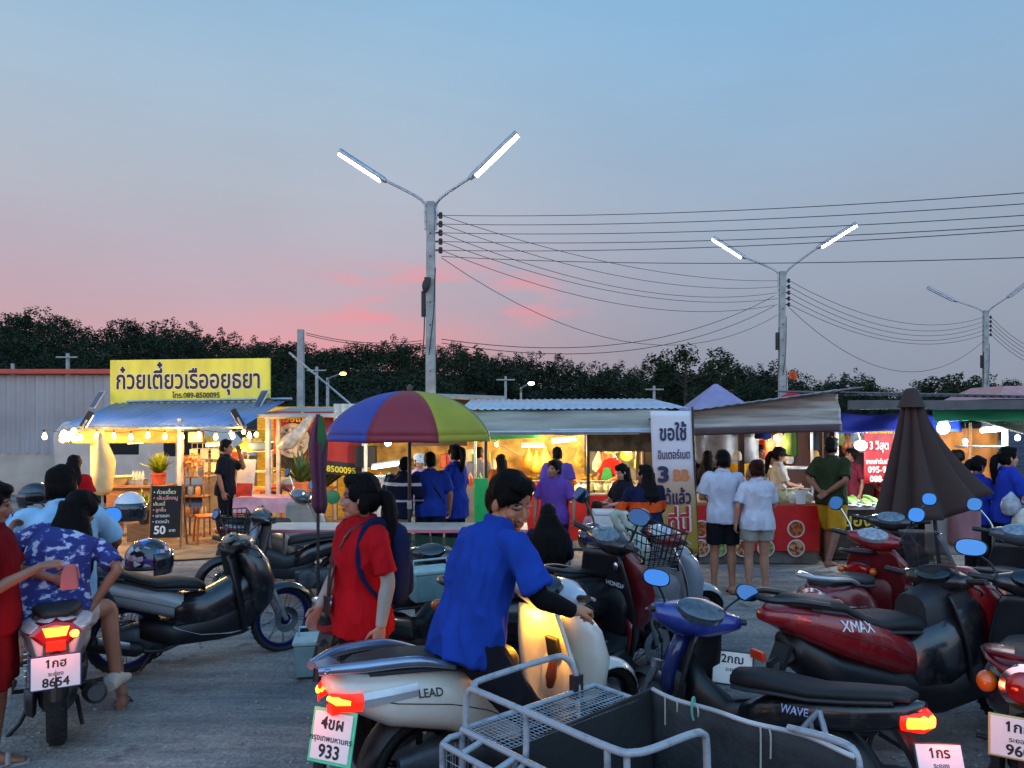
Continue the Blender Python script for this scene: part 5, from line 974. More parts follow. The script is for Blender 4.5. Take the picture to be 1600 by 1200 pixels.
    # ---- footwear
    if foot != 'bare':
        for s, Lg in ((1, lL), (-1, lR)):
            An = V(Lg[1]); td = R(toe[0 if s > 0 else 1]); fo = Matrix.Rotation(td, 3, 'Z') @ V((1, 0, 0)); la = V((-fo.y, fo.x, 0)); H = An + V((0, 0, -.06)); q = MB()
            if foot == 'shoe':
                q.loft([ring(H + fo * a + V((0, 0, zz)), la, V((0, 0, 1)), w, hh, 14, 2.6) for a, w, hh, zz in ((-.08, .03, .035, .0), (-.055, .043, .058, .018), (.02, .044, .056, .016), (.09, .05, .036, -.003), (.15, .05, .026, -.012), (.19, .034, .018, -.016))])
            else:
                q.loft([ring(H + fo * a + V((0, 0, -.034)), la, V((0, 0, 1)), w, .014, 14, 2.6) for a, w in ((-.085, .03), (-.05, .043), (.03, .042), (.11, .05), (.17, .045), (.195, .025))])
                q.tube([H + fo * .09 + la * .052 + V((0, 0, -.025)), H + fo * .08 + V((0, 0, .028)), H + fo * .09 - la * .052 + V((0, 0, -.025))], .015, 8, smooth=6)
            q.build('shoe' if foot == 'shoe' else 'sandal', plastic(shoes, .6), t)
    t['_p'] = 0; del t['_p']
    inf = dict(t=t, head=head, HM=HM, hp=hp, nck=nck, che=che, pel=pel, up=up, lat=lat1, fwd=fwd1, SHL=SHL, SHR=SHR, k=k, aL=aL, aR=aR, e=e)
    return inf
def cap(inf, col, brim=True, bucket=False, low=False):
    hp, HM, e = inf['hp'], inf['HM'], inf['e']
    b = MB(); c = hp(-.012, 0, .05)
    b.lathe([(.098 * e, 0), (.1 * e, .03 * e), (.09 * e, .065 * e), (.055 * e, .09 * e), (.005, .098 * e)], c, HM)
    if bucket: b.lathe([(.098 * e, .004), (.15 * e, -.035 * e), (.152 * e, -.032 * e), (.1 * e, .012 * e)], c, HM)
    elif brim: b.loft([[hp(.07 + .1 * math.cos(a) * q, .075 * math.sin(a) * q ** .3, .048 - .02 * q + dz) for a in [math.pi * (i / 10 - .5) for i in range(11)]] for q, dz in ((.05, 0), (1, 0), (1, .006), (.05, .006))], closed=False)
    return b.build('cap', cloth(col), inf['t'])
def strands(me):
    rg = random.Random(5); b = bmesh.new(); b.from_mesh(me); b.normal_update(); fs = list(b.faces); rg.shuffle(fs); new = []
    for f in fs[:min(len(fs), 2600)]:
        c = f.calc_center_median(); n = f.normal; dn = V((-.25, rg.gauss(0, .25), -1)); dn = (dn - n * dn.dot(n))
        if dn.length < .05: dn = V((rg.gauss(0, 1), rg.gauss(0, 1), 0)); dn = dn - n * dn.dot(n)
        dn.normalize(); L_ = rg.uniform(.008, .022); w = n.cross(dn).normalized() * .0022; o = n * .001
        new.append([c - w + o, c + w + o, c + dn * L_ + n * rg.uniform(.001, .005)])
    for t_ in new: b.faces.new([b.verts.new(q) for q in t_])
    b.to_mesh(me); b.free()
def flush():
    if not REM: return
    for o, vx, fn, it, fo in REM:
        r = o.modifiers.new('r', 'REMESH'); r.mode = 'VOXEL'; r.voxel_size = vx; r.use_smooth_shade = True
        s = o.modifiers.new('s', 'SMOOTH'); s.factor = .5; s.iterations = it
    bpy.context.view_layer.update(); dg = bpy.context.evaluated_depsgraph_get()
    res = [(o, bpy.data.meshes.new_from_object(o.evaluated_get(dg)), fn, fo) for o, vx, fn, it, fo in REM]
    for o, me, fn, fo in res:
        mats = list(o.data.materials); o.modifiers.clear(); old = o.data; o.data = me; bpy.data.meshes.remove(old); me.name = o.name
        me.materials.clear()
        for q in mats: me.materials.append(q)
        if fo:
            nn = [0.0] * (len(me.vertices) * 3); cc = nn[:]
            me.vertices.foreach_get('co', cc); me.vertices.foreach_get('normal', nn); sd_ = hash(len(cc)) % 97
            for i in range(0, len(cc), 3):
                p = V((cc[i] * 7, cc[i + 1] * 7, cc[i + 2] * 3.2 + sd_)); w = noise.noise(p) + .5 * noise.noise(p * 2.3); w = ((1 - min(1, abs(w) * 1.5)) ** 2 * 1.7 - .15 + .5 * noise.noise(p * .45)) * fo
                cc[i] += nn[i] * w; cc[i + 1] += nn[i + 1] * w; cc[i + 2] += nn[i + 2] * w
            me.vertices.foreach_set('co', cc)
        for p in me.polygons: p.use_smooth = True
        if fn: fn(me)
        me.update()
    REM.clear()
# ================================================================== MOTORCYCLES
def plate(t, lines, frame='#20262C', border=.014, pos=(-.53, 0, .5), tilt=.28, pink=False, w=.215, hgt=.175, yawp=0):
    up = V((math.sin(tilt), 0, math.cos(tilt))); rt = V((0, -1, 0)); nr = rt.cross(up); c = V(pos)
    Mx = Matrix((nr, rt * -1, up)).transposed()
    if yawp: Rz = Matrix.Rotation(yawp, 3, 'Z'); Mx = Rz @ Mx; up = Rz @ up; rt = Rz @ rt; nr = Rz @ nr
    fo = MB().box(c - nr * .004, (.008, w + border, hgt + border), M=Mx).build('plate_frame', plastic(frame, .5), t, bevel=.004)
    po = MB().box(c + nr * .003, (.006, w, hgt), M=Mx).build('licence_plate', m('plate_white', '#D8D6D2', rough=.35, var=.05), t, bevel=.003)
    ink = MB(); f = c + nr * .0075
    text(ink, lines[0], f + up * hgt * .16, rt, up, hgt * .36, bold=.025)
    if lines[1]: text(ink, lines[1], f - up * hgt * .1, rt, up, hgt * .17, bold=.015)
    if lines[2]: text(ink, lines[2], f - up * hgt * .43, rt, up, hgt * .38, bold=.025)
    ink.build('lettering', vol('#15171A'), po, smooth=0)
def wheel(t, c, r, tw, rim='#15161A', spokes='alloy', M4=None, disc=True):
    rx = Matrix.Rotation(R(90), 3, 'X'); c = V(c)
    def fin(mb): return mb.xf(M4) if M4 is not None else mb
    ty = MB().lathe([(r - tw * 1.15, -tw * .55), (r - tw * .55, -tw * .95), (r - tw * .12, -tw * .62), (r, -tw * .2), (r, tw * .2), (r - tw * .12, tw * .62), (r - tw * .55, tw * .95), (r - tw * 1.15, tw * .55)], c, rx, 36, loop=True)
    for i in range(30):
        a = 2 * math.pi * i / 30
        for s in (1, -1): ty.box(c + V((math.cos(a + s * .05) * (r - .004), s * tw * .4, math.sin(a + s * .05) * (r - .004))), (.012, tw * .62, .009), M=Matrix.Rotation(-a, 3, 'Y') @ Matrix.Rotation(R(90), 3, 'Y') @ Matrix.Rotation(s * .5, 3, 'Z'))
    w = fin(ty).build('wheel', rubber, t)
    ri = r - tw * 1.05
    b = MB().lathe([(ri - .03, -tw * .5), (ri + .012, -tw * .62), (ri + .012, tw * .62), (ri - .03, tw * .5), (ri - .036, 0)], c, rx, 32, loop=True)
    b.lathe([(.02, -.065), (.05, -.05), (.05, .05), (.02, .065)], c, rx, 16)
    if spokes == 'wire':
        for i in range(18):
            a = 2 * math.pi * i / 18; s = 1 if i % 2 else -1
            b.tube([c + V((math.cos(a) * .04, s * .045, math.sin(a) * .04)), c + V((math.cos(a + s * .25) * (ri - .02), s * .008, math.sin(a + s * .25) * (ri - .02)))], .0028, 5)
    else:
        for i in range(5):
            a = 2 * math.pi * i / 5
            b.tube([c + V((math.cos(a) * .04, 0, math.sin(a) * .04)), c + V((math.cos(a + .25) * (ri - .02), 0, math.sin(a + .25) * (ri - .02)))], [.022, .014], 8)
    fin(b).build('rim', m('rim_' + rim, rim, rough=.3, metal=.7, var=.1), w)
    if disc: fin(MB().lathe([(.055, .075), (.11, .075), (.11, .079), (.055, .079)], c, rx, 24, loop=True)).build('brake_disc', chrome, w)
    return w
def arc_fender(mb, c, r, a0, a1, w, n=14, th=.006):
    c = V(c); rings = []
    for i in range(n + 1):
        a = R(lerp(a0, a1, i / n)); k = w * (1 - .35 * abs(2 * i / n - 1) ** 3); d = V((math.cos(a), 0, math.sin(a))); pts = []
        for q in range(9):
            u = -1 + q / 4; pts.append(c + d * (r - .045 * u * u) + V((0, u * k, 0)))
        pts += [p - d * th for p in reversed(pts)]; rings.append(pts)
    return mb.loft(rings)
B_SC = dict(
    body=[(-.43, .80, .74, .05), (-.36, .815, .66, .11), (-.16, .80, .55, .16), (.1, .765, .47, .178), (.32, .70, .38, .172), (.5, .58, .30, .15), (.57, .47, .29, .12)],
    lower=[(.12, .42, .24, .12), (.4, .34, .19, .16), (.7, .31, .18, .175), (.92, .40, .2, .16), (1.02, .5, .3, .11)],
    seat=[(-.37, .85, .80, .06), (-.3, .865, .80, .1), (-.1, .86, .79, .135), (.06, .835, .77, .14), (.2, .81, .74, .14), (.4, .80, .71, .125), (.54, .775, .68, .09), (.585, .73, .66, .05)],
    cowl=[(.34, 1.0, .07, .05), (.48, 1.045, .16, .085), (.64, 1.04, .195, .105), (.8, .99, .18, .1), (.92, .93, .12, .075), (.97, .9, .07, .05)])
def scooter(label, x, y, yaw, s=1.0, lean=0, steer=0, body='#C9C5BC', lower='#1B1C20', inner='#1B1C20', cowl=None, seat=seatm, rim='#17181C', spokes='alloy', wr=.27, tw=.055, lit=False, plate_=None, pframe='#20262C',
            prof=None, tail='plain', under=False, mirrors=(1, 1), mround=False, mirc='#101114', basket=False, shield=None, rail='#2A2C30', cover=None, headl=True, group='motorcycles parked in front of the market', wb=1.25, exhaust=True, decal=None, side2=None, name='motorcycle', cat_='motorcycle', ppos=(-.53, 0, .5), ptilt=.28, dash='#10151B', mtilt=.3, mh=1.2, cvs=1.1, ylamp=None, fend=None, tailz=.74, pw=.215, ph=.175, floor=True, pyaw=0, tailpart=True, cstyle=None):
    A = dict(B_SC); A.update(prof or {})
    t = thing(name, label, cat_, (x, y, gz(x, y) - .012), R(yaw), group, s, roll=0); t.rotation_euler = (R(lean), 0, R(yaw))
    bp = paint(body); lp = plastic(lower, .45); ip = plastic(inner, .4) if isinstance(inner, str) else inner
    cp = paint(cowl or body); fx = wb; ax0 = V((.9, 0, 1.0)); axd = V((-.43, 0, .9)).normalized()
    MS = Matrix.Translation(ax0) @ Matrix.Rotation(R(steer), 4, axd) @ Matrix.Translation(-ax0)
    # wheels
    wheel(t, (0, 0, wr), wr, tw, rim, spokes, disc=False); wheel(t, (fx, 0, wr), wr, tw * .9, rim, spokes, M4=MS)
    b = MB()
    for q in (.075, -.075): b.tube([(fx, q, wr), (fx - .1, q, .52), (1.08, q * .8, .66)], [.02, .022, .026], 10)
    b.tube([(1.08, 0, .62), (.92, 0, .98)], .03, 10); b.box((1.09, 0, .65), (.06, .18, .05)); b.xf(MS).build('fork', steel, t)
    arc_fender(MB(), (fx, 0, wr), wr + .035, 18, 165, .075).xf(MS).build('front_fender', paint(fend) if fend else (cp if not under else lp), t)
    # body
    MB().sec(A['body'], 22, 2.6).build('side_panel', bp, t, smooth=9)
    if side2:
        MB().sec([(q[0], q[1], q[2], q[3]) for q in side2[1]], 20, 2.6).build('lower_panel', paint(side2[0]), t, smooth=9)
    MB().sec(A['lower'], 20, 3.0).build('skirt', lp, t, smooth=9)
    so = MB().sec(A['seat'], 20, 2.7).build('seat', seat, t, smooth=9)
    b = MB(); b.sec([(A['seat'][1][0], A['seat'][1][1] - .04, A['seat'][1][2] - .012, A['seat'][1][3] + .006)] + [(q[0], q[2] + .022, q[2] - .012, q[3] + .008) for q in A['seat'][2:-1]], 18, 3); b.build('piping', greyp, so)
    # engine, exhaust, shocks, stand
    b = MB(); b.sec([(-.12, .36, .2, .06), (.05, .4, .17, .1), (.3, .42, .17, .12), (.5, .4, .2, .1)], 14, 3.2)
    b.lathe([(.02, -.02), (.1, -.015), (.115, 0), (.1, .03), (.05, .04)], (.36, .13, .3), Matrix.Rotation(R(-90), 3, 'X'), 18)
    b.lathe([(.02, -.02), (.1, -.015), (.12, 0), (.1, .035), (.05, .045)], (.03, .12, .28), Matrix.Rotation(R(-90), 3, 'X'), 18)
    for i in range(6): b.box((.42 + i * .018, 0, .3), (.006, .26, .14))
    b.build('engine', m('engine_metal', '#4A4C50', rough=.5, metal=.6, var=.3, vs=12), t)
    if exhaust:
        eo = MB().tube([(.42, -.1, .24), (.25, -.15, .2), (.1, -.17, .23)], .018, 8, smooth=4).tube([(.12, -.175, .235), (.08, -.18, .245), (-.3, -.19, .35), (-.37, -.19, .37)], [.03, .058, .06, .042], 14).build('exhaust', blackp, t)
        MB().sec([(-.2, .4, .345, .012), (.02, .33, .275, .012)], 10, 4, yc=-.245).build('heat_shield', steel if rim != '#1D2E8C' else plastic('#20306E', .4), eo)
    for q in ((.135,) if not under else (.135, -.135)):
        b = MB(); a_, z_ = V((-.04, q, .3)), V((.02, q, .64)); b.tube([a_, z_], .012, 8)
        pts = [a_.lerp(z_, .15 + .7 * i / 96) + V((math.cos(i * .52) * .03, math.sin(i * .52) * .03, 0)) for i in range(97)]
        b.tube(pts, .0055, 5); b.build('shock_absorber', m('spring_steel', '#B9BDC2', rough=.3, metal=.8, var=.1), t)
    for nm_, p_ in (('side_stand', [(.35, .12, .2), (.28, .2, .05), (.24, .26, .0)]), ('centre_stand', [(.2, -.1, .2), (.1, -.13, .05)]), ('foot_peg', [(.28, -.1, .24), (.28, -.25, .25)]), ('foot_peg', [(.28, .1, .24), (.28, .25, .25)])): MB().tube(p_, .013, 8).build(nm_, blackp, t)
    # rear fender and plate
    b = MB(); arc_fender(b, (0, 0, wr), wr + .06, 60, 165, .08); b.box((-.44, 0, .6), (.03, .12, .26), M=Matrix.Rotation(ptilt + .15, 3, 'Y')); b.tube([(-.3, 0, .66), (-.46, 0, .6), (-.5, 0, .4)], [.05, .045, .03], 8); b.build('rear_fender', blackp, t)
    if plate_: plate(t, plate_, pframe, .03 if pframe == '#4FC48E' else .016, ppos, ptilt, w=pw, hgt=ph, yawp=pyaw)
    # tail light
    core = lit_core if lit else redlens
    tz = tailz
    if tail == 'plain':
        o = MB().sec([(-.455, tz + .035, tz - .02, .05), (-.43, tz + .055, tz - .05, .085), (-.36, tz + .05, tz - .05, .112)], 18, 2.4).build('tail_light', lit_red if lit else redlens, t)
        if lit: MB().sec([(-.47, tz + .02, tz - .015, .03), (-.45, tz + .035, tz - .03, .055)], 14, 2.4).build('bulb', lit_core, o)
        for q in (1, -1): MB().ell((-.41, q * .12, tz - .005), (.045, .03, .032)).build('turn_signal', amber, o)
    elif tail == 'round':
        Mz = Matrix.Rotation(R(-90), 3, 'Y')
        o = MB().lathe([(.005, .075), (.05, .07), (.075, .05), (.085, .0)], (-.42, 0, tz), Mz, 24).build('tail_light', redlens, t)
        MB().lathe([(.085, .0), (.1, .0), (.1, .04), (.074, .046)], (-.42, 0, tz), Mz, 24, loop=True).build('chrome_ring', chrome, o)
        for q in (1, -1): MB().ell((-.40, q * .15, tz - .01), (.05, .045, .05)).build('turn_signal', amber, o)
    elif tail == 'slim':
        o = None
        for q in (1, -1):
            g = MB().tube([(-.47, q * .01, tz + .035), (-.44, q * .08, tz + .03), (-.33, q * .15, tz + .0)], [.02, .034, .016], 8, smooth=4).build('tail_light', lit_red if lit else m('slim_lens', '#C8200E', rough=.12, var=.3, vs=40, coat=1), t); o = o or g
    if lit: lamp('tail_glow', (-.6, 0, tz), 2.2, (1, .12, .05), .05, t)
    if rail: MB().tube([(-.02, .15, .80), (-.22, .165, .86), (-.4, .12, .885), (-.45, 0, .89), (-.4, -.12, .885), (-.22, -.165, .86), (-.02, -.15, .80)], .016, 8, smooth=4, flat=1.0).build('grab_rail', m('rail_' + rail, rail, rough=.3, metal=.5, var=.1), t)
    # front
    n = 22
    MB().loft([ring(V((cx, 0, z)), V((0, 1, 0)), V((1, 0, 0)), w, d, n, 2.4) for z, cx, w, d in A['cowl']]).build('front_cowl', cp, t, smooth=9)
    def shf(u, v):
        q = 2 * u - 1; w = (.15 + .085 * math.sin(math.pi * min(1, v * .86 + .1))) * (.8 if under else 1)
        return (.985 - .14 * v - .1 * q * q, q * w, .27 + .66 * v)
    MB().grid(shf, 16, 14).build('leg_shield', ip, t, smooth=9, solid=.018)
    b = MB(); b.sec([(.86, .62, .44, .1, 3), (.885, .68, .36, .12, 3), (.93, .7, .34, .12, 3)], 16); b.build('glove_box', ip, t, bevel=.004)
    if floor and not under: MB().box((.7, 0, .325), (.42, .3, .02)).box((.62, .08, .337), (.22, .03, .008)).box((.62, -.08, .337), (.22, .03, .008)).build('floorboard', plastic('#15161A', .7), t, bevel=.006)
    if under: MB().sec([(.4, .62, .4, .07), (.6, .56, .36, .075), (.8, .66, .36, .08), (.92, .85, .4, .085)], 14).build('frame_cover', lp, t, smooth=9)
    # handlebar group
    cv = MB(); cs = .95
    cv.loft([[V((.86 + math.cos(a) * rx + tx, yy, .985 + math.sin(a) * rz + tz_)) for a in [2 * math.pi * i / 16 for i in range(16)]] for yy, rx, rz, tx, tz_ in ((-.2, .03, .028, -.03, .02), (-.15, .06, .045, -.015, .012), (-.07, .095, .07, .01, .004), (0, .105, .078, .015, 0), (.07, .095, .07, .01, .004), (.15, .06, .045, -.015, .012), (.2, .03, .028, -.03, .02))])
    KS = Matrix.Translation((.86, 0, .985)) @ Matrix.Scale(cvs, 4) @ Matrix.Translation((-.86, 0, -.985)); cv.xf(KS)
    hc = cv.xf(MS).build('handlebar_cover', paint(cover) if cover else cp, t, smooth=9)
    Md = Matrix.Rotation(R(-38), 3, 'Y')
    d_ = MB(); d_.loft([[V((.80, 0, 1.035)) + Md @ V((ix * math.sin(a) * math.copysign(1, 1), iy * math.cos(a), iz)) for a in [2 * math.pi * i / 20 for i in range(20)]] for ix, iy, iz in ((.06, .115, -.02), (.058, .11, .012), (.045, .095, .018))]); d_.xf(KS); d_.xf(MS).build('instrument_panel', m('dash_' + dash, dash, rough=.12, var=.3, vs=30, coat=.8), hc)
    if headl: MB().ell((.955, 0, .985), (.035, .085, .055)).xf(MS).build('headlight', clearlens, hc)
    hb = MB().tube([(.79, -.32, 1.025), (.83, -.16, 1.0), (.85, 0, .99), (.83, .16, 1.0), (.79, .32, 1.025)], .013, 8, smooth=4).xf(MS).build('handlebar', steel, t)
    for q in (1, -1):
        MB().tube([(.812, q * .2, 1.01), (.785, q * .335, 1.028)], [.02, .019], 10).xf(MS).build('grip', blackp, hb)
        MB().tube([(.85, q * .17, 1.005), (.87, q * .24, 1.01), (.84, q * .33, 1.015)], .008, 6, smooth=3).xf(MS).build('brake_lever', steel, hb)
        MB().box((.82, q * .175, 1.015), (.05, .05, .045)).xf(MS).build('switch_box', blackp, hb, bevel=.008)
    for q, on in ((1, mirrors[0]), (-1, mirrors[1])):
        if not on: continue
        cm = V((.80, q * .32, mh + .03)); Mm = Matrix.Rotation(q * -.12, 3, 'Z') @ Matrix.Rotation(mtilt, 3, 'Y')
        st = MB().tube([(.84, q * .19, 1.02), (.845, q * .22, 1.09), (.82, q * .29, mh - .01)], .0075, 6, smooth=3).xf(MS).build('mirror_stem', chrome if mround else blackp, t)
        rr = (.058, .056) if mround else (.085, .05)
        def rg_(dx, k): return [cm + Mm @ V((dx, rr[0] * k * math.copysign(abs(math.cos(a)) ** .8, math.cos(a)), rr[1] * k * math.copysign(abs(math.sin(a)) ** .8, math.sin(a)))) for a in [2 * math.pi * i / 22 for i in range(22)]]
        MB().loft([rg_(.03, .45), rg_(.022, .8), rg_(.004, 1.05), rg_(-.006, 1.06)]).xf(MS).build('mirror_housing', m('mir_' + mirc, mirc, rough=.3, var=.1), st, smooth=9)
        MB().loft([rg_(-.0075, .97), rg_(-.009, .95)]).xf(MS).build('mirror_glass', mirror, st, smooth=0)
    for q in (1, -1): MB().tube([(.83, q * .14, .99), (.96, q * .2, .93), (1.02, q * .1, .82), (1.06, q * .05, .68)], .006, 5, smooth=5).xf(MS).build('control_cable', blackp, t)
    bz = A['body']; MB().tube([(xx, .0 + (np_interp(xx, [(k_[0], k_[3]) for k_ in bz]) + .0005), (np_interp(xx, [(k_[0], k_[1]) for k_ in bz]) + np_interp(xx, [(k_[0], k_[2]) for k_ in bz])) / 2) for xx in [-.34 + .07 * k_ for k_ in range(12)]], .0028, 5).build('panel_gap', blackp, t)
    MB().tube([(xx, -(np_interp(xx, [(k_[0], k_[3]) for k_ in bz]) + .0005), (np_interp(xx, [(k_[0], k_[1]) for k_ in bz]) + np_interp(xx, [(k_[0], k_[2]) for k_ in bz])) / 2) for xx in [-.34 + .07 * k_ for k_ in range(12)]], .0028, 5).build('panel_gap', blackp, t)
    if basket:
        b = MB(); x0, x1, z0, z1 = 1.02, 1.3, .84, 1.06
        for i in range(8):
            u = i / 7
            for sgn in (1, -1): b.tube([(x0 + u * (x1 - x0), sgn * .14, z0), (x0 - .03 + u * (x1 - x0 + .06), sgn * .18, z1)], .004, 5)
            yv = -.14 + .28 * u; b.tube([(x0, yv, z0), (x0 - .03, yv * 1.28, z1)], .004, 5); b.tube([(x1, yv, z0), (x1 + .03, yv * 1.28, z1)], .004, 5); b.tube([(x0, yv, z0), (x1, yv, z0)], .004, 5)
        for k in range(5):
            z = z0 + (z1 - z0) * k / 4; e_ = .03 * k / 4; w_ = .14 + .04 * k / 4
            b.tube([(x0 - e_, -w_, z), (x1 + e_, -w_, z), (x1 + e_, w_, z), (x0 - e_, w_, z)], .0045 if k < 4 else .008, 5, loop=True)
        b.xf(MS).build('basket', blackp, t)
    if shield:
        MB().grid(lambda u, v: (.98 - .16 * v - .16 * (2 * u - 1) ** 2, (2 * u - 1) * (.19 - .05 * v), 1.0 + .3 * v), 12, 8).build('windscreen', m('screen_smoke', '#3A3D42', rough=.08, var=.05, alpha=.55, coat=.5), t, smooth=9, solid=.004)
    if decal:
        dt, dx, dz, sz, dcol, sgn = decal
        tx = MB(); text(tx, dt, (0, 0, 0), (-sgn * -1 * 1, 0, 0) if False else ((1, 0, 0) if sgn < 0 else (-1, 0, 0)), (0, 0, 1), sz, bold=.012)
        # wrap the decal onto the side of the body
        hw = lambda xx: max(np_interp(xx, [(q[0], q[3]) for q in A['body']]), .02)
        for v in tx.bm.verts:
            xx = v.co.x + dx; zz = v.co.z + dz - .12 * v.co.x
            zt = np_interp(xx, [(q[0], q[1]) for q in A['body']]); zb = np_interp(xx, [(q[0], q[2]) for q in A['body']])
            k = max(0, 1 - abs((zz - (zt + zb) / 2) / ((zt - zb) / 2)) ** 2.6) ** (1 / 2.6)
            v.co = V((xx, sgn * (hw(xx) * k + .004), zz))
        tx.build('lettering', vol(dcol), t, smooth=0)
    return t
def np_interp(x, pts):
    if x <= pts[0][0]: return pts[0][1]
    for (a, b), (c, d) in zip(pts, pts[1:]):
        if x <= c: return b + (d - b) * (x - a) / (c - a)
    return pts[-1][1]
def helmet(label, loc, yaw, col, roll=0, s=1, kind='open', deco=None):
    t = thing('helmet', label, 'helmet', loc, yaw, 'motorcycle helmets', s); t.rotation_euler = (roll, 0, yaw)
    b = MB(); rings = []
    for j in range(13):
        a = math.pi * (.02 + .62 * j / 12); z = .13 * math.cos(a); r = math.sin(a); pts = []
        for i in range(26):
            p = 2 * math.pi * i / 26; pts.append(V((.145 * r * math.cos(p), .125 * r * math.sin(p), z)))
        rings.append(pts)
    b.loft(rings, caps=True); b.build('shell', deco or paint(col), t, smooth=9)
    MB().loft([[V((.147 * math.cos(p) * k + .004, .128 * math.sin(p) * k, z)) for p in [R(-75 + 150 * i / 16) for i in range(17)]] for z, k in ((.045, .97), (.0, 1.02), (-.05, 1.0), (-.1, .92))], closed=False).build('visor', m('visor', '#20252C', rough=.06, var=.05, coat=1, alpha=.85), t, smooth=9, solid=.003)
    MB().tube([(.145 * .93 * math.cos(p), .125 * .93 * math.sin(p), -.05) for p in [2 * math.pi * i / 24 for i in range(24)]], .014, 8, loop=True).build('edge_trim', blackp, t)
    return t

# ---- the bikes
bikeL = scooter('white scooter with lit red tail lamp carrying two riders, plate 8654', -2.76, 4.66, 120, 1.04, body='#C8B9B6', cowl='#C8B9B6', lit=True, plate_=('1กฮ', 'ระยอง', '8654'), pframe='#2B2C58', pw=.225, ph=.165, tail='none', ppos=(-.5, 0, .555), ptilt=.12, mround=True, rail=None, rim='#3A3C40', steer=-4)
lz = .735
o_ = MB().loft([[V((xx, yy * w, lz + zz * h)) for yy, zz in ((-1, .1), (-.62, .75), (0, 1), (.62, .75), (1, .1), (.5, -.75), (0, -.85), (-.5, -.75))] for xx, w, h in ((-.35, .15, .08), (-.435, .125, .07), (-.45, .10, .055))]).build('tail_light', redlens, bikeL, smooth=.5)
MB().loft([[V((xx, yy * .062, lz + .022 + zz * .03)) for yy, zz in ((-1, .7), (1, .7), (.75, -.9), (-.75, -.9))] for xx in (-.44, -.458)]).build('bulb', lit_core, o_)
MB().box((-.452, 0, lz - .055), (.014, .09, .05)).build('reflector', lit_red, o_)
MB().ell((-.448, -.085, lz + .0), (.012, .022, .02)).build('turn_signal', glow('#FFB020', 16.0), o_)
MB().loft([[V((xx, yy * w, .65 + zz * .14)) for yy, zz in ((-1, .75), (-.7, 1), (.7, 1), (1, .75), (.5, -1), (-.5, -1))] for xx, w in ((-.43, .12), (-.3, .17), (-.1, .19))]).build('rear_cowl', paint('#C8B9B6'), bikeL, bevel=.01)

PCX = dict(body=[(-.5, .86, .80, .04), (-.42, .865, .73, .1), (-.2, .83, .62, .15), (.05, .77, .53, .17), (.3, .68, .44, .165), (.55, .56, .36, .14), (.66, .48, .36, .09)],
           lower=[(.1, .46, .26, .11), (.35, .40, .2, .17), (.7, .50, .2, .185), (.9, .62, .22, .18), (1.02, .7, .32, .13)],
           seat=[(-.36, .89, .83, .06), (-.28, .89, .82, .1), (-.05, .86, .79, .13), (.12, .79, .73, .14), (.22, .755, .69, .14), (.4, .75, .67, .12), (.54, .72, .64, .08), (.6, .68, .62, .04)],
           cowl=[(.36, 1.0, .1, .06), (.5, 1.03, .18, .12), (.66, 1.03, .2, .14), (.84, .98, .18, .13), (.96, .92, .12, .1), (1.0, .9, .07, .06)])
bikeG = scooter('sleek grey and black scooter parked side on with a patterned helmet on its tail', -3.0, 5.95, 30, .96, body='#8E8F92', lower='#0D0E12', inner='#0D0E12', cowl='#101116', cover='#101116', prof=PCX, rim='#18225E', spokes='wire', wr=.29, tw=.045, lean=4, tail='slim', tailz=.82, rail='#1A1B1E', side2=('#0E0F14', [(.35, .62, .34, .168), (.6, .62, .3, .18), (.85, .74, .3, .18), (.98, .8, .4, .15)]), steer=14, mirrors=(1, 0))
b = MB(); b.sec([(.34, .39, .36, .172), (.55, .31, .285, .186), (.78, .29, .27, .19), (.95, .3, .28, .15)], 10); b.build('silver_trim', paint('#9A9B9E'), bikeG)

LEAD = dict(body=[(-.46, .80, .74, .07), (-.40, .82, .66, .13), (-.2, .815, .54, .175), (.1, .775, .45, .19), (.32, .70, .36, .185), (.5, .56, .28, .16), (.57, .45, .28, .13)],
            cowl=[(.34, 1.0, .09, .06), (.48, 1.05, .19, .09), (.64, 1.04, .225, .11), (.8, .99, .22, .1), (.92, .93, .15, .08), (.97, .9, .08, .05)])
bikeC = scooter('cream scooter ridden by the man in blue, lit tail lamp and green framed plate', -.46, 3.72, 37, 1.0, cvs=1.3, body='#C6BFB2', inner='#D2CBBD', cowl='#C9C4BA', cover='#AEB6C0', prof=LEAD, lit=True, plate_=('4ขผ', 'กรุงเทพมหานคร', '933'), pframe='#4FC48E', pw=.20, ph=.20, ppos=(-.47, -.07, .56), ptilt=.25, pyaw=R(30), tail='none', rail=None, seat=m('brown_vinyl', '#2B2421', rough=.55, var=.2, bump=.1, bs=200), decal=('LEAD', -.03, .675, .055, '#2A2C30', -1), steer=4, mh=1.16, mirrors=(0, 0))
for q in (1, -1):
    o_ = MB().loft([[V((xx, q * yy, zz)) for yy, zz in ((w, .755), (w + .012, .72), (w, .675), (w - .02, .70), (w - .02, .74))] for xx, w in ((-.475, .07), (-.445, .11), (-.40, .14), (-.365, .156))]).build('tail_light', lit_red, bikeC, smooth=.5)
    MB().tube([(-.482, q * .055, .73), (-.455, q * .10, .722), (-.41, q * .138, .716)], [.01, .02, .012], 8).build('bulb', lit_core, o_)
    MB().loft([[V((xx, q * yy, zz)) for yy, zz in ((w, .755), (w + .012, .725), (w, .69), (w - .02, .72))] for xx, w in ((-.36, .156), (-.22, .176), (-.10, .18))]).build('turn_signal', clearlens, bikeC, smooth=.5)
    MB().tube([(-.52, q * .05, .855), (-.36, q * .14, .865), (-.1, q * .175, .85), (.1, q * .185, .79)], [.02, .026, .026, .012], 10, smooth=4).build('grab_rail', m('rail_blue', '#8694A8', rough=.22, metal=.75, var=.1), bikeC)
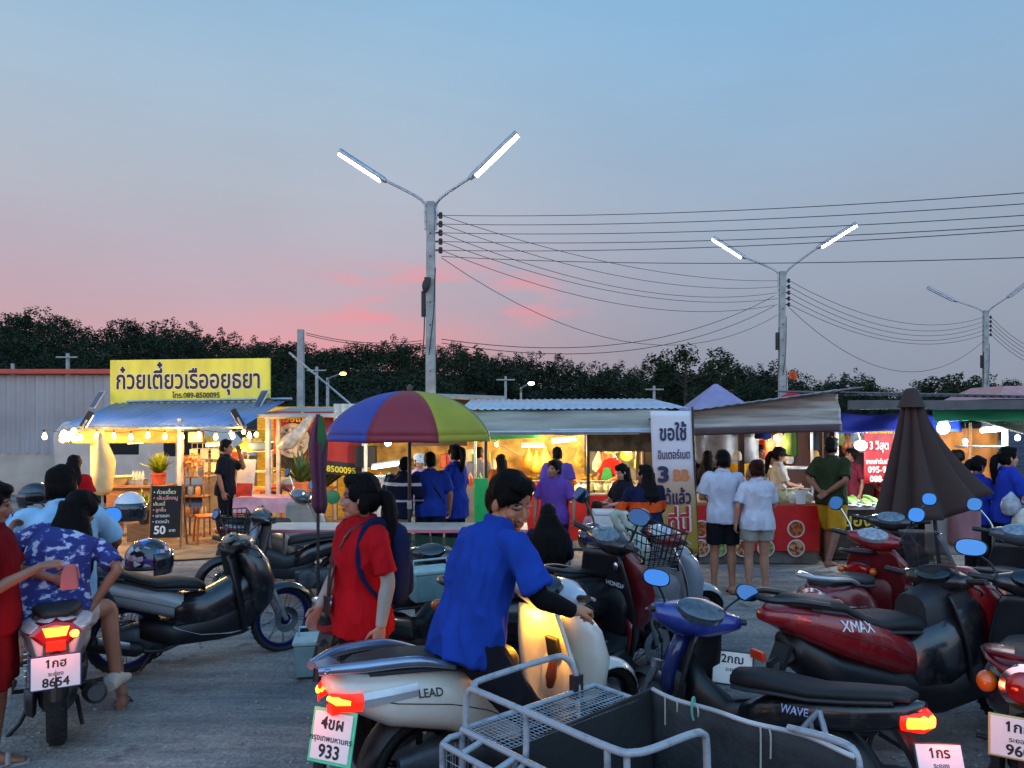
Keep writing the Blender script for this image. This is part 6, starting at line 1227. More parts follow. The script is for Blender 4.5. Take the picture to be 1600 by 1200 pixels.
MB().box((-.46, 0, .858), (.1, .2, .025)).build('grab_rail', m('rail_blue', '#8694A8'), bikeC, bevel=.008)
MB().box((-.462, -.06, .675), (.03, .06, .03)).build('reflector', lit_red, bikeC)
g_ = MB(); g_.box((.845, -.02, .71), (.03, .1, .12), M=Matrix.Rotation(-.2, 3, 'Y')); g_.build('pocket', blackp, bikeC, bevel=.01)
MB().tube([(.83, -.04, .66), (.81, -.04, .56), (.82, -.02, .5)], [.02, .03, .02], 8).build('key_pouch', plastic('#5A2416', .5), bikeC)
MB().ell((.845, .07, .905), (.012, .02, .015)).build('panel_lamp', glow('#FFB02A', 22.0), bikeC)
MB().ell((.845, -.1, .905), (.012, .02, .015)).build('panel_lamp', glow('#FFB02A', 22.0), bikeC)
lamp('panel_lamp_light', (.78, .07, .86), 6, (1, .42, .03), .03, bikeC); lamp('panel_lamp_light', (.78, -.12, .85), 7, (1, .42, .03), .03, bikeC)

WAVE = dict(body=[(-.5, .845, .80, .04), (-.42, .84, .70, .085), (-.2, .79, .62, .12), (.1, .73, .55, .13), (.35, .66, .45, .12), (.5, .58, .4, .08)],
            lower=[(.3, .5, .3, .06), (.5, .46, .28, .07), (.75, .5, .3, .07), (.9, .6, .4, .06)],
            seat=[(-.45, .875, .835, .06), (-.38, .885, .82, .09), (-.15, .84, .77, .115), (.05, .80, .73, .125), (.25, .795, .71, .125), (.42, .79, .68, .11), (.55, .765, .66, .07), (.58, .72, .66, .04)],
            cowl=[(.5, 1.01, .09, .045), (.6, 1.0, .12, .07), (.75, .97, .12, .075), (.9, .92, .08, .05)])
bikeW = scooter('blue and black motorcycle bolted to the cargo sidecar, lit tail lamp at its right end', 1.50, 3.66, 131, .88, body='#131318', lower='#0E0F12', inner='#0F1014', cowl='#16275E', cover='#1B2E78', prof=WAVE, lit=True, plate_=('1กร', 'ระยอง', ''), ppos=(-.58, .02, .575), ptilt=.42, pyaw=R(-45), tail='none', under=True, cvs=1.5, spokes='wire', wr=.28, tw=.042, rim='#8A8C90', dash='#39444E', steer=-28, rail=None, decal=('WAVE', .12, .64, .06, '#A9B4D8', 1), mirrors=(1, 1), mtilt=.25, mh=1.18)
o_ = MB().sec([(-.53, .80, .72, .03), (-.5, .815, .695, .06), (-.42, .80, .69, .095)], 16, 2.6).build('tail_light', lit_red, bikeW)
MB().sec([(-.545, .785, .735, .018), (-.51, .80, .715, .062), (-.45, .79, .705, .094)], 12, 2.6).build('bulb', lit_core, o_)
MB().tube([(-.02, .12, .70), (-.1, .15, .5), (-.12, .18, .34)], .016, 8).tube([(-.02, .12, .70), (.12, .16, .5), (.2, .2, .34)], .016, 8).build('sidecar_strut', m('strut_paint', '#8A93A0', rough=.5, var=.3, metal=.4), bikeW)

XM = dict(body=[(-.55, .93, .87, .04), (-.46, .96, .83, .12), (-.3, .95, .74, .17), (-.05, .92, .62, .2), (.22, .84, .52, .2), (.45, .72, .42, .18), (.6, .6, .38, .13)],
          lower=[(-.35, .78, .6, .12), (-.1, .66, .4, .17), (.3, .54, .24, .19), (.7, .52, .2, .21), (1.05, .62, .24, .21), (1.25, .75, .4, .15)],
          seat=[(-.4, .99, .93, .08), (-.3, .995, .92, .13), (-.08, .97, .89, .16), (.08, .88, .8, .17), (.2, .84, .76, .175), (.45, .83, .73, .16), (.62, .8, .70, .11), (.68, .74, .68, .06)],
          cowl=[(.42, 1.16, .12, .07), (.56, 1.18, .2, .12), (.72, 1.16, .235, .15), (.88, 1.1, .22, .15), (1.02, 1.02, .16, .11), (1.07, .99, .1, .07)])
bikeX = scooter('big red and black touring scooter with small smoked windscreen, parked side on', 1.88, 4.46, 22, .98, body='#7A1119', lower='#101115', inner='#14151A', cowl='#7A1119', cover='#15161A', prof=XM, wr=.29, tw=.065, wb=1.5, plate_=('2กฌ', 'ระยอง', '1'), ppos=(-.70, .06, .60), ptilt=.3, pyaw=R(44), tail='slim', tailz=.88, shield=True, rail=None, decal=('XMAX', -.02, .80, .085, '#C8C8CC', -1), side2=('#121318', [(.45, .72, .3, .2), (.7, .8, .26, .215), (.95, .95, .34, .21), (1.1, 1.0, .5, .17)]), mirrors=(0, 0), steer=6)
MB().box((-.62, -.06, .70), (.03, .1, .05)).build('reflector', m('red_reflector', '#C03018', rough=.3), bikeX, bevel=.005)
MB().tube([(-.22, .17, .96), (-.42, .16, 1.0), (-.54, .08, 1.0), (-.54, -.08, 1.0), (-.42, -.16, 1.0), (-.22, -.17, .96)], .02, 8, smooth=4).build('grab_rail', plastic('#1A1B1F', .4), bikeX)
MB().sec([(.6, .92, .6, .12), (.78, .98, .5, .14), (.95, 1.0, .48, .16)], 14, 3).build('centre_tunnel', plastic('#1C1D22', .55), bikeX)

SCO = dict(body=[(-.45, .78, .68, .08), (-.36, .83, .58, .15), (-.14, .83, .5, .19), (.12, .78, .42, .2), (.34, .68, .34, .18), (.5, .54, .3, .14), (.56, .45, .3, .1)],
           cowl=[(.34, .99, .12, .07), (.48, 1.03, .2, .1), (.64, 1.02, .22, .11), (.8, .97, .2, .1), (.9, .92, .13, .08), (.95, .9, .07, .05)])
bikeR = scooter('shiny dark red retro scooter with round mirrors and chrome rail behind the touring scooter', 2.35, 5.55, 47, 1.0, body='#701018', cowl='#701018', inner='#5E0D15', cover='#7A111A', prof=SCO, tail='round', tailz=.72, mround=True, rail='#A8ABB0', rim='#9A9CA0', mh=1.22, steer=-8, dash='#8A8F98')
MB().sec([(-.3, .70, .675, .188), (0, .655, .63, .198), (.3, .57, .545, .186)], 14).build('stripe', paint('#C8C0BE'), bikeR)
bikeE = scooter('black retro scooter at the right edge with chrome ringed round tail lamp and framed plate', 2.56, 3.80, 54, 1.0, body='#1A1B20', cowl='#1A1B20', inner='#14151A', prof=SCO, tail='round', tailz=.76, plate_=('1กก', 'ระยอง', '960'), pframe='#B8B46A', ppos=(-.53, .02, .555), ptilt=.1, pyaw=R(2), ph=.17, rail='#5A1018', mirrors=(1, 0), rim='#9A9CA0', mh=1.16, mtilt=.25)
MB().sec([(-.46, .84, .8, .08), (-.36, .865, .82, .16), (-.1, .86, .8, .2), (.15, .8, .76, .205)], 16).build('rear_cowl', paint('#5E0E16'), bikeE, smooth=9)
bikeB = scooter('black scooter with red lower panels and a wire basket holding a white shopping bag', -.05, 4.98, 38, 1.1, body='#151519', cowl='#5E1016', inner='#17181C', cover='#15161A', basket=True, fend='#3A3D42', lean=3, steer=-10, mtilt=.25, dash='#5A6670', spokes='wire', rim='#3A3C40')
MB().loft([[V(p) for p in ((.985 - .14 * v - .1 * q * q - .02, q * w, .27 + .66 * v) for q in (-1.0, -.6, -.2, .2, .6, 1.0))] for v, w in ((0, .155), (.12, .185), (.25, .21), (.36, .225))], closed=False).build('lower_shield', paint('#6E0F17'), bikeB, smooth=9, solid=.012)
tx = MB(); text(tx, 'HONDA', (.862, -.03, .70), (0, -1, 0), (-.2, 0, .98), .045, bold=.03); tx.build('lettering', vol('#C9CCD2'), bikeB, smooth=0)
MB().tube([(.845, -.08, .90), (.84, -.1, .93)], .02, 8).ell((.835, -.05, .84), (.012, .022, .03)).build('bag_hook', chrome, bikeB)
bikeS = scooter('grey scooter with dark red handlebar cover standing behind the basket scooter', .62, 5.75, 40, 1.0, body='#222428', cowl='#7C828C', inner='#7F858F', cover='#7A1018', mirrors=(0, 0), prof=SCO, dash='#9BA2AA', steer=-16)
o_ = MB().box((.835, -.09, .78), (.02, .11, .1), M=Matrix.Rotation(-.2, 3, 'Y')).build('badge_panel', blackp, bikeS, bevel=.02)
o_ = MB().tube([(.822, -.09 + .036 * a, .78 + .034 * b_) for a, b_ in ((-1, -1), (-1, 1), (1, 1), (1, -1))], .005, 6, loop=True).build('badge_ring', chrome, bikeS)
MB().tube([(.985 - .14 * v - .1 - .005, -(.15 + .085 * math.sin(math.pi * min(1, v * .86 + .1))), .27 + .66 * v) for v in [i / 12 for i in range(13)]], .009, 6).build('edge_trim', chrome, bikeS)
bikeD = scooter('black motorcycle half hidden between the woman in red and the man in blue', -.95, 5.05, 62, .95, body='#17181C', cowl='#17181C', prof=WAVE, under=True, spokes='wire', wr=.28, tw=.042, rail='#8A93A6', mh=1.06, mtilt=.25)
bikeK = scooter('black motorcycle with a black wire basket parked in front of the noodle stall', -1.85, 8.3, 196, .95, body='#141519', cowl='#8A8A90', cover='#202228', prof=WAVE, under=True, spokes='wire', wr=.28, tw=.042, basket=True, mirrors=(0, 0), steer=14, mround=True)
bikeV = scooter('silver and black scooter standing by the folded purple umbrella', -2.95, 8.75, 66, 1.0, body='#8E9196', cowl='#9DA0A6', inner='#A2A199', cover='#24262B', mround=True, steer=-24, dash='#5C6874', mh=1.2)
bikeP = scooter('dark red scooter behind the riders with a white helmet hung on its handlebar', -4.75, 8.1, -52, 1.0, body='#4A1118', cowl='#4A1118', inner='#1A1B20', cover='#1A1B20', spokes='wire', mirrors=(0, 1))
bikeZ = scooter('black scooter with chrome mirrors parked between the touring scooter and the women in blue', 3.05, 6.55, 52, 1.0, body='#1C1E24', cowl='#22262E', inner='#15161A', cover='#1C1E24', mround=True, mh=1.2, dash='#5C6874', rim='#8A8C90', mirrors=(0, 1))
bikeY = scooter('black scooter at the far right edge with a pale blue instrument panel', 3.62, 5.75, 46, 1.0, body='#16171B', cowl='#1A1C22', cover='#3E4A56', dash='#6C7C8C', prof=SCO, mround=True, mh=1.2, mtilt=.25, mirrors=(1, 0))

tex = bpy.data.materials.new('helmet_pattern'); tex.use_nodes = True; n_ = tex.node_tree.nodes; l_ = tex.node_tree.links
tcx = n_.new('ShaderNodeTexCoord'); vo = n_.new('ShaderNodeTexVoronoi'); vo.inputs['Scale'].default_value = 24; vo.feature = 'F1'; l_.new(tcx.outputs['Object'], vo.inputs['Vector'])
cr = n_.new('ShaderNodeValToRGB'); cr.color_ramp.interpolation = 'CONSTANT'; el = cr.color_ramp.elements
while len(el) < 7: el.new(.5)
for e_, (p_, c_) in zip(el, ((0, '#17181F'), (.3, '#23276E'), (.45, '#C8CDD8'), (.56, '#7A2A55'), (.66, '#2E5AA8'), (.76, '#15161C'), (.88, '#B08E9A'))): e_.position = p_; e_.color = (*lin(c_), 1)
sp = n_.new('ShaderNodeSeparateColor'); l_.new(vo.outputs['Color'], sp.inputs[0]); l_.new(sp.outputs[0], cr.inputs[0]); l_.new(cr.outputs[0], n_['Principled BSDF'].inputs['Base Color']); n_['Principled BSDF'].inputs['Roughness'].default_value = .15; n_['Principled BSDF'].inputs['Coat Weight'].default_value = .8
MCx = tex
helmet('helmet with a busy dark blue and white pattern resting on the grey scooter tail', V(P(232, 872, 5.8)), R(20), '#222222', deco=tex, s=1.15)
helmet('plain white open face helmet behind the long haired passenger', V(P(203, 793, 7.35)), R(-50), '#C2C6CA', s=1.15)
helmet('black helmet left of the driver in light blue', V(P(55, 775, 7.6)), R(200), '#14151A', s=1.05)
helmet('dark blue helmet on the seat behind the long haired girl', V(P(928, 838, 6.6)), R(160), '#14205E', s=.9)
# ================================================================== PEOPLE IN PLACE
def at(px, d): return gx(px, d), d
# man in blue astride the cream scooter
I = person('man in a bright blue polo shirt and black arm sleeves astride the cream scooter', -.20, 3.76, 37, h=1.80, z=-.05, pel=(-.02, 0, .90), che=(.05, -.01, 1.18), nck=(.14, -.01, 1.375), hyaw=-77, hpit=22, tw=-6, hs=1.14, vox=.008, girth=.96,
           aL=((.2, .33, 1.14), (.32, .33, 1.02)), aR=((.16, -.31, 1.10), (.325, -.345, 1.02)), lL=((.16, .25, .52), (.08, .30, .08)), lR=((.18, -.25, .52), (.10, -.30, .08)), skin='#9A6648', shirt='#18388A', pants='#17161C', hair='short', beard=True, armsleeve='#0C0C10', drape=1.5, curl=1.1, fdir={1: (.5, -.35, -.1), -1: (.75, .1, -.05)}, palm={1: (0, -.2, -1), -1: (.0, .2, -1)}, hem=-.02, fold=.008, shoes='#1A1A1C')
# woman in red
I = person('woman in a red polo shirt with ponytail, grey arm sleeves and navy backpack', *at(566, 4.2), 212, h=1.645, tw=8, hyaw=-32, hpit=0, female=True, vox=.008, bust=.012, hs=1.04,
           aL=((-.05, .25, 1.14), (.0, .27, .90)), aR=((.05, -.26, 1.13), (.17, -.25, .92)), lL=((.1, .09, .49), (.0, .1, .08)), lR=((.0, -.09, .49), (-.18, -.1, .12)), skin='#A06E58', shirt='#980C16', pants='#121217', hair='lowpony', hlen=.42, armsleeve='#8F8880', drape=1.5, girth=1.02, hem=-.04, curl=.5, fold=.006)
t = I['t']; hp = I['hp']
b = MB(); b.tube([I['fwd'] * x_ + I['lat'] * y_ + V((0, 0, z_)) for x_, y_, z_ in ((-.13, .10, 1.32), (-.06, .115, 1.44), (.02, .125, 1.44), (.075, .13, 1.36), (.10, .145, 1.24), (.085, .17, 1.14), (.01, .19, 1.05), (-.1, .16, .98))], [.026, .026, .026, .025, .022, .014, .012, .01], 10, smooth=4, flat=.5); b.build('strap', cloth('#141B38'), t)
bpk = thing('backpack', 'navy backpack worn by the woman in red', 'backpack', t.location, t.rotation_euler.z); b = MB(); b.sec([(-.25, 1.3, .98, .08), (-.23, 1.36, .93, .115), (-.18, 1.39, .91, .125), (-.14, 1.37, .93, .12)], 20, 3.5); b.build('pack', cloth('#182040'), bpk, smooth=9); b = MB(); b.sec([(-.275, 1.16, .97, .07), (-.24, 1.18, .95, .09)], 16, 3.5); b.build('pocket', cloth('#182040'), bpk, smooth=9)
lan = thing('name_badge', 'white name badge on a black lanyard round the neck of the woman in red', 'badge', t.location, t.rotation_euler.z); b = MB(); b.tube([(.02, .075, 1.40), (.12, .06, 1.32), (.165, .0, 1.12), (.175, -.045, .99)], .006, 6, smooth=4, flat=2); b.tube([(.03, -.075, 1.40), (.125, -.05, 1.30), (.165, -.05, 1.12), (.175, -.05, .99)], .006, 6, smooth=4, flat=2); b.build('lanyard', blackp, lan); bx(lan, 'card', m('card_pink', '#A8989C', rough=.3, var=.3, vs=30), (.106, -.05, .95), (.006, .085, .075), bev=.003); bx(lan, 'holder', blackp, (.182, -.05, .945), (.005, .1, .1), bev=.004)
# riders on the white scooter
hx, hy = math.cos(R(120)), math.sin(R(120))
I = person('man in a light blue T-shirt driving the white scooter, seen from behind', -2.74 + hx * .5, 4.66 + hy * .5, 120, h=1.7, z=-.06, pel=(0, 0, .93), che=(.02, .0, 1.22), nck=(.06, 0, 1.42), vox=.011, aL=((.2, .33, 1.16), (.38, .34, 1.1)), aR=((.2, -.33, 1.16), (.38, -.34, 1.1)), lL=((.36, .2, .84), (.3, .22, .45)), lR=((.22, -.28, .60), (-.02, -.36, .12)), skin='#7E5440', shirt='#86AECB', pants='#20222C', plen='shorts', foot='sandal', girth=1.15, hs=1.12, toe=(0, -10), hpit=4, drape=1.3)
pr = bpy.data.materials.new('print_shirt'); pr.use_nodes = True; n_ = pr.node_tree.nodes; l_ = pr.node_tree.links; tcx = n_.new('ShaderNodeTexCoord')
v1 = n_.new('ShaderNodeTexVoronoi'); v1.inputs['Scale'].default_value = 15; v1.inputs['Randomness'].default_value = 1; nz_ = n_.new('ShaderNodeTexNoise'); nz_.inputs['Scale'].default_value = 16; nz_.inputs['Detail'].default_value = 3; mpx = n_.new('ShaderNodeMapping'); mpx.inputs['Scale'].default_value = (1, 1, 1.5); l_.new(tcx.outputs['Object'], mpx.inputs[0]); l_.new(mpx.outputs[0], v1.inputs['Vector']); l_.new(mpx.outputs[0], nz_.inputs['Vector'])
c1 = n_.new('ShaderNodeValToRGB'); c1.color_ramp.interpolation = 'CONSTANT'; e_ = c1.color_ramp.elements; e_.new(.5); e_[0].position = 0; e_[0].color = (*lin('#232C6A'), 1); e_[1].position = .53; e_[1].color = (*lin('#4A5590'), 1); e_[2].position = .585; e_[2].color = (*lin('#A9B0C8'), 1)
l_.new(nz_.outputs[0], c1.inputs[0]); l_.new(c1.outputs[0], n_['Principled BSDF'].inputs['Base Color']); n_['Principled BSDF'].inputs['Roughness'].default_value = .9
I = person('woman with long black hair and a blue printed shirt riding behind the driver', -2.78 + hx * .0, 4.62 + hy * .0, 120, h=1.64, z=-.09, pel=(0, 0, .95), che=(.05, -.05, 1.23), nck=(.1, -.12, 1.40), vox=.011, female=True, hyaw=-50, hpit=22, hroll=4, aL=((.14, .32, 1.24), (.34, .24, 1.38)), aR=((-.06, -.37, 1.16), (-.04, -.24, .94)), lL=((.3, .22, .86), (.26, .24, .46)), lR=((.2, -.33, .85), (.18, -.37, .42)), skin='#8A5C46', shirt='#2A3470', shirtmat=pr, pants='#B4A6A2', plen='short', hair='long', hlen=.5, hwide=1.15, shoes='#A8A094', girth=1.16, drape=1.5, collar=False, hem=.03, toe=(0, -25), fold=.006)
# woman at the left edge holding a pink purse
I = person('woman in a dark red top at the left edge reaching towards the riders', *at(-16, 4.25), 22, h=1.60, female=True, vox=.011, hpit=12, aL=((.1, .25, 1.14), (.3, .18, 1.08)), aR=((.04, -.24, 1.10), (.30, -.17, 1.22)), skin='#8A5C46', shirt='#6A0A12', pants='#5A0C12', plen='knee', hair='bun', curl=1.2, girth=1.1, foot='sandal', shoes='#8E8A88', fdir={-1: (.9, .1, .1)}, palm={-1: (0, .4, -1)})
M_ = I['t'].matrix_basis; wr = (Matrix.Translation(I['t'].location) @ Matrix.Rotation(R(22), 4, 'Z')) @ (V((.41, -.155, 1.215)) * I['k'])
t = thing('pink_purse', 'folded pink cloth purse held by the woman at the left edge', 'purse', wr, R(22)); MB().loft([[V((x_ * w + .02, yy, z_)) for x_, yy in ((-.03, -.012), (.03, -.012), (.03, .012), (-.03, .012))] for z_, w in ((.0, .9), (-.05, 1.3), (-.12, 1.5), (-.14, 1.4))]).build('purse', cloth('#A8625E'), t, bevel=.006); MB().tube([(.03, 0, .0), (.06, 0, -.02), (.07, 0, -.08)], .005, 6).build('cord', cloth('#A8625E'), t)
P_ = [
 ('person in a red top facing away beyond the driver', *at(116, 9.6), 100, dict(h=1.5, female=True, shirt='#A81418', hair='long', hlen=.2, pants='#30303A', vox=.016)),
 ('man in black with his hand to his face standing before the noodle stall', *at(352, 11.7), 8, dict(h=1.64, shirt='#13141E', pants='#12131A', aL=((.24, .17, 1.24), (.2, .06, 1.50)), aR=((-.04, -.25, 1.13), (.02, -.25, .89)), skin='#8A5A42', hpit=6, drape=1.4)),
 ('man in a navy work jacket with silver stripes standing under the umbrella', *at(621, 9.35), 62, dict(h=1.53, shirt='#131A30', sleeve='long', bands=[(1.27, 1.31, '#B8BCC4'), (1.06, 1.085, '#A8ACB4')], pants='#7A7468', aL=((.1, .28, 1.15), (.22, .2, 1.05)), aR=((.08, -.3, 1.16), (.2, -.22, 1.04)), drape=1.9, girth=1.1, hpit=15, che=(.05, 0, 1.22), nck=(.12, 0, 1.4))),
 ('vendor in a white cap and pink top facing us under the umbrella', *at(656, 10.9), 262, dict(h=1.45, female=True, shirt='#A88CA4', pants='#2A2A33', hyaw=25, hpit=10, skin='#A67A60')),
 ('man in a blue shirt with a black cross body strap seen from behind', *at(672, 9.5), 98, dict(h=1.545, shirt='#1B3488', pants='#16192A', aL=((-.02, .27, 1.13), (.1, .25, .92)), aR=((.0, -.27, 1.13), (.06, -.27, .9)), girth=1.1, drape=1.5)),
 ('woman in a long blue top holding a white bag right of the umbrella pole', *at(712, 9.9), 150, dict(h=1.62, female=True, shirt='#1A3084', pants='#16161E', hair='pony', hlen=.4, hyaw=-10, aL=((.06, .24, 1.14), (.24, .17, 1.04)), aR=((.02, -.25, 1.12), (.08, -.24, .9)), hem=-.14, drape=1.6, skin='#A67A60')),
 ('woman in a purple T-shirt walking towards us past the middle stall', *at(866, 9.1), 250, dict(h=1.47, female=True, shirt='#5A3A86', pants='#1C1C28', hair='bun', hyaw=-20, aL=((.02, .28, 1.14), (.08, .3, .92)), aR=((.0, -.26, 1.14), (.08, -.25, .92)), girth=1.1, skin='#8E6048')),
 ('person in a purple shirt facing away into the middle stall', *at(871, 11.4), 80, dict(h=1.54, shirt='#5A4690', pants='#22222C', skin='#9A6A48')),
 ('person with an orange top half hidden behind the man in blue', *at(783, 11.6), 120, dict(h=1.42, shirt='#B0541E', pants='#22222C', hair='long', hlen=.2, vox=.016)),
 ('vendor in a straw hat, red shirt and green apron behind the middle counter', *at(957, 13.0), 215, dict(h=1.5, z=-.0, female=True, shirt='#B0201E', pants='#22222C', hyaw=15, hpit=15, aL=((.12, .26, 1.12), (.3, .14, 1.02)), aR=((.12, -.26, 1.12), (.3, -.14, 1.02)), skin='#B0805E')),
 ('woman with long black hair looking down beside the orange striped jacket', *at(973, 9.5), 205, dict(h=1.40, female=True, shirt='#17171E', pants='#17171E', hair='long', hlen=.3, hpit=22, skin='#B08A74', aL=((.1, .22, 1.14), (.28, .1, 1.1)), aR=((.1, -.22, 1.14), (.28, -.1, 1.1)))),
 ('person with tied hair in a navy jacket with a wide orange stripe', *at(1008, 8.2), 112, dict(h=1.46, shirt='#151A34', sleeve='long', bands=[(1.13, 1.25, '#C84A1C')], pants='#15161E', hair='long', hlen=.12, aL=((.12, .28, 1.16), (.28, .16, 1.1)), aR=((.08, -.28, 1.16), (.22, -.2, 1.06)), drape=2.2, girth=1.15, hyaw=30)),
 ('small child with brown hair behind the white styrofoam box', *at(932, 8.9), 95, dict(h=.98, shirt='#A87880', pants='#33333C', hairc='#2A1710', hs=1.3)),
 ('man in a white T-shirt and black shorts in the couple seen from behind', *at(1130, 8.67), 86, dict(h=1.60, shirt='#A2A8B6', pants='#121318', plen='shorts', aL=((.02, .25, 1.14), (.22, .17, 1.1)), aR=((.0, -.26, 1.13), (.14, -.2, .98)), foot='sandal', skin='#8E6048', drape=1.3, vox=.011, lR=((.02, -.1, .49), (-.03, -.1, .08)))),
 ('woman in a white T-shirt and grey shorts in the couple seen from behind', *at(1183, 8.5), 96, dict(h=1.5, female=True, shirt='#A8ACB8', pants='#84837C', plen='short', hair='bun', hairc='#2E140E', aL=((-.02, .26, 1.13), (.02, .27, .9)), aR=((.06, -.25, 1.13), (.2, -.2, 1.0)), foot='sandal', shoes='#A8A8A8', skin='#9C6E58', drape=1.3, girth=1.1, vox=.011)),
 ('vendor in a black cap and white blouse behind the red picture counter', *at(1216, 11.3), 345, dict(h=1.53, female=True, shirt='#BAB6AC', pants='#2A2A32', hair='lowpony', aL=((.1, .24, 1.13), (.28, .14, 1.08)), aR=((.12, -.22, 1.13), (.3, -.1, 1.08)), skin='#A87C62', hpit=12)),
 ('person in a black top behind the couple facing the counter', *at(1106, 10.9), 60, dict(h=1.5, female=True, shirt='#14151A', pants='#1A1A20', hair='long', hlen=.16)),
 ('person with long dark hair between the couple and the black capped vendor', *at(1187, 11.9), 300, dict(h=1.56, female=True, shirt='#9A9690', pants='#1A1A20', hair='long', hlen=.3)),
 ('man in a dark green T-shirt and yellow shorts with hands behind his back', *at(1299, 10.1), 38, dict(h=1.71, shirt='#26301E', pants='#A87C1E', plen='knee', aL=((-.1, .26, 1.16), (-.17, .06, 1.0)), aR=((-.12, -.25, 1.16), (-.2, -.06, 1.0)), lL=((.14, .1, .5), (.1, .1, .08)), lR=((-.06, -.1, .5), (-.26, -.11, .14)), foot='bare', skin='#7A4E3A', drape=1.6, girth=1.08, palm={1: (-1, 0, 0), -1: (-1, 0, 0)})),
 ('person in a pink top and black trousers hidden behind the closed parasol', *at(1430, 9.0), 90, dict(h=1.52, female=True, shirt='#A88084', pants='#121218', vox=.016)),
 ('vendor in a red shirt behind the vegetable table', *at(1384, 12.0), 240, dict(h=1.5, shirt='#90181C', pants='#22222C', aL=((.14, .25, 1.12), (.3, .1, 1.0)), aR=((.14, -.25, 1.12), (.3, -.1, 1.0)), skin='#9A6A4C')),
 ('young woman in a blue shirt looking down beside the brown parasol', *at(1526, 8.9), 12, dict(h=1.52, female=True, shirt='#1C3290', pants='#15161C', hair='lowpony', hlen=.3, hpit=20, skin='#A8785E', aR=((.06, -.23, 1.13), (.24, -.16, 1.04)), drape=1.4)),
 ('woman in a blue shirt at the right edge carrying plastic bags', *at(1573, 8.6), 352, dict(h=1.64, female=True, shirt='#1C3294', pants='#15161C', hair='lowpony', hlen=.4, skin='#B08268', aL=((.12, .2, 1.12), (.36, .12, 1.14)), aR=((.1, -.21, 1.12), (.34, -.14, 1.12)), drape=1.5, vox=.011)),
 ('shopper in a grey shirt waiting beyond the umbrella table', *at(748, 12.4), 75, dict(h=1.5, shirt='#6E7078', vox=.016)),
 ('shopper in a teal shirt standing behind the tall banner', *at(1082, 11.9), 70, dict(h=1.55, female=True, shirt='#2E5A60', hair='long', hlen=.2, vox=.016)),
 ('vendor in a yellow shirt at the back of the curry stall', *at(1150, 12.4), 250, dict(h=1.55, shirt='#A8882A', vox=.016)),
 ('shopper in a maroon shirt behind the man in the green shirt', *at(1330, 11.9), 200, dict(h=1.5, female=True, shirt='#5A1C28', hair='bun', vox=.016)),
 ('person in dark clothes further back left of the women in blue', *at(1497, 11.3), 120, dict(h=1.5, shirt='#2A1A1E', pants='#1A1A20', vox=.016)),
]
INF = {}
for lab, x_, y_, yw, kw in P_: INF[lab] = person(lab, x_, y_, yw, **kw)
def find(s): return next(v for k_, v in INF.items() if s in k_)
# girl sitting with long hair
G = person('girl with very long dark hair sitting with her back to us', *at(857, 7.4), 92, h=1.55, z=-.42, female=True, lL=((.38, .1, .95), (.4, .1, .55)), lR=((.38, -.1, .95), (.4, -.1, .55)), aL=((.1, .24, 1.15), (.28, .14, 1.04)), aR=((.1, -.24, 1.15), (.28, -.14, 1.04)), shirt='#1B1B30', sleeve='long', pants='#1C1E38', hair='long', hlen=.52, hwide=1.5, skin='#8A5C46', drape=1.6, collar=False)
t = thing('stool', 'low dark stool under the girl with very long hair', 'stool', (*at(857, 7.4), 0), R(92)); bx(t, 'seat', plastic('#20242E', .5), (.02, 0, .40), (.3, .3, .04), bev=.01)
for sx_ in (-1, 1):
    for sy_ in (-1, 1): tb(t, 'leg', plastic('#20242E', .5), [(.02 + sx_ * .11, sy_ * .11, .4), (.02 + sx_ * .14, sy_ * .14, 0)], .016)
cap(find('white cap'), '#C8C4BC'); cap(find('straw hat'), '#C0A46A', bucket=True); cap(find('black cap'), '#1C1E22', bucket=True)
tt = find('straw hat')['t']; MB().loft([[V((.135 + .03 * math.cos(a) * .2, w * math.sin(a) , z_)) for a in [R(-90 + 180 * i / 10) for i in range(11)]] for z_, w in ((1.28, .1), (1.1, .16), (.8, .18))], closed=False).build('apron', cloth('#2E7A4A'), tt, solid=.008)
MB().tube([V((.02, .17, 1.42)), V((-.1, .05, 1.35)), V((-.13, -.1, 1.16)), V((-.06, -.2, 1.0))], .016, 6, smooth=4, flat=.4).build('cross_strap', blackp, find('cross body')['t'])
nj = find('silver stripes')['t']
oj = find('orange stripe')['t']
b = MB(); text(b, '3BB', (-.185, .02, 1.165), (0, -1, 0), (0, 0, 1), .06, bold=.03); b.build('lettering', vol('#D8C0B0'), oj, smooth=0)
wt = find('grey shorts')
def carried(label, base, p, sz, col, mat_=None, name='plastic_bag', yaw=0):
    t = thing(name, label, 'bag', p, yaw); hx, hz = sz
    MB().loft([[V((r_ * hx * (1 + .12 * math.sin(3 * a + z_ * 20)) * math.cos(a), r_ * hx * .55 * math.sin(a), z_ * hz)) for a in [2 * math.pi * k / 16 for k in range(16)]] for z_, r_ in ((-1, .5), (-.9, .85), (-.6, 1), (-.3, .8), (-.12, .35), (0, .1))]).build('bag', mat_ or m('bagmat_' + col, col, rough=.3, var=.3, vs=12, bump=.3, bs=20), t, smooth=9); return t
def wpos(inf, p): return (Matrix.Translation(inf['t'].location) @ Matrix.Rotation(inf['t'].rotation_euler.z, 4, 'Z')) @ (V(p) * inf['k'])
carried('white carrier bag held by the woman in the long blue top', None, wpos(find('long blue top'), (.1, -.24, .84)), (.09, .26), '#C8C8C0')
wb = find('right edge carrying')
carried('clear plastic bag hanging from the arm of the woman at the right edge', None, wpos(wb, (.06, -.24, 1.02)), (.13, .36), '#A8A498'); carried('red bag in the hands of the woman at the right edge', None, wpos(wb, (.38, -.1, 1.06)), (.09, .36), '#A01828')
t = carried('pale shoulder bag worn by the woman at the right edge', None, wpos(wb, (-.05, -.21, 1.2)), (.11, .26), '#8E94A0'); 
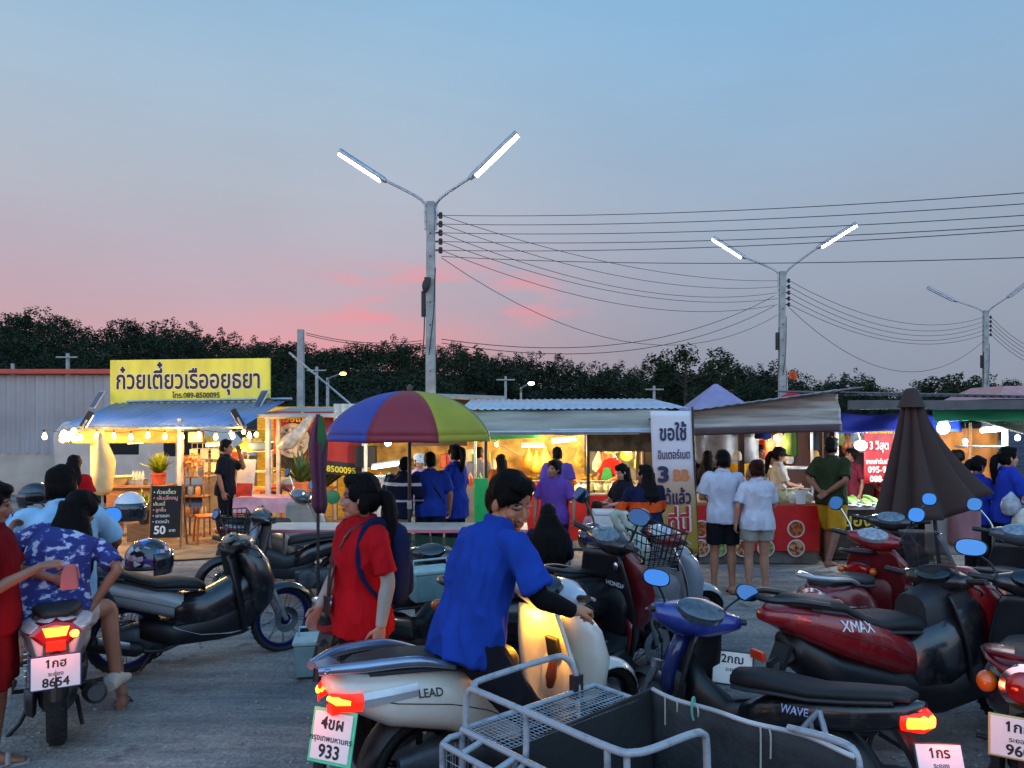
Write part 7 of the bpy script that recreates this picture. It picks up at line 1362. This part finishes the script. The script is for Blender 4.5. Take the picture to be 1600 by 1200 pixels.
carried('plastic bag carried by the young woman looking down', None, wpos(find('looking down beside the brown'), (.2, -.2, .98)), (.1, .3), '#9A8A80')
t = thing('phone', 'dark phone in the hands of the long haired woman beside the orange striped jacket', 'phone', wpos(find('looking down beside the orange'), (.36, 0, 1.12)), R(205)); bx(t, 'case', blackp, (0, 0, 0), (.09, .16, .012), bev=.004); bx(t, 'screen', m('phone_screen', '#1A2028', rough=.1, var=0), (0, 0, .008), (.08, .15, .004), bev=.001)
flush()
# ---- shopping bag in the wire basket
bb_ = bikeB; c_ = Matrix.Translation(bb_.location) @ Matrix.Rotation(R(36), 4, 'Z') @ V((1.13, .0, .87))
t = thing('shopping_bag', 'white knotted shopping bag with green vegetables standing in the wire basket', 'shopping bag', c_, R(20)); 
MB().loft([[V((r_ * .155 * (1 + .1 * math.sin(4 * a + z_ * 9)) * math.cos(a), r_ * .13 * math.sin(a), z_)) for a in [2 * math.pi * k / 20 for k in range(20)]] for z_, r_ in ((0, .7), (.04, .95), (.14, 1.05), (.22, .8), (.27, .45))]).build('bag', m('white_bag', '#B8BAB4', rough=.35, var=.25, vs=8, col2='#7E9078', bump=.4, bs=18), t, smooth=9)
for q in (1, -1): MB().tube([(q * .03, 0, .25), (q * .1, 0, .33), (q * .13, 0, .40), (q * .06, .01, .39), (q * .0, .01, .28)], [.03, .028, .03, .03, .02], 10, smooth=4, flat=.6).build('handle', m('white_bag', '#B8BAB4'), t)
# ================================================================== CARGO SIDECAR
ca = thing('cargo_sidecar', 'grey tube cargo sidecar with wire mesh and a black lined box', 'sidecar', (-.17, 2.86, 0), R(131))
tp = m('chipped_grey_paint', '#B2BAC2', rough=.42, metal=.1, var=.35, vs=22, col2='#6E7882', vramp=(.52, .7), bump=.1, bs=80)
def tubes(name, lst, r=.013, sm=0): 
    for p in lst: MB().tube(p, r, 10, smooth=sm).build(name, tp, ca)
# local: x forward (front of the motorcycle), y left. box spans y -.72..-.04, x -1.35..-.48
tubes('side_rail', [[(-.02, -.02, .76), (0, 0, .80), (.0, 0, .90), (-.02, 0, .945), (-.08, 0, .955), (-.4, 0, .955), (-.72, 0, .955), (-.78, -.03, .955), (-.80, -.10, .955), (-.81, -.26, .955), (-.81, -.33, .94), (-.81, -.355, .88), (-.81, -.36, .55)]], .0125, 4)
tubes('front_rail', [[(-.06, 0, .955), (-.01, -.03, .955), (.02, -.1, .955), (.03, -.46, .958), (.02, -.54, .945), (.0, -.58, .88), (-.01, -.59, .78)]], .0125, 4)
tubes('rail_post', [[(-.33, 0, .955), (-.33, 0, .80), (-.34, .05, .765)], [(-.70, 0, .955), (-.70, 0, .82), (-.70, .02, .70)], [(-.76, -.02, .95), (-.77, -.02, .4)]], .011, 3)
tubes('frame', [[(.0, .02, .80), (-1.2, .02, .80)], [(.0, .11, .77), (-1.5, .11, .77)], [(.0, -.7, .80), (-.24, -.7, .80)], [(.0, -.02, .78), (.01, .07, .78), (.0, .11, .77)], [(-.12, .02, .795), (-.12, .11, .775)], [(-.3, .02, .795), (-.3, .11, .775)], [(-.55, .02, .795), (-.55, .11, .775)], [(-.8, .02, .795), (-.8, .11, .775)], [(-1.1, .02, .795), (-1.1, .11, .775)], [(0, .02, .80), (0, -.70, .80)], [(0, .11, .5), (-1.2, .11, .5)], [(0, .11, .28), (-1.2, .11, .28)], [(0, -.7, .28), (0, .11, .28)], [(-1.2, -.72, .28), (-1.2, .11, .28)]], .0115)
tubes('upright', [[(x_, .11, .77), (x_, .11, .28)] for x_ in (-.0, -.2, -.42, -.75, -1.18)] + [[(x_, .02, .80), (x_, .02, .3)] for x_ in (0, -.3, -.8)], .011)
b = MB()
for i in range(13): b.tube([(-.005 - .02 * i, 0, .802 + .004 * math.sin(i)), (-.005 - .02 * i, -.7, .802 + .006 * math.sin(i * 1.7))], .0018, 4)
for i in range(35): b.tube([(0, -.02 * i, .804), (-.25, -.02 * i, .804)], .0018, 4)
b.build('deck_mesh', steel, ca)
b = MB()
for i in range(31): b.tube([(-.02 - .038 * i, .106, .29), (-.02 - .038 * i, .106, .76)], .0016, 4)
for i in range(13): b.tube([(0, .106, .3 + .038 * i), (-1.2, .106, .3 + .038 * i)], .0016, 4)
for i in range(6): b.tube([(.002, .09 - .02 * i, .29), (.002, .09 - .02 * i, .76)], .0016, 4); b.tube([(.002, .11, .32 + .08 * i), (.002, 0, .32 + .08 * i)], .0016, 4)
b.build('side_mesh', steel, ca)
lining = m('black_lining', '#16181A', rough=.85, var=.35, vs=5, bump=.3, bs=30)
lin2 = m('dusty_lining', '#24272A', rough=.8, var=.5, vs=7, bump=.3, bs=40)
def panel(name, mat, pts, th=.012): 
    b = MB(); b.quad(*pts); return b.build(name, mat, ca, solid=th, smooth=0)
panel('front_wall', lining, [(-.25, -.02, .42), (-.25, -.78, .42), (-.24, -.78, .83), (-.24, -.02, .80)])
wall_ = MB().grid(lambda u, v: (-.25 - .85 * u, -.78 + .012 * math.sin(u * 14) * v, .42 + (.41 - .01 * math.sin(u * 6)) * v), 24, 6).build('side_wall', lin2, ca, solid=.01, smooth=9)
panel('side_wall', m('glossy_panel', '#3A3C40', rough=.12, var=.8, vs=6, col2='#6A5A54', vramp=(.48, .56)), [(-.82, -.012, .42), (-1.1, -.012, .42), (-1.1, -.012, .79), (-.82, -.012, .79)])
panel('side_wall', lining, [(-.25, -.012, .42), (-.82, -.012, .42), (-.82, -.012, .79), (-.25, -.012, .79)]); panel('floor_panel', lining, [(-.25, .0, .42), (-1.1, .0, .42), (-1.1, -.78, .42), (-.25, -.78, .42)])
MB().tube([(-.25 - .85 * i / 14, -.78 + .012 * math.sin(i), .832 - .01 * math.sin(i * .43)) for i in range(15)], .009, 7, smooth=2).build('wall_trim', m('white_trim', '#A8AAAC', rough=.6, var=.3), ca)
for (x_, l_) in ((-.32, .12), (-.38, .05), (-.48, .04), (-.75, .2), (-.79, .1)): MB().tube([(x_, -.768, .83), (x_ - .01, -.76, .81), (x_ - .006, -.765, .83 - l_)], .0035, 5, smooth=3).build('loose_thread', m('thread', '#9A9A92', rough=.8), ca)
MB().tube([(-.45, -.79, .80), (-.45, -.79, .845), (-.46, -.765, .85), (-.46, -.76, .80), (-.465, -.765, .77)], .005, 6, smooth=4).build('twine', m('twine_green', '#4E9A8C', rough=.7), ca)
tubes('rear_rail', [[(-.85, -.79, .85), (-1.04, -.79, .86), (-1.1, -.79, .82), (-1.11, -.78, .66)]], .0135, 4)
wheel(ca, (-.75, .0, .24), .24, .05, '#3A3C40')
b = MB()
for i in range(5):
    r_ = .085 + .018 * i; b.tube([(-.52 + r_ * math.cos(a), .11 + .02 * math.sin(a + i), .62 + .012 * i + r_ * .75 * math.sin(a) * .9) for a in [2 * math.pi * k / 28 for k in range(28)]], .011, 8, loop=True)
ho = thing('hose_coil', 'coil of grey hose lying inside the near side of the cargo sidecar', 'hose', (-.17, 2.86, 0), R(131)); b.build('hose', m('grey_hose', '#7E8E98', rough=.4, var=.15), ho)
b = MB()
for x_, y_, z_ in ((-.0, -.585, .83), (-.22, .11, .77), (-.62, .02, .8), (-.33, .02, .8), (-.46, -.2, .81)): b.tube([(x_ + .02 * math.cos(a), y_ + .004 * math.sin(a * 3), z_ + .02 * math.sin(a)) for a in [2 * math.pi * k / 10 for k in range(10)]], .004, 5, loop=True)
MB().box((.0, -.585, .82), (.035, .05, .1)).build('clamp', blackp, ca)
